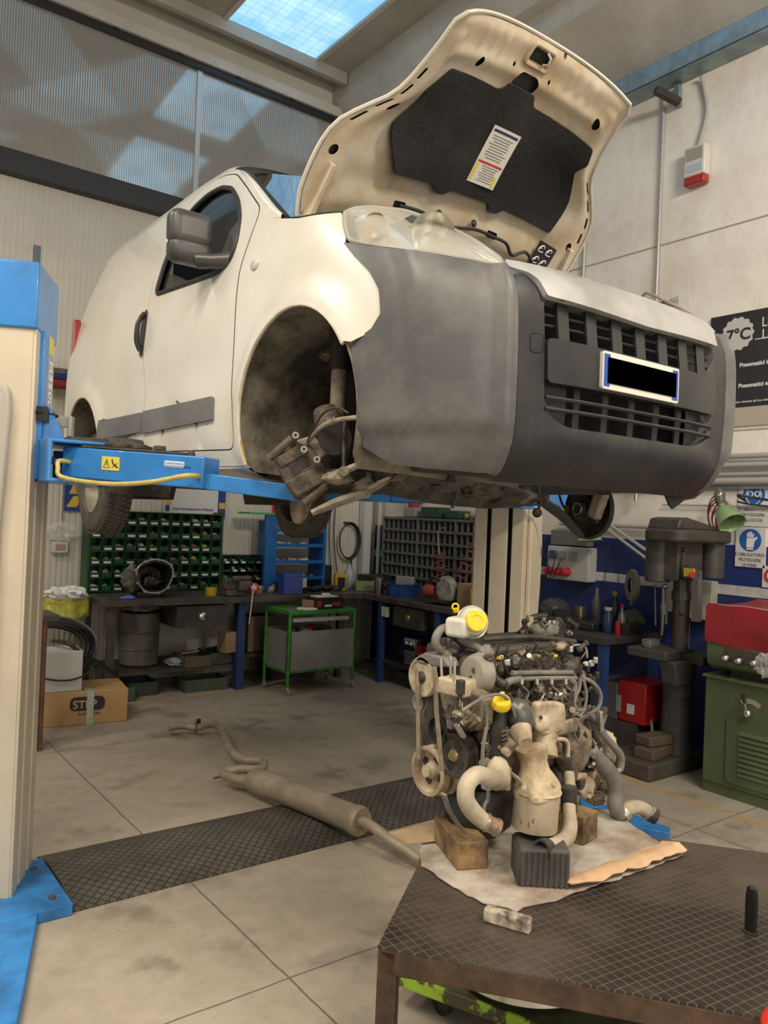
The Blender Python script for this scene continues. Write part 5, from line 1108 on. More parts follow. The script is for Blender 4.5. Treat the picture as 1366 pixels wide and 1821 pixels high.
# fine clutter of the engine: nuts, clips, short unions and brackets over head, block and front cover
def zone(nm, n_, x0, x1, y0, y1, Y_, seed, kinds):
    rg = random.Random(seed)
    for k in range(n_):
        a = rg.uniform(x0, x1); b = rg.uniform(y0, y1); Yk = Y_+rg.uniform(-.02, .03); kd = rg.choice(kinds); m_ = rg.choice((al, al_d, dk, plast, steel_e, rusty, al_d, hose_m))
        P_ = onY(a, b, Yk); sc = rg.uniform(.7, 1.5)
        if kd == 'nut': EP('hex_nut', MB().lathe([(0, .009*sc), (.5, .009*sc), (.55, .005*sc), (1, .005*sc)], P_, P_+Vector((rg.uniform(-.3, .3), -1, rg.uniform(-.2, .6))).normalized()*.022*sc, 6), m_, smooth=False)
        elif kd == 'plug': EP('wiring_plug', MB().box(P_, (.016*sc, .014*sc, .022*sc), Matrix.Rotation(rg.uniform(0, 3), 4, (rg.random(), rg.random(), 1))).box(P_+Vector((0, 0, .012)), (.010*sc, .010*sc, .014*sc)), m_, bev=.002)
        elif kd == 'stub': d_ = Vector((rg.uniform(-1, 1), -.6, rg.uniform(-.5, 1))).normalized(); EP('pipe_stub', MB().lathe([(0, .008*sc), (.2, .010*sc), (.3, .007*sc), (.8, .007*sc), (.85, .009*sc), (1, .009*sc)], P_, P_+d_*.035*sc, 12), m_)
        elif kd == 'wire': q1 = P_+Vector((rg.uniform(-.04, .04), -.01, rg.uniform(-.02, .04))); EP('small_lead', MB().tube([P_, (P_+q1)/2+Vector((0, -.012, .012)), q1], .0025*sc, 6, smooth=4), m_)
        else: EP('cast_rib', MB().box(P_, (.012*sc, .02, .05*sc), Matrix.Rotation(rg.uniform(-.8, .8), 4, 'Y')), m_, bev=.003)
zone('head', 42, 880, 1040, 1150, 1215, 1.76, 1, ('nut', 'plug', 'stub', 'wire', 'wire'))
zone('block', 34, 900, 1050, 1218, 1262, 1.73, 2, ('nut', 'rib', 'stub', 'wire', 'plug'))
zone('right', 30, 1010, 1075, 1270, 1400, 1.77, 3, ('nut', 'rib', 'stub', 'plug'))
zone('front', 16, 858, 905, 1300, 1400, 1.66, 4, ('nut', 'rib', 'stub'))
zone('top', 22, 925, 1015, 1100, 1140, 1.93, 5, ('plug', 'stub', 'wire', 'nut'))
zone('timing', 14, 795, 850, 1240, 1300, 1.70, 6, ('nut', 'rib', 'nut'))
# ================= exhaust on the floor
exh = thing('exhaust_system', 'removed exhaust pipe with a long silencer lying across the floor ramp', 'exhaust', (2.3, 4.0, 0))
exm = mat('dusty_exhaust', (.43, .37, .28), .6, dirt=(.30, .25, .18), dscale=7, metal=.3, bump=.15, bscale=40)
zf = lambda a, b, z: onZ(a, b, z)
MB().tube([zf(300, 1295, .05), zf(325, 1291, .06), zf(350, 1294, .06), zf(378, 1288, .07), (2.50, 5.12, .09), zf(408, 1330, .09), zf(430, 1350, .09), zf(468, 1355, .09), zf(462, 1368, .10), zf(425, 1368, .09), zf(398, 1374, .08), zf(410, 1382, .08), zf(452, 1392, .09)], [.024, .026, .026, .027, .027], 14, smooth=5).build('front_pipe', exm, exh)
s0_, s1_ = zf(445, 1383, .10), zf(644, 1462, .122); dd_ = (s1_-s0_).normalized()
sil = MB().lathe([(0, .035), (.03, .06), (.05, .072), (.07, .068), (.93, .068), (.95, .074), (.985, .074), (1, .066), (.99, .03)], s0_, s1_, 40).build('silencer', exm, exh, smooth=35)
MB().tube([s1_-dd_*.02, s1_+dd_*.06+Vector((0, 0, .0)), zf(690, 1490, .10), zf(722, 1512, .07), zf(747, 1530, .045)], [.03, .026, .026, .026, .024], 14, smooth=5).build('tail_pipe', exm, exh)
q = zf(353, 1285, .09); MB().torus(zf(348, 1294, .06), (1, -.2, 0), .032, .006, 18, 6).build('pipe_clamp', rusty, exh)
MB().box(q+Vector((0, 0, .01)), (.03, .02, .035), 20).build('rubber_hanger', dk, exh, bev=.004)
MB().tube([zf(398, 1380, .06), zf(380, 1384, .04)], .006, 6).build('hanger_rod', rusty, exh)
# ================= workshop corner : benches, racks and clutter
V3 = Vector
ORD = ('first', 'second', 'third', 'fourth', 'fifth', 'sixth', 'seventh', 'eighth', 'ninth')
def T(o, label, cat, group=None, kind=None): return tag(o, label, cat, group, kind)
oilwood = mat('oily_bench_top', (.10, .082, .066), .45, dirt=(.045, .038, .032), dscale=6, bump=.2, bscale=20)
benchdk = mat('dark_bench_steel', (.040, .036, .033), .55, dirt=(.075, .062, .05), dscale=8)
bluest = mat('blue_bench_leg', (.012, .055, .22), .5, dirt=(.02, .04, .10), dscale=12)
greenbin = mat('green_storage', (.012, .085, .032), .4, dirt=(.01, .05, .022), dscale=8)
greendk = mat('green_storage_dark', (.006, .030, .013), .5)
greent = mat('green_trolley_paint', (.045, .27, .03), .4, dirt=(.03, .14, .02), dscale=14)
olive = mat('olive_crate', (.075, .105, .065), .6, dirt=(.05, .06, .04), dscale=7)
paper = mat('white_paper', (.66, .66, .63), .6); cardb = mat('brown_cardboard', (.34, .235, .13), .8, dirt=(.28, .19, .10), dscale=3)
blackp = mat('black_plastic', (.02, .02, .021), .4); greyp = mat('grey_plastic', (.26, .26, .25), .5); whitep = mat('offwhite_plastic', (.56, .54, .49), .45)
redp = mat('red_paint', (.42, .015, .015), .4); chr_ = chrome
BZ = .86
def bench(label, x0, x1, y0, y1, legs, legm, drawers=(), shelf=None):
    t = thing('workbench', label, 'workbench', ((x0+x1)/2, (y0+y1)/2, 0))
    MB().bb((x0, y0, BZ-.055), (x1, y1, BZ)).build('bench_top', oilwood, t, bev=.005)
    for (x, y) in legs: MB().bb((x-.03, y-.03, 0), (x+.03, y+.03, BZ-.055)).build('leg', legm, t, bev=.003)
    for (a, b, face) in drawers:
        d_ = MB().bb(a, b).build('drawer', benchdk, t, bev=.004)
        c_ = ((a[0]+b[0])/2, (a[1]+b[1])/2, (a[2]+b[2])/2)
        if face == 'y': MB().lathe([(0, .04), (.6, .035), (1, .0)], (c_[0], a[1], c_[2]), (c_[0], a[1]-.025, c_[2]), 16).build('drawer_pull', chr_, d_)
        else: MB().lathe([(0, .04), (.6, .035), (1, .0)], (a[0], c_[1], c_[2]), (a[0]-.025, c_[1], c_[2]), 16).build('drawer_pull', mat('brass', (.35, .25, .10), .35, metal=.8), d_)
    if shelf: MB().bb(*shelf).build('lower_shelf', benchdk, t)
    return t
bl_ = bench('long dark workbench against the cream panel wall with a vice', 2.10, 5.44, 6.535, 7.36, [(2.17, 6.62), (2.17, 7.28), (3.36, 6.66), (4.5, 6.66)], benchdk,
   [((2.72, 6.56, .60), (3.20, 7.1, .79), 'y')], ((2.2, 6.66, .20), (3.36, 7.3, .225)))
MB().bb((3.325, 6.575, 0), (3.395, 6.645, BZ-.055)).build('leg', bluest, bl_)
br_ = bench('dark workbench along the blue wall, reaching behind the far lift post', 4.70, 5.43, 4.95, 6.52, [(4.75, 6.28), (4.75, 5.42), (5.38, 5.42), (5.38, 6.4)], bluest,
   [((4.72, 5.62, .60), (5.2, 6.06, .79), 'x')], ((4.76, 5.0, .20), (5.4, 6.4, .225)))
MB().bb((4.72, 6.16, .66), (4.76, 6.27, .76)).build('socket_box', whitep, br_, bev=.006)
# green bin cabinet: 6 rows x 12
cab = thing('bin_cabinet', 'tall green cabinet of small parts drawers standing at the back of the long bench', 'storage cabinet', (2.76, 7.25, BZ))
CX0, CX1, CZ0, RH, NR, NC = 2.13, 3.39, .875, .121, 6, 12; CW = (CX1-CX0)/NC
MB().bb((CX0-.02, 7.16, BZ), (CX0, 7.35, CZ0+NR*RH+.02)).bb((CX1, 7.16, BZ), (CX1+.02, 7.35, CZ0+NR*RH+.02)).bb((CX0, 7.33, BZ), (CX1, 7.35, CZ0+NR*RH)).build('cabinet_frame', greenbin, cab, smooth=False)
for r in range(NR+1): MB().bb((CX0, 7.15, CZ0+r*RH-.006), (CX1, 7.33, CZ0+r*RH+.002)).build('shelf', greenbin, cab, smooth=False)
cols = [(.5, .45, .38), (.35, .33, .3), (.4, .08, .05), (.45, .40, .05), (.05, .35, .12), (.6, .58, .52), (.2, .2, .2), (.45, .3, .2)]
cm = [mat('small_parts_%s' % n, c, .5) for n, c in zip(('tan', 'grey', 'red', 'yellow', 'green', 'white', 'dark', 'copper'), cols)]
def bins(par, x0, z0, nr, nc, cw, rh, yf, labels=True, m=greendk, mfr=greenbin, fill=.6):
    proto = None
    for r in range(nr):
        for c in range(nc):
            x = x0+c*cw+.004; z = z0+r*rh+.003
            mb = MB(); w_ = cw-.008; h_ = rh-.016
            mb.bb((x, yf, z), (x+w_, yf+.004, z+h_*.42)); mb.bb((x, yf, z), (x+.003, yf+.15, z+h_)); mb.bb((x+w_-.003, yf, z), (x+w_, yf+.15, z+h_)); mb.bb((x, yf+.15, z), (x+w_, yf+.153, z+h_)); mb.bb((x, yf, z), (x+w_, yf+.15, z+.003))
            d_ = mb.build('drawer', mfr, par, smooth=False)
            if labels and random.random() < .5: MB().bb((x+.018, yf-.002, z+.006), (x+w_-.018, yf, z+.024)).build('label_card', paper, d_, smooth=False)
            if random.random() < fill:
                cc = MB(); cc.lump((x+w_/2, yf+.06, z+h_*.30), w_*.42, (1, .9, .55+.5*random.random()), .5, 4, seed=r*13+c, sub=2); cc.build('drawer_contents', random.choice(cm), d_, smooth=False)
bins(cab, CX0, CZ0, NR, NC, CW, RH, 7.155)
# low dark green rack
lr = thing('bin_cabinet', 'low dark green parts rack between the tall green cabinet and the blue rack', 'storage cabinet', (3.65, 7.25, BZ))
MB().bb((3.42, 7.32, BZ), (3.88, 7.34, 1.20)).bb((3.42, 7.16, BZ), (3.43, 7.34, 1.2)).bb((3.87, 7.16, BZ), (3.88, 7.34, 1.2)).build('cabinet_frame', greendk, lr, smooth=False)
bins(lr, 3.43, .865, 4, 5, .088, .083, 7.17, True, greendk, mat('dark_green_bin', (.010, .045, .026), .45), .4)
# blue rack with shelves
bk = thing('shelf_rack', 'bright blue steel shelf rack on the long bench under the green plate', 'rack', (4.2, 7.2, BZ))
blu = mat('bright_blue_paint', (.015, .13, .42), .4, dirt=(.012, .09, .28), dscale=8)
for x in (3.88, 4.50): MB().bb((x, 7.02, BZ), (x+.035, 7.32, 1.56)).build('upright', blu, bk, bev=.003)
MB().bb((3.80, 7.0, BZ), (3.93, 7.05, 1.62)).build('side_plate', blu, bk, bev=.004)
for k, z in enumerate((.965, 1.13, 1.30, 1.45)):
    s_ = MB().bb((3.9, 7.02, z), (4.52, 7.30, z+.012)).bb((3.9, 7.01, z), (4.52, 7.025, z+.035)).build('shelf', blu, bk, smooth=False)
for k in range(22):
    z = (.977, 1.142, 1.312)[k % 3]; c = (3.96+.066*(k//3)+.02*random.random(), 7.10+.1*random.random(), z+.016); o = MB().lump(c, .018+.012*random.random(), (1.3, 1, .8), .4, 3, seed=k+5, sub=2).build('small_part', random.choice((cm[1], chr_, cm[5], cm[6])), smooth=False)
    T(o, 'small loose metal part, %s from the left on the %s shelf of the blue rack' % (ORD[k//3], ('lowest', 'middle', 'upper')[k % 3]), 'part', 'loose parts on the shelves of the blue rack')
gp = MB().bb((3.60, 6.98, 1.622), (4.42, 7.24, 1.640)).bb((3.98, 7.08, 1.64), (4.06, 7.14, 1.67)).build('perforated_plate', mat('green_enamel', (.03, .30, .15), .4), bev=.003); T(gp, 'bright green flat plate lying across the top of the blue rack', 'plate')
# vice
vs_ = thing('bench_vice', 'worn cast bench vice bolted to the front edge of the long bench', 'vice', (3.30, 6.62, BZ))
MB().box((3.30, 6.66, BZ+.03), (.20, .17, .06)).box((3.27, 6.66, BZ+.11), (.16, .09, .11)).build('vice_body', rusty, vs_, bev=.015)
MB().box((3.36, 6.58, BZ+.10), (.13, .12, .09)).box((3.34, 6.60, BZ+.165), (.17, .05, .045)).build('vice_jaw', mat('vice_iron', (.16, .145, .13), .45, metal=.5, dirt=(.08, .07, .06), dscale=12), vs_, bev=.012)
MB().cyl((3.40, 6.53, BZ+.09), (3.40, 6.44, BZ+.09), .026, n=16).build('vice_screw', redp, vs_)
MB().tube([(3.40, 6.455, BZ+.13), (3.37, 6.455, BZ-.24)], .008, 8).build('vice_handle', chr_, vs_); MB().ball((3.40, 6.45, BZ+.09), .028, n=14).build('handle_boss', whitep, vs_)
T(MB().lathe([(0, .05), (1, .055), (1, .05)], (3.12, 6.75, BZ), (3.12, 6.75, BZ+.07), 20).build('yellow_tub', mat('yellow_tub', (.58, .42, .02), .5)), 'small yellow tub left of the bench vice', 'tub')
T(MB().lump((3.52, 6.68, BZ+.055), .05, (1.2, .8, 1.1), .2, seed=2).build('angle_grinder', mat('orange_plastic', (.55, .07, .03), .4)), 'orange-red power tool right of the bench vice', 'tool')
for k in range(9):
    o = MB().lump((3.50+.045*k, 6.80+.06*(k % 3), BZ+.03), .03, (1, 1, 1.2), .45, 2.5, seed=k+60, sub=2).build('metal_fitting', (cm[1], chr_, cm[6])[k % 3]); T(o, 'small metal fitting, %s from the vice in the row towards the blue patterned box' % ORD[k], 'fitting', 'metal fittings on the long bench')
# gearbox housing on the bench
gb = thing('gearbox_housing', 'open oily black gearbox housing standing on the long bench', 'gearbox', (2.56, 6.78, BZ))
ring = [(.0+.175*math.cos(a)*(1+.08*math.sin(3*a)), .175+.155*math.sin(a)*(1+.05*math.cos(2*a))) for a in [i*math.pi/18 for i in range(36)]]
go = V3((2.56, 6.70, BZ+.0))
mbx = MB(); out_ = [mbx.b.verts.new(go+V3((x, 0, z+.01))) for x, z in ring]; inn_ = [mbx.b.verts.new(go+V3((x*.84, 0, .175+(z-.165)*.84))) for x, z in ring]; bk2 = [mbx.b.verts.new(go+V3((x*.62, .16, .16+(z-.165)*.62))) for x, z in ring]; bo_ = [mbx.b.verts.new(go+V3((x*.92, .20, .165+(z-.165)*.95))) for x, z in ring]
for i in range(36):
    j = (i+1) % 36
    for A, B_ in ((out_, inn_), (inn_, bk2), (bo_, out_)): mbx.b.faces.new((A[i], A[j], B_[j], B_[i]))
mbx.b.faces.new(bk2); mbx.b.faces.new(bo_)
gh = mbx.build('bell_housing_shell', mat('oily_casting', (.022, .02, .02), .25, metal=.6, dirt=(.06, .055, .05), dscale=12, bump=.6, bscale=30), gb, smooth=30)
fl_ = MB().tube([go+V3((x*.93, -.004, .01+z)) for x, z in ring], .008, 6, closed=True).build('machined_flange', mat('machined_edge', (.55, .53, .5), .3, metal=.8), gb)
for i in range(0, 36, 4): MB().cyl(go+V3((ring[i][0], -.012, ring[i][1]+.01)), go+V3((ring[i][0], .02, ring[i][1]+.01)), .012, n=10).build('flange_lug', MATS['machined_edge'], gb)
MB().lump(go+V3((-.18, .08, .16)), .09, (.9, 1, 1.3), .4, 3, seed=3).build('differential_bulge', mat('dusty_alloy', (.22, .20, .17), .5, metal=.4, dirt=(.08, .07, .06), dscale=14, bump=.6), gb)
MB().lump(go+V3((.0, .05, .14)), .07, (1, .7, .8), .5, 3, seed=8).build('inner_gears', MATS['oily_casting'], gb); MB().bb(go+V3((-.14, .0, 0)), go+V3((.14, .2, .05))).build('gearbox_foot', MATS['oily_casting'], gb, bev=.01)
T(MB().lump((2.30, 6.60, BZ+.015), .045, (1.4, .7, .4), .5, 3, seed=4).build('nitrile_glove', mat('blue_glove', (.12, .20, .62), .5)), 'crumpled blue rubber glove at the left end of the long bench', 'glove')
# boxes on the bench
fb = MB().box((3.93, 6.70, BZ+.10), (.20, .14, .20), -6).build('filter_box', mat('blue_pattern_box', (.03, .06, .30), .5), bev=.004); T(fb, 'blue cardboard box with small white dashes on the long bench', 'box')
wd = mat('dash_white', (.62, .66, .75), .5); rm_ = Matrix.Rotation(R(-6), 3, 'Z')
dm = MB()
for r in range(8):
    for c in range(7):
        x = -.088+.029*c+(.014 if r % 2 else 0); z = .012+.024*r
        if x < .09: dm.bar(V3((3.93, 6.70, BZ))+rm_ @ V3((x-.005, -.0712, z)), V3((3.93, 6.70, BZ))+rm_ @ V3((x+.007, -.0712, z+.007)), .005, .0012)
dm.build('printed_dashes', wd, fb, smooth=False)['kind'] = 'stuff'
T(MB().box((4.09, 6.72, BZ+.10), (.05, .04, .09), 10).build('small_carton', paper, bev=.002), 'small white carton just right of the blue patterned box', 'box')
T(MB().box((4.09, 6.72, BZ+.027), (.07, .05, .054), 10).build('black_case', blackp, bev=.004), 'small black case under the white carton beside the blue patterned box', 'case')
yb = MB().box((4.64, 6.90, BZ+.085), (.12, .07, .17), -8).build('yellow_box', mat('amber_box', (.62, .36, .02), .5), bev=.003); T(yb, 'amber yellow box with a dark picture on the long bench', 'box')
MB().box((4.638, 6.862, BZ+.08), (.085, .003, .11), -8).build('dark_picture', blackp, yb)
T(MB().lathe([(0, .06), (.6, .068), (.75, .05), (.9, .02), (1, .02)], (4.83, 7.0, BZ), (4.83, 7.0, BZ+.26), 20).build('clear_jug', mat('cloudy_plastic', (.34, .35, .34), .25)), 'cloudy clear plastic jug behind the amber box', 'jug')
for k in range(7):
    o = MB().lump((4.14+.07*k, 6.82+.05*(k % 2), BZ+.03), .045, (1.4, 1, .6), .4, 3, seed=k+90, sub=2).build('black_part', (blackp, dk)[k % 2]); T(o, 'oily black part, %s from the left in the row right of the blue patterned box' % ORD[k], 'part', 'oily parts on the long bench')
T(MB().box((4.62, 7.2, BZ+.12), (.16, .12, .24)).build('battery_charger', blackp, bev=.008), 'black case right of the blue rack in front of the wall', 'case')
# corner and right bench
T(MB().box((5.22, 7.0, BZ+.10), (.26, .44, .08)).build('tool_tray', blackp, bev=.01), 'wide black tray in the corner of the benches', 'tray')
for k in range(6):
    o = MB().tube([V3((5.0+.05*k, 6.9-.06*k, BZ+.02)), V3((4.95+.06*k, 6.8, BZ+.08+.02*(k % 3))), V3((5.05+.05*k, 6.72, BZ+.03))], .008, 6, smooth=5).build('cable_bundle', (blackp, redp, blackp)[k % 3]); T(o, 'short loop of %s cable, %s from the left in the tangle at the bench corner' % (('black', 'red', 'black')[k % 3], ORD[k]), 'cable', 'cables at the bench corner')
T(MB().box((4.88, 6.74, BZ+.05), (.24, .16, .10), -30).build('green_crate', mat('pale_green_box', (.20, .23, .10), .6), bev=.006), 'pale olive tray at the inner corner of the benches', 'tray')
T(MB().lathe([(0, .05), (.95, .05), (1, .045)], (4.80, 6.42, BZ), (4.80, 6.42, BZ+.17), 20).build('metal_can', mat('dull_can', (.10, .09, .08), .35, metal=.6)), 'dull dark metal can left of the blue tub on the right bench', 'can')
bs = thing('blue_tub', 'blue plastic tub full of tools on the right bench', 'tub', (4.93, 6.2, BZ))
MB().lathe([(0, .15), (.8, .17), (1, .18), (1, .165), (.2, .14), (.2, 0)], (4.93, 6.2, BZ), (4.93, 6.2, BZ+.13), 8, cap=False).build('tub_shell', mat('tub_blue', (.015, .06, .24), .45, dirt=(.01, .04, .15), dscale=9), bs, smooth=False)
MB().box((4.95, 6.18, BZ+.13), (.05, .2, .14), 20).build('tub_contents', greyp, bs, bev=.01)
# grey pigeonhole cabinet against the right wall
pg = thing('pigeonhole_cabinet', 'grey steel pigeonhole cabinet with rows of small compartments on the right bench', 'storage cabinet', (5.3, 6.2, BZ))
gg = mat('grey_cabinet', (.15, .15, .145), .5, dirt=(.11, .11, .105), dscale=6); PY0, PY1 = 5.20, 6.97; PZ0, PH, PR = .90, .1235, 6
MB().bb((5.42, PY0, BZ), (5.435, PY1, PZ0+PH*PR+.02)).build('back_panel', mat('grey_cabinet_shaded', (.06, .06, .058), .6), pg, smooth=False)  # back coloured darker to stand for the shade inside the compartments
for r in range(PR+1): 
    s_ = MB().bb((5.24, PY0, PZ0+r*PH-.006), (5.42, PY1, PZ0+r*PH+.006)).bb((5.235, PY0, PZ0+r*PH-.012), (5.24, PY1, PZ0+r*PH+.014)).build('shelf', gg, pg, smooth=False)
    for k in range(14):
        y = PY0+.06+k*.125; MB().bb((5.2335, y, PZ0+r*PH-.004), (5.235, y+.03+.02*(k % 3), PZ0+r*PH+.003)).build('compartment_label', mat('faded_label', (.10, .10, .10), .6), s_, smooth=False)
for k in range(22):
    y = PY0+k*(PY1-PY0)/21; MB().bb((5.245 if k % 7 else 5.234, y-.004-(0 if k % 7 else .005), PZ0), (5.42, y+.004, PZ0+PH*PR)).build('divider', gg, pg, smooth=False)
MB().bb((5.24, PY0, BZ), (5.42, PY1, PZ0-.006)).build('base', gg, pg, smooth=False)
for (nm_, c, sz, m_, lb) in (('plastic_case', (5.33, 6.55, 1.71), (.14, .20, .10), greyp, 'grey plastic case at the left end on top of the pigeonhole cabinet'), ('green_case', (5.33, 6.2, 1.715), (.15, .3, .11), mat('dark_green_case', (.02, .06, .035), .5), 'dark green case on top of the pigeonhole cabinet'), ('green_case', (5.33, 5.86, 1.70), (.15, .22, .08), MATS['dark_green_case'], 'second flatter dark green case with a yellow tag on the pigeonhole cabinet')):
    T(MB().box(c, sz).build(nm_, m_, bev=.008), lb, 'case')
for k in range(5): T(MB().lump((5.32, 5.72-.085*k, 1.69), .03, (1, 1.2, 1), .4, 3, seed=k+7, sub=2).build('brass_fitting', mat('brass_bits', (.40, .30, .12), .35, metal=.7)), 'small brass fitting, %s from the green cases in the row on the pigeonhole cabinet' % ORD[k], 'fitting', 'brass fittings on the pigeonhole cabinet')
# spiral air hoses
def spiral(nm, p0, p1, r, turns, m, label, th=.006):
    p0 = V3(p0); p1 = V3(p1); x, y, d_ = frame(p1-p0); n_ = turns*14
    pts = [p0+(p1-p0)*(i/n_)+(x*math.cos(i*2*math.pi/14)+y*math.sin(i*2*math.pi/14))*r for i in range(n_+1)]
    return T(MB().tube(pts, th, 6).build(nm, m), label, 'air hose')
redh = mat('red_brown_hose', (.20, .045, .03), .45)
spiral('spiral_hose', onX(782, 980, 5.0), onX(786, 1050, 5.0), .055, 6, redh, 'rust-red coiled air hose hanging straight beside the grey hook')
spiral('spiral_hose', onX(862, 935, 5.05), onX(815, 1035, 5.0), .06, 9, redh, 'rust-red coiled air hose stretched diagonally towards the far lift post')
T(MB().tube([onX(788, 938, 5.0), onX(780, 945, 5.0), onX(779, 960, 5.0), onX(782, 985, 5.0)], .006, 8, smooth=4).build('wire_hook', greyp), 'grey bent wire hook above the straight coiled hose', 'hook')
sw = thing('circular_saw', 'worn power saw with white cover on the right bench', 'power tool', (4.88, 5.45, BZ))
c = V3((4.85, 5.45, BZ+.14))
MB().lathe([(0, .10), (.3, .13), (.7, .13), (1, .11)], c-V3((.03, 0, 0)), c+V3((.05, 0, 0)), 28).build('blade_guard', mat('saw_white', (.42, .40, .36), .4, dirt=(.2, .17, .14), dscale=12), sw)
MB().lathe([(0, .05), (.6, .06), (1, .045)], c+V3((-.04, .12, -.02)), c+V3((-.10, .2, -.02)), 18).build('motor', mat('saw_red', (.25, .035, .03), .45), sw); MB().box(c+V3((0, .06, -.10)), (.22, .30, .02), 10).build('base_plate', dk, sw)
MB().tube([c+V3((-.02, .05, .08)), c+V3((-.03, .16, .10)), c+V3((-.03, .22, .02))], .016, 8, smooth=4).build('saw_handle', blackp, sw)
T(MB().box((4.93, 5.17, BZ+.11), (.20, .20, .22), 4).build('cardboard_box', cardb, bev=.003), 'small brown cardboard box on the right bench beside the spray can', 'box')
sc = thing('spray_can', 'yellow and red spray can on the right bench in front of the lift post', 'spray can', (4.78, 4.99, BZ))
MB().lathe([(0, .030), (.02, .033), (.8, .033), (.86, .024), (.88, .024)], (4.78, 5.0, BZ), (4.78, 5.0, BZ+.24), 20).build('can_body', mat('can_yellow', (.62, .45, .05), .35, dirt=(.5, .04, .03), dscale=11, dsharp=.02), sc); MB().cyl((4.78, 5.0, BZ+.205), (4.78, 5.0, BZ+.27), .022, .018, 16).build('can_cap', redp, sc)
# below the benches
T(MB().lathe([(0, .14), (.04, .165), (.30, .168), (.32, .176), (.34, .168), (.62, .170), (.64, .178), (.66, .170), (.95, .168), (1, .172)], (2.55, 6.98, .226), (2.55, 6.98, .70), 36).build('steel_drum', mat('grey_drum', (.19, .18, .145), .5, metal=.2, dirt=(.12, .11, .09), dscale=6)), 'grey-green ribbed steel drum under the left end of the long bench', 'drum')
T(MB().lump((2.54, 6.95, .745), .10, (1.4, 1, .35), .5, 3, seed=5).build('folded_rags', greyp), 'grey papers and rags heaped on the steel drum', 'rags')
for k, (x, y, z, sx_, sy_, sz_, m_, lb) in enumerate(((2.98, 6.80, .226, .26, .3, .10, mat('rusty_tray', (.11, .085, .055), .7), 'rust-brown steel tray on the lower shelf of the long bench'), (3.22, 6.84, .226, .20, .3, .11, olive, 'olive green steel tray right of the rust-brown one on the lower shelf'), (3.07, 6.78, 0, .42, .26, .11, olive, 'long olive green crate on the floor under the long bench'), (2.52, 6.86, 0, .24, .3, .12, mat('olive_dark', (.04, .055, .036), .7), 'dark green crate on the floor behind the step box'), (2.33, 6.72, 0, .12, .3, .12, mat('green_bright_crate', (.05, .10, .05), .6), 'green crate edge just right of the brown carton'), (4.06, 6.95, 0, .5, .3, .13, benchdk, 'dark crate on the floor behind the green trolley'), (5.0, 6.0, 0, .3, .3, .13, MATS['olive_dark'], 'dark crate on the floor under the right bench'), (5.0, 5.64, 0, .3, .28, .14, MATS['olive_dark'], 'dark crate on the floor right of the other one under the right bench'))):
    mb = MB(); t_ = .008; mb.bb((x-sx_/2, y-sy_/2, z), (x+sx_/2, y+sy_/2, z+t_)); mb.bb((x-sx_/2, y-sy_/2, z), (x+sx_/2, y-sy_/2+t_, z+sz_)); mb.bb((x-sx_/2, y+sy_/2-t_, z), (x+sx_/2, y+sy_/2, z+sz_)); mb.bb((x-sx_/2, y-sy_/2, z), (x-sx_/2+t_, y+sy_/2, z+sz_)); mb.bb((x+sx_/2-t_, y-sy_/2, z), (x+sx_/2, y+sy_/2, z+sz_))
    o = mb.build('crate', m_, bev=.003); T(o, lb, 'crate')
    if k in (2, 0): T(MB().tube([(x-sx_*.4, y, z+sz_+.004), (x+sx_*.3, y+.02, z+sz_+.012)], .006, 6).build('metal_strip', chr_), 'bright metal strip lying across the %s crate' % ('long olive' if k == 2 else 'rust-brown'), 'strip')
T(MB().box((3.28, 6.68, .435), (.15, .14, .19), 8).build('carton', cardb, bev=.003) , 'small brown carton with a white label on the olive tray', 'box')
T(MB().box((3.72, 6.95, .46), (.30, .26, .34), -4).build('carton', mat('dim_cardboard', (.22, .15, .085), .85), bev=.004), 'brown carton with handwriting hanging shelf-high behind the green trolley', 'box')
T(MB().bb((3.42, 6.75, .26), (4.44, 7.3, .285)).build('under_shelf', benchdk), 'dark shelf under the long bench behind the green trolley', 'shelf')
T(MB().lump((2.86, 6.82, .26), .09, (1.3, 1, .4), .6, 3, seed=15).build('papers', mat('bluish_paper', (.38, .42, .46), .6)), 'crumpled bluish papers between the drum and the rust-brown tray', 'papers')
# welding machine
wm_ = thing('welding_machine', 'dark inverter welder with two white dials on the shelf of the right bench', 'welder', (4.85, 5.82, .226))
MB().box((4.92, 5.82, .37), (.34, .17, .28)).build('case', blackp, wm_, bev=.02); MB().box((4.755, 5.82, .45), (.02, .15, .10), Matrix.Rotation(R(-20), 4, 'Y')).build('front_panel', greyp, wm_, bev=.004)
for y in (5.785, 5.855): MB().cyl((4.745, y, .455), (4.73, y, .46), .014, n=14).build('dial', paper, wm_)
for k in range(6): MB().bb((4.745, 5.75, .26+.022*k), (4.75, 5.89, .268+.022*k)).build('vent_slat', greyp, wm_)
MB().bb((4.78, 5.72, .24), (4.95, 5.735, .44)).build('red_side', redp, wm_)
T(MB().tube([(4.73, 5.95, .24), (4.71, 5.8, .235), (4.72, 5.6, .25), (4.74, 5.45, .30)], .010, 8, smooth=5).build('welding_cable', blackp), 'black welding cable in front of the welder', 'cable')
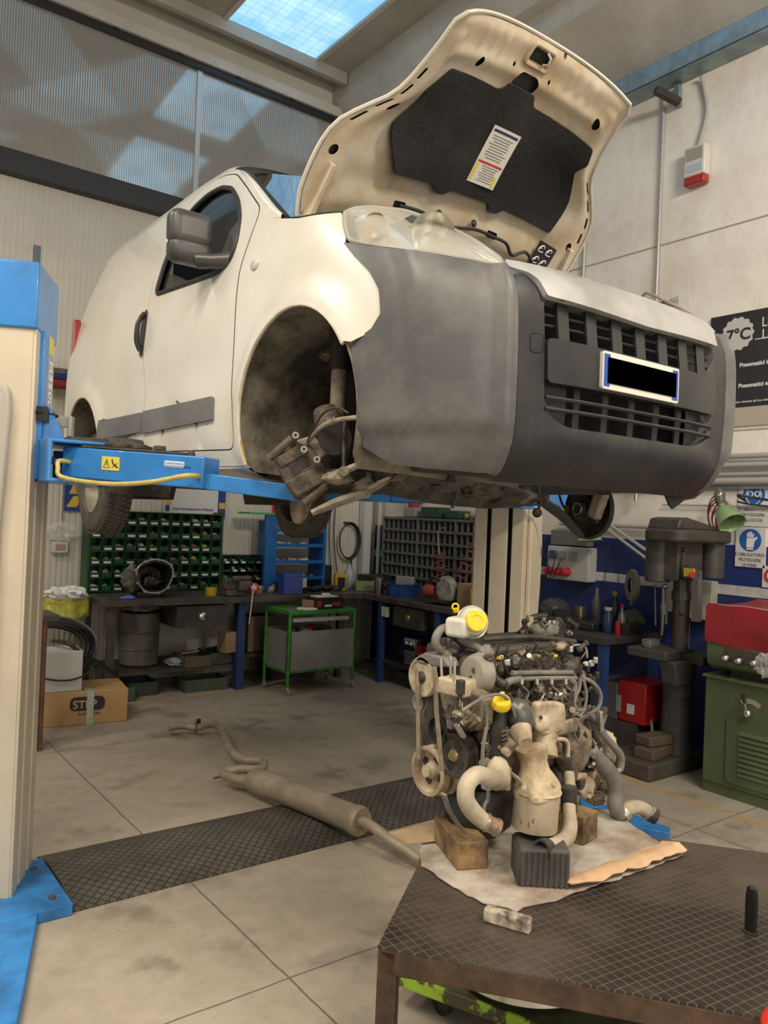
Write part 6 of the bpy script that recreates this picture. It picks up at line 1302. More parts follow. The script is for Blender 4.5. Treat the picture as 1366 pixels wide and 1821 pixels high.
# green trolley
tr_t = thing('service_trolley', 'green tubular trolley with grey side panels on castors in front of the long bench', 'trolley', (3.98, 6.4, 0))
a, b, c_, d_ = V3((3.625, 6.16, 0)), V3((4.345, 6.18, 0)), V3((3.61, 6.57, 0)), V3((4.33, 6.59, 0)); up = V3((0, 0, 1))
for q in (a, b, c_, d_):
    MB().tube([q+up*.075, q+up*.755], .016, 12).build('leg', greent, tr_t)
    cw_ = MB().cyl(q+V3((-.008, 0, .03)), q+V3((.010, 0, .03)), .03, n=18).build('castor', greyp, tr_t); MB().tube([q+up*.08, q+V3((0, 0, .045))], .012, 8).build('castor_fork', chr_, cw_)
for p_, q_ in ((a, b), (c_, d_), (a, c_), (b, d_)): 
    MB().bar(p_+up*.745, q_+up*.745, .03, .035, up).build('top_rail', greent, tr_t, bev=.003); MB().bar(p_+up*.21, q_+up*.21, .015, .022, up).build('lower_rail', greent, tr_t)
MB().bb((3.62, 6.17, .735), (4.34, 6.58, .742)).build('top_tray', mat('scuffed_tray', (.10, .20, .07), .5, dirt=(.22, .22, .19), dscale=4), tr_t)
pn = mat('grey_panel', (.24, .235, .22), .5, dirt=(.20, .195, .18), dscale=4)
MB().bb((3.645, 6.155, .22), (4.325, 6.163, .575)).build('side_panel', pn, tr_t); MB().bb((3.612, 6.19, .22), (3.620, 6.55, .575)).build('side_panel', pn, tr_t); MB().bb((3.645, 6.575, .22), (4.325, 6.583, .575)).build('side_panel', pn, tr_t); MB().bb((3.63, 6.17, .20), (4.33, 6.57, .212)).build('bottom', pn, tr_t)
MB().bb((3.66, 6.165, .66), (4.27, 6.185, .695)).build('drawer_front', mat('pale_drawer', (.36, .35, .34), .4), tr_t)
for k in range(9):
    c = (3.70+.065*k, 6.34+.05*(k % 3), .50+.03*(k % 2)); T(MB().lump(c, .06, (1, 1.2, 1), .5, 3, seed=k+33, sub=2).build('scrap_part', (dk, rusty, blackp, greyp, dk, redp, dk, rusty, dk)[k]), 'worn %s part, %s from the left inside the green trolley' % (('black', 'rusty', 'black', 'grey', 'black', 'red', 'black', 'rusty', 'black')[k], ORD[k]), 'part', 'parts inside the green trolley')
bx = thing('brake_parts_box', 'long black box with red markings lying on the green trolley', 'box', (4.12, 6.38, .745))
MB().box((4.13, 6.38, .80), (.33, .14, .11), 3).build('carton', blackp, bx, bev=.002)
MB().box((4.02, 6.304, .80), (.055, .003, .055), 3).build('red_emblem', mat('print_red', (.40, .02, .02), .5), bx); MB().box((4.22, 6.312, .795), (.10, .003, .035), 3).build('red_marking', MATS['print_red'], bx); MB().box((4.125, 6.307, .780), (.08, .003, .02), 3).build('white_marking', paper, bx)
text('TRW', (4.178, 6.308, .785), (1, .05, 0), (0, 0, 1), .028, paper, bx, th=.0006) if False else None
T(MB().box((3.93, 6.36, .79), (.012, .13, .09), 25).build('box_flap', cardb), 'brown open cardboard flap at the left end of the black box', 'flap')
T(MB().bb((4.0, 6.32, .857), (4.24, 6.44, .869)).build('booklet', paper, bev=.002), 'white booklet lying on the black box on the trolley', 'booklet')
T(MB().prism([(0, 0), (.16, -.10), (.18, -.06), (.03, .05)], (3.80, 6.34, .748), (1, 0, 0), (0, 1, 0), .02).build('loose_carton_flap', paper), 'white folded carton piece left of the black box on the trolley', 'paper')
T(MB().cyl((4.10, 6.39, .881), (4.17, 6.36, .881), .012, n=12).build('paper_roll', paper), 'small white roll on top of the booklet', 'roll')
# left wall : sign, switch, conduit, brush, bracket, cables
sg_ = thing('garage_sign', 'white blue and yellow sign reading il tuo Autoriparatore di fiducia above the green cabinet', 'sign', (3.2, 7.37, 1.75))
sm = mat('sign_white', (.60, .60, .58), .4); sb = mat('sign_blue', (.012, .035, .26), .4); sy_ = mat('sign_yellow', (.62, .42, .02), .4)
MB().bb((2.88, 7.372, 1.60), (3.46, 7.385, 2.05)).build('board', sm, sg_)
MB().bb((3.44, 7.366, 1.56), (3.52, 7.386, 2.05)).build('blue_edge', sb, sg_); MB().bb((3.45, 7.362, 1.66), (3.515, 7.366, 1.72)).build('yellow_square', sy_, sg_); MB().bb((2.89, 7.366, 1.68), (2.945, 7.37, 1.75)).build('yellow_square', sy_, sg_); MB().bb((2.89, 7.366, 1.62), (2.93, 7.37, 1.675)).build('blue_square', sb, sg_); MB().bb((3.38, 7.362, 1.57), (3.44, 7.366, 1.62)).build('yellow_square', sy_, sg_)
text('il tuo Autoriparatore di fiducia!', (2.96, 7.370, 1.635), (1, 0, 0), (0, 0, 1), .034, mat('sign_ink', (.03, .04, .16), .5), sg_, bold=.0006)
s2 = thing('small_sign', 'blue sign with a yellow arrow beside the near rear wheel', 'sign', (2.0, 7.37, 1.75)); MB().bb((1.955, 7.372, 1.585), (2.16, 7.386, 1.95)).build('board', sb, s2); MB().prism([(0, 0), (.09, 0), (.14, .10), (.06, .10)], (1.97, 7.371, 1.62), (1, 0, 0), (0, 0, 1), -.003).build('yellow_shape', sy_, s2); MB().prism([(0, 0), (.12, 0), (.05, .12)], (1.99, 7.371, 1.74), (1, 0, 0), (0, 0, 1), -.003).build('yellow_shape', sy_, s2)
swb = thing('wall_switch', 'cream wall switch box below a pale conduit and plastic bag on the panel wall', 'switch', (1.925, 7.38, 1.25)); MB().bb((1.855, 7.33, 1.205), (1.995, 7.39, 1.31)).build('housing', whitep, swb, bev=.01); MB().bb((1.885, 7.322, 1.235), (1.965, 7.332, 1.285)).build('switch_window', mat('switch_pink', (.36, .24, .19), .4), swb)
MB().tube([(1.925, 7.375, 1.31), (1.925, 7.375, 1.95)], .014, 10).build('conduit', whitep, swb)
T(MB().tube([(2.02, 7.375, 1.95), (2.02, 7.375, 3.2)], .013, 8).build('wall_pipe', whitep), 'thin pale pipe on the panel wall beside the brush', 'pipe')
clr = bpy.data.materials.new('clear_film'); clr.use_nodes = True; b_ = clr.node_tree.nodes['Principled BSDF']; b_.inputs['Base Color'].default_value = (.8, .8, .78, 1); b_.inputs['Alpha'].default_value = .3; b_.inputs['Roughness'].default_value = .15; MATS['clear_film'] = clr
T(MB().lump((1.92, 7.32, 1.40), .10, (1.2, .35, .75), .7, 4, seed=1).build('plastic_bag', clr, smooth=25), 'crumpled clear plastic bag hanging over the wall switch', 'bag')
bu = thing('car_wash_brush', 'worn red and blue brush hanging on the panel wall beside the near lift post', 'brush', (1.83, 7.25, 2.75)); MB().box((1.83, 7.27, 2.80), (.26, .12, .06)).build('brush_head', mat('brush_grey', (.10, .095, .085), .9, dirt=(.2, .18, .15), dscale=20), bu, bev=.02); MB().box((1.83, 7.25, 2.75), (.25, .13, .05)).build('blue_bristles', mat('bristle_blue', (.02, .04, .20), .9), bu, bev=.015); MB().box((1.82, 7.24, 2.69), (.24, .13, .07), None).build('red_bristles', mat('bristle_red', (.25, .03, .025), .9), bu, bev=.02); MB().tube([(1.96, 7.3, 2.86), (1.955, 7.3, 2.2)], .008, 8).build('brush_handle', dk, bu); MB().bb((1.81, 7.3, 2.80), (1.85, 7.41, 2.84)).build('wall_hook', dk, bu)
T(MB().prism(rnd([(-.03, 0), (.03, 0), (.03, .9), (-.03, .9)], .01), (1.635, 7.39, 3.0), (1, 0, 0), (0, 0, 1), -.012).build('steel_strap', mat('blue_grey_steel', (.12, .16, .20), .5)), 'blue-grey vertical steel strap on the panel wall above the near lift post', 'bracket')
cc = MB()
cx = onY(620, 962, 7.34)
for k in range(4): cc.tube([cx+V3((math.cos(a)*(.125+.006*k), -.012*k, math.sin(a)*(.19+.006*k))) for a in [i*math.pi/14 for i in range(28)]], .006, 6, closed=True)
cc.tube([cx+V3((.03, -.02, -.19)), cx+V3((.04, -.02, -.33))], .009, 6)
T(cc.build('coiled_cable', blackp, smooth=60), 'coil of black cable hanging on the panel wall left of the corner post', 'cable')
T(MB().bb(cx+V3((-.045, 0, .20)), cx+V3((.045, .05, .215))).build('cable_hook', dk), 'small bracket above the hanging cable coil', 'hook')
for k in range(3): T(MB().tube([(4.72+.07*k, 7.36, 1.9), (4.73+.06*k, 7.36, 1.4), (4.74+.08*k, 7.34, 1.0)], .006, 6, smooth=4).build('hanging_cable', blackp), ('leftmost', 'middle', 'rightmost')[k]+' of three black cables hanging down the panel wall behind the clear jug', 'cable')
# corner posts
T(MB().bb((5.20, 7.28, 0), (5.30, 7.38, 2.6)).build('corner_post', mat('post_white', (.58, .57, .54), .5)), 'pale square post in the corner of the workshop', 'post')
T(MB().tube([(5.37, 7.22, .86), (5.37, 7.22, 3.4)], .022, 10).build('corner_pipe', whitep), 'white pipe beside the corner post', 'pipe')
rd = MB().lump((5.40, 6.62, 1.98), .16, (.25, .9, 1.5), .5, 3, seed=7).build('red_plastic_sheet', mat('red_film', (.50, .06, .06), .35)); T(rd, 'crumpled red plastic hanging on the wall above the pigeonhole cabinet', 'sheet')
T(MB().cyl(onY(495, 907, 7.37), onY(495, 907, 7.385), .10, n=28).build('round_red_sign', mat('sign_red', (.55, .03, .03), .4)), 'round red sign on the panel wall behind the near front brake', 'sign')
# basket, boxes, hoses at left
wb = thing('waste_basket', 'round plastic waste basket lined with a yellow bag against the panel wall', 'waste basket', (1.87, 6.95, 0)); bc = V3((1.87, 6.95, 0))
for k in range(26):
    a_ = 2*math.pi*k/26; MB().bar(bc+V3((math.cos(a_)*.15, math.sin(a_)*.15, .02)), bc+V3((math.cos(a_)*.185, math.sin(a_)*.185, .84)), .014, .004, (math.cos(a_), math.sin(a_), 0)).build('slat', mat('beige_plastic', (.26, .24, .16), .5), wb)
MB().torus(bc+V3((0, 0, .86)), (0, 0, 1), .20, .012, 36, 8).build('rim', mat('rim_olive', (.28, .26, .17), .5), wb); MB().torus(bc+V3((0, 0, .03)), (0, 0, 1), .15, .012, 28, 8).build('foot_ring', MATS['rim_olive'], wb)
def bagf(u, v):
    a_ = 2*math.pi*u; r = .203+.012*math.sin(a_*7)+.02*noise.noise(V3((math.cos(a_)*2, math.sin(a_)*2, v*3)))+.01*v; return bc+V3((math.cos(a_)*r, math.sin(a_)*r, .865-.15*v*(1+.35*math.sin(a_*3))))
ybm = bpy.data.materials.new('yellow_bag'); ybm.use_nodes = True; b_ = ybm.node_tree.nodes['Principled BSDF']; b_.inputs['Base Color'].default_value = (.52, .50, .07, 1); b_.inputs['Alpha'].default_value = .8; b_.inputs['Roughness'].default_value = .25
MB().grid(bagf, 70, 8).build('bin_liner', ybm, wb, smooth=60)
for k, (dx_, dy_, r_) in enumerate(((-.06, -.02, .075), (.07, 0, .085), (.0, .05, .07))): T(MB().lump(bc+V3((dx_, dy_, .885)), r_, (1.2, 1, .75), .55, 2.5, seed=k+50).build('paper_towel', mat('tissue', (.80, .79, .76), .9)), ('left', 'right', 'rear')[k]+' crumpled white paper towel on top of the waste basket', 'paper towel')
bxm = mat('step_carton', (.50, .32, .14), .75, dirt=(.44, .27, .11), dscale=2.5)
bx_ = thing('cardboard_carton', 'large brown carton printed STEP with tape on the floor by the near lift post', 'box', (1.76, 6.24, 0), None, -8); Rz = Matrix.Rotation(R(-8), 3, 'Z'); BO = V3((1.76, 6.24, 0))
Q = lambda x, y, z: BO+Rz @ V3((x, y, z))
MB().box(Q(0, 0, .125), (.78, .40, .25), -8).build('carton', bxm, bx_, bev=.006)
ink = mat('carton_ink', (.035, .018, .03), .7); ux_ = Rz @ V3((1, 0, 0)); uz_ = V3((0, 0, 1))
lg = MB().prism(rnd([(0, 0), (.25, 0), (.25, .105), (0, .105)], .05, 8), Q(-.03, -.202, .105), ux_, uz_, .0016).build('logo_badge', ink, bx_, smooth=False)
text('STEP', Q(-.008, -.2045, .125), ux_, uz_, .082, mat('carton_print_gap', (.50, .33, .15), .7), lg, bold=.0016, sx=1.0); text('AUTO BRAKE', Q(.03, -.2025, .072), ux_, uz_, .026, ink, bx_)
MB().bar(Q(.115, -.2065, .0), Q(.115, -.2065, .252), .0015, .05, ux_).build('packing_tape', mat('tape_pale', (.50, .54, .46), .35, dirt=(.36, .42, .36), dscale=40), bx_) ; MB().bar(Q(.115, -.204, .2535), Q(.06, .0, .2535), .05, .0015, uz_).build('packing_tape', MATS['tape_pale'], bx_)
T(MB().box(V3((1.63, 6.20, .252+.15)), (.34, .26, .30), -5).build('white_carton', mat('white_carton', (.56, .55, .52), .7, dirt=(.5, .49, .46), dscale=3), bev=.005), 'plain white carton standing on the large brown carton', 'box')
for k in range(7):
    c = V3((1.60+.03*(k % 3), 6.50+.022*k, .50)); r = .30+.013*k
    pts = [c+V3((math.cos(a_)*r*1.08, .02*math.sin(3*a_+k), math.sin(a_)*r*(.62+.02*(k % 3))+.0)) for a_ in [i*math.pi/20 for i in range(40)]]
    if k < 5: T(MB().tube(pts, .016, 10, closed=True).build('rubber_hose', mat('black_hose', (.018, .018, .018), .3)), 'thick black rubber hose loop, %s from the front behind the white carton' % ORD[k], 'hose', 'coiled black hoses behind the white carton')
    else: T(MB().tube(pts, .011, 10, closed=True).build('grey_hose', mat('grey_hose', (.16, .16, .16), .4)), 'thin grey hose loop, %s behind the white carton' % ('front one', 'rear one')[k-5], 'hose', 'thin grey hoses behind the white carton')
T(MB().tube([Q(-.14, .02, .60), Q(-.05, -.12, .60), Q(.08, -.14, .50), Q(.22, .0, .40), Q(.36, .10, .285)], .016, 10, smooth=6).build('rubber_hose', MATS['black_hose']), 'black hose end running down over the brown carton to the bench leg', 'hose')
T(MB().tube([Q(-.36, -.16, .44), Q(-.2, -.20, .36), Q(-.02, -.19, .34), Q(.12, -.14, .40), Q(.17, 0, .52)], .007, 8, smooth=8).build('thin_cable', MATS['black_hose']), 'thin black cable sagging across the front of the white carton', 'cable')
wp = MB()
wp.bb((1.27, 5.52, 0), (1.39, 5.64, .86)); 
for k in range(4): wp.bb((1.28+.028*k, 5.51, 0), (1.295+.028*k, 5.52, .86))
wp = wp.build('wooden_post', mat('red_brown_wood', (.16, .062, .035), .5, dirt=(.10, .04, .025), dscale=8)); T(wp, 'red-brown ribbed upright panel just behind the near lift post', 'panel'); 
T(MB().bb((1.1, 5.50, .862), (1.46, 5.8, .90)).build('dark_board', benchdk), 'dark board resting on the red-brown upright panel', 'board')
# ---- right wall
XR = XW
gal = mat('galvanised_steel', (.30, .39, .44), .4, metal=.6, dirt=(.22, .27, .30), dscale=6); pip = mat('grey_conduit', (.44, .43, .41), .4, metal=.3)
ch = thing('cable_channel', 'galvanised steel channel running along the top of the white wall', 'channel', (5.38, 2, 5.2)); MB().bb((5.24, -1, 5.135), (5.25, 7.3, 5.275)).bb((5.24, -1, 5.135), (5.44, 7.3, 5.145)).bb((5.24, -1, 5.268), (5.44, 7.3, 5.278)).build('channel', gal, ch, smooth=False)
MB().bar(onX(1166, 160, 5.20), onX(1208, 182, 5.40), .05, .05).build('support_bracket', dk, ch); MB().bar(onX(1206, 152, 5.42), onX(1206, 190, 5.42), .04, .05).build('support_bracket', gal, ch)
def pipe(pts, r, label, m=pip, nm='conduit'): return T(MB().tube(pts, r, 10).build(nm, m), label, 'conduit')
p1 = onX(1181, 185, 5.43); pipe([V3((5.43, p1.y, 5.13)), V3((5.43, p1.y, 2.2))], .013, 'vertical grey conduit running down the white wall left of the alarm box')
p1 = onX(1041, 400, 5.43); pipe([V3((5.43, p1.y, 5.13)), V3((5.43, p1.y, 2.05))], .016, 'vertical grey conduit beside the raised bonnet')
sir = thing('alarm_siren', 'white alarm siren with a red lens on the white wall', 'alarm', (5.4, 3.42, 4.4))
a_ = onX(1219, 278, 5.38); b2 = onX(1254, 330, 5.38); ya, yb_ = a_.y, b2.y
MB().bb((5.36, yb_, 4.33), (5.445, ya, 4.56)).build('housing', mat('siren_cream', (.62, .58, .52), .4), sir, bev=.012); MB().bb((5.362, yb_+.004, 4.27), (5.44, ya-.004, 4.335)).build('red_lens', mat('siren_red', (.35, .025, .015), .25), sir, bev=.01)
for k in range(8): MB().bb((5.356, yb_+.02, 4.45+.012*k), (5.361, ya-.02, 4.455+.012*k)).build('louvre', greyp, sir)
MB().bb((5.357, yb_+.02, 4.36), (5.361, ya-.03, 4.42)).build('label', mat('pale_blue_label', (.40, .48, .55), .5), sir)
MB().tube([V3((5.43, (ya+yb_)/2+.02, 4.56)), onX(1257, 200, 5.43), onX(1250, 150, 5.43), onX(1247, 135, 5.40)], .013, 8, smooth=5).build('siren_conduit', pip, sir)
# poster
po = thing('tyre_poster', 'black poster headed 7 degrees C with white tyre text on the white wall', 'poster', (5.44, 2.8, 2.9)); bkp = mat('poster_black', (.018, .018, .020), .35)
MB().bb((5.432, 2.2, 2.55), (5.447, 3.262, 3.235)).build('board', bkp, po); wtx = mat('poster_white', (.70, .70, .68), .5)
pc = onX(1312, 594, 5.43); rr2 = .118
MB().prism([(math.cos(t_)*(rr2+.006*math.cos(14*t_)), math.sin(t_)*(rr2+.006*math.cos(14*t_))) for t_ in [i*math.pi/56 for i in range(112)]], (5.4315, pc.y, pc.z), (0, -1, 0), (0, 0, 1), .003).build('seal_badge', mat('badge_grey', (.50, .49, .46), .4), po, smooth=False)
wy, wz = (0, -1, 0), (0, 0, 1)
text('7°C', (5.4275, pc.y+.085, pc.z-.045), wy, wz, .115, bkp, po, bold=.003)
e_ = onX(1355, 566, 5.43); text('LE', (5.431, e_.y, e_.z-.06), wy, wz, .10, wtx, po, sx=.8); e_ = onX(1355, 590, 5.43); text('LE', (5.431, e_.y, e_.z-.05), wy, wz, .10, wtx, po, sx=.8)
for px_, py_, s_ in ((1315, 653, 'Pneumatici invernali'), (1313, 690, 'Pneumatici estivi')): e_ = onX(px_, py_, 5.43); text(s_, (5.431, e_.y, e_.z), wy, wz, .042, wtx, po, bold=.001)
e_ = onX(1290, 719, 5.43); text('a sulla neve misurata ad una velocita di 50', (5.431, e_.y, e_.z), wy, wz, .024, wtx, po); MB().bb((5.431, 2.2, 3.02), (5.432, pc.y-.13, 3.026)).build('rule', wtx, po)
T(MB().bb((5.435, 2.2, 2.41), (5.447, 3.16, 2.545)).build('bare_board', mat('taupe_board', (.42, .36, .30), .5)), 'narrow taupe board below the black poster', 'board')
for k, (z, r, y1) in enumerate(((2.19, .020, 3.7), (2.125, .022, 3.7), (2.06, .012, 3.7), (2.01, .028, 4.62))): pipe([V3((5.40-.0*k, -1, z)), V3((5.40, y1, z))], r, ('topmost', 'second from the top', 'thin third', 'lowest and thickest')[k]+' of the grey pipes running level across the white wall')
pipe([V3((5.42, -1, 1.83)), V3((5.42, 3.6, 1.835))], .006, 'thin cable running level between the grey pipes and the blue paint')
T(MB().bb((5.41, -1, 1.955), (5.445, 4.6, 1.985)).build('cable_duct', gal), 'flat grey duct just below the grey pipes', 'duct')
e_ = onX(1132, 860, 5.36); pipe([e_+V3((0, 0, .05)), e_+V3((0, 0, -.14))], .018, 'short chrome pipe stub below the bumper', chr_, 'pipe_stub')
pipe(catmull([V3((5.40, 4.60, 1.655)), V3((5.40, 3.60, 1.655)), V3((5.40, 3.50, 1.63)), V3((5.40, 3.49, 1.5))], 6), .016, 'pale conduit with a bend above the drill press')
pipe([onX(1080, 930, 5.36), onX(1148, 978, 5.36), onX(1175, 985, 5.36)], .014, 'upper of two slanting conduits running down to the drill press'); pipe([onX(1072, 935, 5.36), onX(1165, 1005, 5.36)], .013, 'lower of two slanting conduits running down to the drill press')
# safety signs
def sign(nm, label, y1, y0, z0, z1, icon, lines, fs=.033):
    t_ = thing(nm, label, 'sign', (5.44, (y0+y1)/2, z0)); MB().bb((5.434, y0, z0), (5.446, y1, z1)).build('board', mat('sign_board', (.66, .66, .64), .4), t_, bev=.002)
    cy_, cz_ = (y0+y1)/2, z1-.092; MB().cyl((5.434, cy_, cz_), (5.432, cy_, cz_), .080, n=36).build('blue_disc', mat('mandatory_blue', (.02, .12, .42), .4), t_); wm2 = mat('icon_white', (.75, .75, .74), .5)
    P2 = lambda a_, b_: V3((5.431, cy_-a_, cz_+b_))
    if icon == 'eyes':
        MB().prism([(math.cos(q)*.055, math.sin(q)*.066) for q in [i*math.pi/14 for i in range(28)]], (5.432, cy_, cz_), (0, -1, 0), (0, 0, 1), .001).build('face', MATS['mandatory_blue'], t_)
        MB().tube([P2(math.cos(q)*.055, math.sin(q)*.066) for q in [i*math.pi/14 for i in range(28)]], .003, 5, closed=True).build('face_outline', wm2, t_)
        for sx2 in (-.026, .026): MB().torus(P2(sx2, .008), (1, 0, 0), .018, .0045, 22, 6).build('goggle_ring', wm2, t_)
    else:
        g_ = MB(); g_.prism(rnd([(-.026, -.052), (.026, -.052), (.030, -.01), (.055, .018), (.045, .028), (.028, .012), (.026, .02), (-.026, .02)], .004), (5.431, cy_, cz_), (0, -1, 0), (0, 0, 1), .001)
        for k, (fx, fh) in enumerate(((-.0195, .052), (-.0065, .062), (.0065, .060), (.0195, .048))): g_.prism(rnd([(fx-.0055, .015), (fx+.0055, .015), (fx+.0055, fh), (fx-.0055, fh)], .005), (5.431, cy_, cz_), (0, -1, 0), (0, 0, 1), .001)
        g_.build('hand_icon', wm2, t_)
        MB().prism([(-.026, -.068), (.026, -.068), (.024, -.056), (-.024, -.056)], (5.431, cy_, cz_), (0, -1, 0), (0, 0, 1), .001).build('cuff', wm2, t_)
    for k, s_ in enumerate(lines): text(s_, (5.4335, cy_, cz_-.114-k*fs*1.12), wy, wz, fs, mat('sign_black', (.02, .02, .02), .5), t_, align='CENTER', sx=.82)
    return t_
sign('eye_protection_sign', 'white sign with blue goggles symbol, upper of the safety signs by the drill press', 2.995, 2.77, 1.69, 2.005, 'eyes', ('È OBBLIGATORIO', 'PROTEGGERE', 'GLI OCCHI'))
sign('hand_protection_sign', 'white sign with blue glove symbol, lower of the safety signs by the drill press', 3.005, 2.785, 1.40, 1.685, 'hand', ('È OBBLIGATORIO', 'PROTEGGERE', 'LE MANI'))
ns = thing('prohibition_sign', 'small white sign with a red ring at the right edge below the glove sign', 'sign', (5.44, 2.72, 1.3)); MB().bb((5.434, 2.56, 1.27), (5.446, 2.80, 1.42)).build('board', MATS['sign_board'], ns); MB().torus((5.432, 2.73, 1.355), (1, 0, 0), .045, .009, 28, 6).build('red_ring', mat('ring_red', (.5, .02, .02), .4), ns)
# inspection lamp with green shade
hl_ = thing('inspection_lamp', 'hand lamp with orange handle and green shade hanging with red cable by the signs', 'lamp', (5.3, 3.0, 1.8)); enam = mat('green_enamel_shade', (.28, .42, .20), .35, dirt=(.20, .32, .14), dscale=6, coat=.4)
s0_, s1_ = onX(1287, 905, 5.22), onX(1302, 930, 5.22); MB().lathe([(0, .02), (.15, .028), (.35, .07), (1, .095), (1, .09), (.35, .06)], onX(1283, 898, 5.25), onX(1300, 926, 5.20)+V3((0, -.01, -.02)), 28, cap=False).build('shade', enam, hl_)
MB().tube([onX(1278, 905, 5.24), onX(1277, 940, 5.24), onX(1276, 952, 5.24)], [.024, .020, .008], 14).build('handle', mat('orange_handle', (.45, .10, .06), .5), hl_); MB().lathe([(0, .02), (.3, .036), (.7, .038), (1, .015)], onX(1281, 900, 5.26), onX(1279, 868, 5.26), 20).build('bulb_cage', mat('cage_glass', (.16, .15, .13), .2, metal=.4), hl_)
cb_ = MB()
for k in range(5):
    c = onX(1276+2*k, 912+3*k, 5.28); cb_.tube([c+V3((.004*k, math.cos(q)*(.075+.008*(k % 3)), math.sin(q)*(.13-.009*k))) for q in [i*math.pi/16 for i in range(32)]], .005, 6, closed=True)
cb_.build('red_cable', mat('red_cable', (.22, .02, .02), .4), hl_, smooth=70)
MB().tube([onX(1325, 890, 5.30), onX(1312, 880, 5.25), onX(1345, 886, 5.3), onX(1385, 892, 5.3)], .009, 8, smooth=4).build('wire_bracket', dk, hl_)
MB().tube([onX(1312, 892, 5.30), onX(1330, 896, 5.27), onX(1385, 903, 5.3)], .007, 8, smooth=4).build('wire_bracket', dk, hl_)
# distribution panel and second shade
pa = thing('socket_panel', 'white electrical panel with red three-phase plugs on the blue wall', 'electrical panel', (5.38, 4.45, 1.3)); yA, yB = 4.67, 4.22
MB().bb((5.33, yB, 1.17), (5.445, yA, 1.46)).build('housing', mat('panel_grey', (.46, .46, .44), .45), pa, bev=.01); MB().bb((5.34, yB+.04, 1.47), (5.445, yA-.02, 1.60)).build('breaker_cover', mat('smoked_window', (.16, .16, .155), .2), pa, bev=.006)
for k, y in enumerate((4.63, 4.52, 4.43)): MB().lathe([(0, .034), (.6, .032), (1, .022)], (5.33, y, 1.245), (5.26, y, 1.235), 18).build('red_plug', mat('plug_red', (.48, .02, .03), .4), pa)
for k, y in enumerate((4.60, 4.50, 4.38)): MB().box((5.325, y, 1.385), (.03, .07, .07)).build('socket_outlet', (mat('socket_blue', (.05, .06, .14), .4), greyp, greyp)[k], pa, bev=.004)
for k in range(3): MB().tube([V3((5.27, 4.60-.07*k, 1.36)), V3((5.25, 4.58-.05*k, 1.28)), V3((5.27, 4.62-.04*k, 1.19))], .005, 6, smooth=4).build('cable', blackp, pa)
g2 = MB().lathe([(0, .03), (.2, .06), (1, .10), (1, .095), (.2, .05)], onX(1047, 935, 5.2), onX(1049, 962, 5.2), 24, cap=False).tube([onX(1046, 930, 5.2), onX(1046, 905, 5.30), onX(1044, 890, 5.40)], .008, 8).build('lamp_shade', enam); T(g2, 'green enamel lamp shade hanging below the far brake shield', 'lamp shade')
for k in range(2): T(MB().tube([onX(1075+k*14, 965, 5.42), onX(1080+k*18, 1000+k*8, 5.43), onX(1072+k*30, 1050, 5.43)], .003, 5, smooth=4).build('hanging_wire', blackp), 'thin dark wire, %s from the left of those hanging over the blue wall' % ORD[k], 'wire', 'wires hanging over the blue wall')
# abrasive wheel hanging
ab = onX(1129, 1041, 5.25); T(MB().lathe([(0, .055), (0, .118), (.2, .125), (.8, .125), (1, .118), (1, .055)], ab+V3((0, 0, 0)), ab+V3((-.03, .02, 0)), 36, cap=False).build('abrasive_disc', mat('disc_taupe', (.21, .19, .15), .7)), 'round taupe disc with a large hole hanging above the small bench', 'disc')
T(MB().tube([ab+V3((-.04, 0, .04)), ab+V3((-.05, -.02, -.06)), ab+V3((-.02, .01, -.15))], .012, 8, smooth=4).build('hose_nozzle', greyp), 'grey bent nozzle hanging through the hole of the taupe disc', 'nozzle')
# small bench with bottles
sb_ = thing('small_workbench', 'small black-topped workbench with blue legs between the lift post and the drill press', 'workbench', (5.05, 3.95, 0))
MB().bb((4.71, 3.55, .79), (5.42, 4.72, .845)).build('bench_top', mat('black_bench_top', (.045, .042, .038), .4), sb_, bev=.004)
for x, y in ((4.76, 3.60), (5.38, 3.60), (4.76, 4.66), (5.38, 4.66)): MB().bb((x-.03, y-.03, 0), (x+.03, y+.03, .79)).build('leg', bluest, sb_)
MB().bb((4.78, 3.90, .20), (5.38, 4.66, .22)).build('lower_shelf', benchdk, sb_)
ZT = .845
def onB(px_, py_): return onZ(px_, py_, ZT)
def bottle(nm, label, p, r, h, m, capm=None, neck=.4, cat='bottle'):
    t_ = thing(nm, label, cat, (p[0], p[1], ZT)); MB().lathe([(0, r*.9), (.03, r), (.62, r), (.8, r*neck), (1, r*neck)], (p[0], p[1], ZT), (p[0], p[1], ZT+h), 18).build('body', m, t_)
    if capm: MB().cyl((p[0], p[1], ZT+h*.93), (p[0], p[1], ZT+h*1.05), r*neck*1.15, n=14).build('cap', capm, t_)
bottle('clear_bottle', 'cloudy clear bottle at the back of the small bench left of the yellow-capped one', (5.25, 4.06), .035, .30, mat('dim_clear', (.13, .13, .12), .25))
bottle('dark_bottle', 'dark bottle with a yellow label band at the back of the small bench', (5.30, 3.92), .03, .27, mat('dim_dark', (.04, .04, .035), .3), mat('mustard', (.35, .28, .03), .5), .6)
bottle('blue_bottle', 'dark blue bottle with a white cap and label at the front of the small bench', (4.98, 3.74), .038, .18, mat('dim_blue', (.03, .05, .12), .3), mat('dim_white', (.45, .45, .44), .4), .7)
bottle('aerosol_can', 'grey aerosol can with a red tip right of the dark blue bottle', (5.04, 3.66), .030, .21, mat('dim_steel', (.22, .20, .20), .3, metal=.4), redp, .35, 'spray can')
bottle('red_can', 'small red can standing in front of the grey aerosol', (4.97, 3.64), .022, .10, redp, None, .9, 'can')
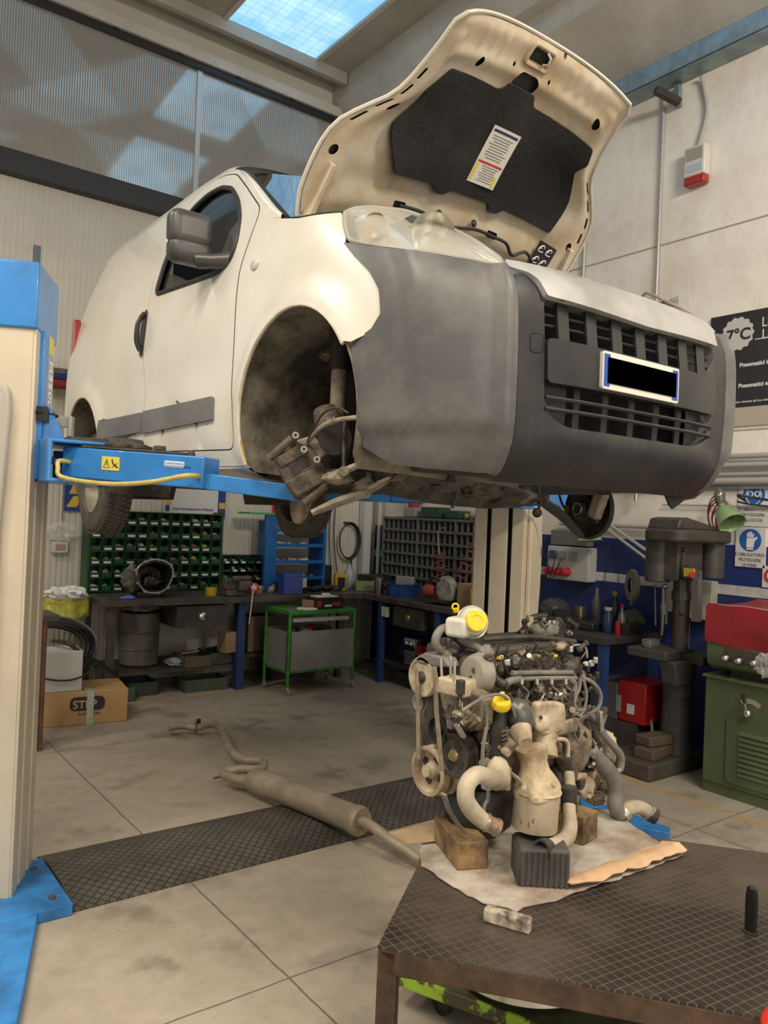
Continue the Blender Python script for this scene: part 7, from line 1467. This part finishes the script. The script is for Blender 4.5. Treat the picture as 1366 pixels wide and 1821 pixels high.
T(MB().lathe([(0, .055), (1, .055), (1, .05)], (5.12, 4.12, ZT), (5.12, 4.12, ZT+.15), 22).build('steel_tin', mat('tin', (.26, .22, .16), .3, metal=.7)), 'shiny steel tin at the middle of the small bench', 'tin')
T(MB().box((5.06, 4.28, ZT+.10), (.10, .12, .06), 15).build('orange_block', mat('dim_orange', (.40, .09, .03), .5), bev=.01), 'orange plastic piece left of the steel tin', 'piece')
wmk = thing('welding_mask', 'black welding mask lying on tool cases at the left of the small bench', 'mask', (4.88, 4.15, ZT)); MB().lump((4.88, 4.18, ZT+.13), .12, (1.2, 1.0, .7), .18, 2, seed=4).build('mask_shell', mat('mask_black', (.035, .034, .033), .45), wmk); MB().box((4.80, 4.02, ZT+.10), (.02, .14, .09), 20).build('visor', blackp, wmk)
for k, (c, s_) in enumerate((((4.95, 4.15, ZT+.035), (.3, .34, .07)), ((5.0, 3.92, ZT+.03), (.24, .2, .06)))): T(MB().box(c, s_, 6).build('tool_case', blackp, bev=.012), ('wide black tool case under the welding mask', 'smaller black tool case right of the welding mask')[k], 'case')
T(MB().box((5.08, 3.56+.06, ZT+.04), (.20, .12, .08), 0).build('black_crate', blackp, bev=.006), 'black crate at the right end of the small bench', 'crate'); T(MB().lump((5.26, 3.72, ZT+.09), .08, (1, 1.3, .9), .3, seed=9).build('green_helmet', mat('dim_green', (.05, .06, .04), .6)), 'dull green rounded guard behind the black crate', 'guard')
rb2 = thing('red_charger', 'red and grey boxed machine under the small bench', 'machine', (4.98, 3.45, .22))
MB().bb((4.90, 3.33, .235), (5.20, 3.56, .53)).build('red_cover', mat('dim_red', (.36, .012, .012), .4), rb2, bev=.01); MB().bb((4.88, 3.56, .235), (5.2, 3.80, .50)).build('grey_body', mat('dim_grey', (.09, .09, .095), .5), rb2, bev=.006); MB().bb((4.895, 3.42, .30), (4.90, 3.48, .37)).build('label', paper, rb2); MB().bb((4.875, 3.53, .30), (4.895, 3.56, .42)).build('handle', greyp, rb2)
T(MB().bb((4.86, 3.40, .0), (5.25, 3.85, .233)).build('machine_stand', benchdk), 'dark low stand carrying the red and grey machine', 'stand')
T(MB().tube([onX(1160, 1215, 5.0), onX(1155, 1260, 5.0), onX(1160, 1300, 4.95), onX(1152, 1318, 4.9)], .010, 8, smooth=5).build('white_cable', greyp), 'pale cable hanging from the red machine to the drill base', 'cable')
# drill press
dp = thing('drill_press', 'tall dark pillar drill on a cast base between the small bench and the green machine', 'drill press', (4.95, 3.12, 0)); dpm = mat('drill_dark', (.045, .043, .040), .5, dirt=(.07, .065, .055), dscale=8); dpb = mat('drill_brown', (.060, .048, .038), .5, dirt=(.035, .03, .026), dscale=7)
MB().prism(rnd([(-.36, -.13), (.30, -.13), (.30, .25), (-.36, .25)], .03), (4.85, 3.13, 0), (1, 0, 0), (0, 1, 0), .11).build('base', mat('drill_base', (.050, .043, .036), .6, dirt=(.09, .07, .05), dscale=9), dp, bev=.015)
MB().lathe([(0, .13), (.1, .11), (.6, .095), (.85, .11), (1, .12)], (4.98, 3.13, .10), (4.98, 3.13, .72), 24).build('pedestal', dpm, dp)
MB().tube([(4.98, 3.13, .7), (4.98, 3.13, 1.35)], .058, 24).build('pillar', dpb, dp); MB().tube([(4.98, 3.13, 1.16), (4.98, 3.13, 1.22)], .068, 24).build('pillar_collar', dpm, dp)
tb_ = MB(); tb_.bb((4.70, 3.06, .76), (5.06, 3.36, .82)); tb_.prism([(-.14, 0), (.14, 0), (.09, -.16), (-.09, -.16)], (4.86, 3.12, .76), (1, 0, 0), (0, 0, 1), .12); tb_.bb((4.90, 2.90, .74), (5.18, 3.12, .80)); tb_.build('work_table', dpm, dp, bev=.008)
hd_ = MB().bb((4.78, 3.04, 1.30), (5.08, 3.20, 1.60)).cyl((4.82, 3.22, 1.28), (4.82, 3.22, 1.60), .085, n=24).build('head', dpm, dp, bev=.01)
cov = MB().prism(rnd([(-.12, -.17), (.42, -.17), (.50, -.08), (.50, .08), (.42, .17), (-.12, .17), (-.20, .10), (-.20, -.10)], .05), (4.84, 3.10, 1.56), (1, 0, 0), (0, 1, 0), .09).build('belt_cover', dpb, dp, bev=.02)
MB().prism([(-.17, 0), (-.14, .075), (-.05, .085), (.30, .03), (.34, 0)], (4.84, 3.22, 1.645), (1, 0, 0), (0, 0, 1), .24).build('belt_cover_lid', dpb, cov, bev=.015)
MB().cyl((5.20, 3.04, 1.32), (5.20, 3.04, 1.57), .08, n=20).build('motor', dpm, dp)
MB().lathe([(0, .05), (.4, .055), (.8, .04), (1, .035)], (4.86, 3.04, 1.36), (4.80, 2.92, 1.35), 20).build('feed_hub', dpm, dp)
for (q0, q1) in (((1213, 1012), (1217, 978)), ((1211, 1030), (1211, 1090))):
    rod = MB().tube([onX(*q0, 4.80), onX(*q1, 4.80)], .007, 8).build('feed_lever', dpm, dp); MB().ball(onX(*q1, 4.80), .014, (1, 1, 1.4), 12).build('knob', blackp, rod)
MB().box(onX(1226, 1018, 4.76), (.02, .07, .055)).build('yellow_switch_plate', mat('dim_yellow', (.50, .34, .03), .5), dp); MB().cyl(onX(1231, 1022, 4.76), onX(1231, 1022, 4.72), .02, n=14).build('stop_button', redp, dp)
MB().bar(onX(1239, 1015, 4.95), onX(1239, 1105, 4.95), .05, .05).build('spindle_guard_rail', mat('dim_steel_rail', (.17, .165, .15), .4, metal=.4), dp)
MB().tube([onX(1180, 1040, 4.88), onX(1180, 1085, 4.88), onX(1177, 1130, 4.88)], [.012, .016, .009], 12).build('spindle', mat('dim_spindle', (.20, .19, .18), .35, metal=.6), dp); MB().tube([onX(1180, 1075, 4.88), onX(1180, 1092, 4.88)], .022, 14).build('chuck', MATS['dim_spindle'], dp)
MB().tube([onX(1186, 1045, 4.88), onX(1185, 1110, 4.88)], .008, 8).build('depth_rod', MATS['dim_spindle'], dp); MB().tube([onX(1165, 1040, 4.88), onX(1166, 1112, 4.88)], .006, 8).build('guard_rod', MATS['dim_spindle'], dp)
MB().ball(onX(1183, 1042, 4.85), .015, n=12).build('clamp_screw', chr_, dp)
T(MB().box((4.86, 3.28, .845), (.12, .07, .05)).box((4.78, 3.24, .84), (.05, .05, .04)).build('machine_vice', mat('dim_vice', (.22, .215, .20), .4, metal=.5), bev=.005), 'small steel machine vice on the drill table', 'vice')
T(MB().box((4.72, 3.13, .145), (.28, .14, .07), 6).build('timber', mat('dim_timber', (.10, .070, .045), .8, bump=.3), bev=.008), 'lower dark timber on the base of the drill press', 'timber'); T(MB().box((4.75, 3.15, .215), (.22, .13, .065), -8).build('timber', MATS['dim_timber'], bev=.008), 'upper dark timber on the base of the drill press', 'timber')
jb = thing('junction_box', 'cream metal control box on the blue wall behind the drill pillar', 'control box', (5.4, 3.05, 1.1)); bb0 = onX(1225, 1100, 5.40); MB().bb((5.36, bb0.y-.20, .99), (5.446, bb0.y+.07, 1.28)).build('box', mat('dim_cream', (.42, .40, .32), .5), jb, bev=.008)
MB().tube([V3((5.40, bb0.y, .99)), V3((5.40, bb0.y, .3))], .01, 8).build('conduit', greyp, jb)
T(MB().bb((5.38, bb0.y+.13, 1.02), (5.44, bb0.y+.17, 1.30)).build('trunking', MATS['dim_cream']), 'narrow cream trunking left of the drill pillar', 'trunking')
# green machine (lathe headstock and cabinet)
la = thing('green_lathe', 'green machine tool cabinet with louvred door and chrome knobs at the right edge', 'machine tool', (5.0, 2.2, 0)); lg_ = mat('machine_green', (.095, .125, .055), .45, coat=.2, dirt=(.075, .10, .045), dscale=4)
y0 = 2.757; MB().bb((4.70, 1.4, .0), (5.3, y0, .07)).build('plinth', lg_, la, bev=.004); MB().bb((4.685, 1.4, .07), (5.3, y0-.004, .725)).build('cabinet', lg_, la, bev=.006); MB().bb((4.66, 1.4, .722), (5.32, y0+.006, .742)).build('cabinet_lip', lg_, la, bev=.005)
dr_ = MB().bb((4.674, 1.75, .10), (4.686, 2.60, .49)).build('door', lg_, la, bev=.004)
for k in range(9): MB().prism([(0, 0), (.016, -.002), (0, .022)], (4.675, 2.06, .165+.031*k), (-1, 0, 0), (0, 0, 1), .45).build('louvre', lg_, dr_)
MB().lathe([(0, .030), (1, .030)], (4.676, 2.605, .40), (4.676, 2.605, .41), 12).build('hinge', lg_, dr_) if False else None
pc2 = onX(1333, 1268, 4.68)
MB().prism([(math.cos(R(a_))*r_, math.sin(R(a_))*r_) for a_, r_ in [(a_, .105) for a_ in range(128, 47, -8)]+[(a_, .075) for a_ in range(48, 129, 8)]], (4.683, pc2.y, pc2.z-.02), (0, -1, 0), (0, 0, 1), .002).build('speed_plate', mat('brass_plate', (.40, .38, .27), .4, metal=.3), la, smooth=False)
MB().ball((4.655, pc2.y, pc2.z), .026, n=18).build('lever_hub', chr_, la); lv = MB().tube([(4.65, pc2.y, pc2.z), (4.64, pc2.y+.012, pc2.z+.07)], .006, 8).build('lever', chr_, la); MB().lathe([(0, .009), (1, .014)], (4.641, pc2.y+.011, pc2.z+.06), (4.637, pc2.y+.02, pc2.z+.115), 12).build('lever_grip', blackp, lv)
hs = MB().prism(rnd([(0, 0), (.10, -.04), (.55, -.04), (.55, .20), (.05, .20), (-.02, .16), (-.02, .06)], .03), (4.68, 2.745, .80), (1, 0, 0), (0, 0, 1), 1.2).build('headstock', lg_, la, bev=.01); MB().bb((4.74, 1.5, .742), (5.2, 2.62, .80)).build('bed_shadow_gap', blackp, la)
MB().bb((4.655, 1.55, .845), (4.665, 2.62, .93)).build('knob_panel', mat('machine_brown_panel', (.070, .060, .040), .5), la, bev=.003)
for px_, py_ in ((1293, 1170), (1316, 1175), (1343, 1179)):
    kc = onX(px_, py_, 4.65); k_ = MB().lathe([(0, .024), (.3, .027), (.7, .022), (1, .012)], kc, kc-V3((.04, 0, 0)), 24).build('chrome_knob', chr_, la); MB().torus(kc-V3((.004, 0, 0)), (1, 0, 0), .026, .003, 24, 6).build('knob_ring', blackp, k_)
cl = MB().grid(lambda u, v: V3((4.66+.62*(1-abs(2*v-1)**4)*0+.64*v, 2.76-1.3*u, 0))+V3((0, 0, 0)), 2, 2)
cl.b.free(); cl = MB()
def drape(u, v):
    y = 2.745-1.25*u; s_ = v*1.25   # over the front, top and back
    if s_ < .25: x, z = 4.655-.012*math.sin(s_*14), .945+s_*.95
    elif s_ < .9: x, z = 4.655+(s_-.25), 1.183+.012*math.sin(s_*9)
    else: x, z = 5.305, 1.183-(s_-.9)
    n_ = noise.noise(V3((x*5, y*6, z*5))); return V3((x-.015*n_*(1 if s_ < .25 else 0), y, z+.012*n_-(.05*u if s_ < .02 else 0)))
cl.grid(drape, 50, 44); cl = cl.build('red_cover', mat('red_vinyl', (.33, .020, .028), .38, dirt=(.26, .02, .025), dscale=5), smooth=50); T(cl, 'red vinyl cover draped over the top of the green machine', 'cover')
MB().tube([drape(u/20, .215) for u in range(1, 21)], .004, 6).build('white_piping', mat('piping_white', (.5, .42, .40), .5), cl)
MB().prism([(.655, .945), (.02, .945), (.0, 1.175), (.655, 1.175)], (4.655, 2.752, 0), (1, 0, 0), (0, 0, 1), .004).build('cover_end', MATS['red_vinyl'], cl)
T(MB().lump((4.64, 2.36, .87), .05, (.4, 1, 1.2), .6, 4, seed=6).build('clear_wrap', clr, smooth=25), 'crumpled clear wrap hanging at the right end of the knob panel', 'wrap')
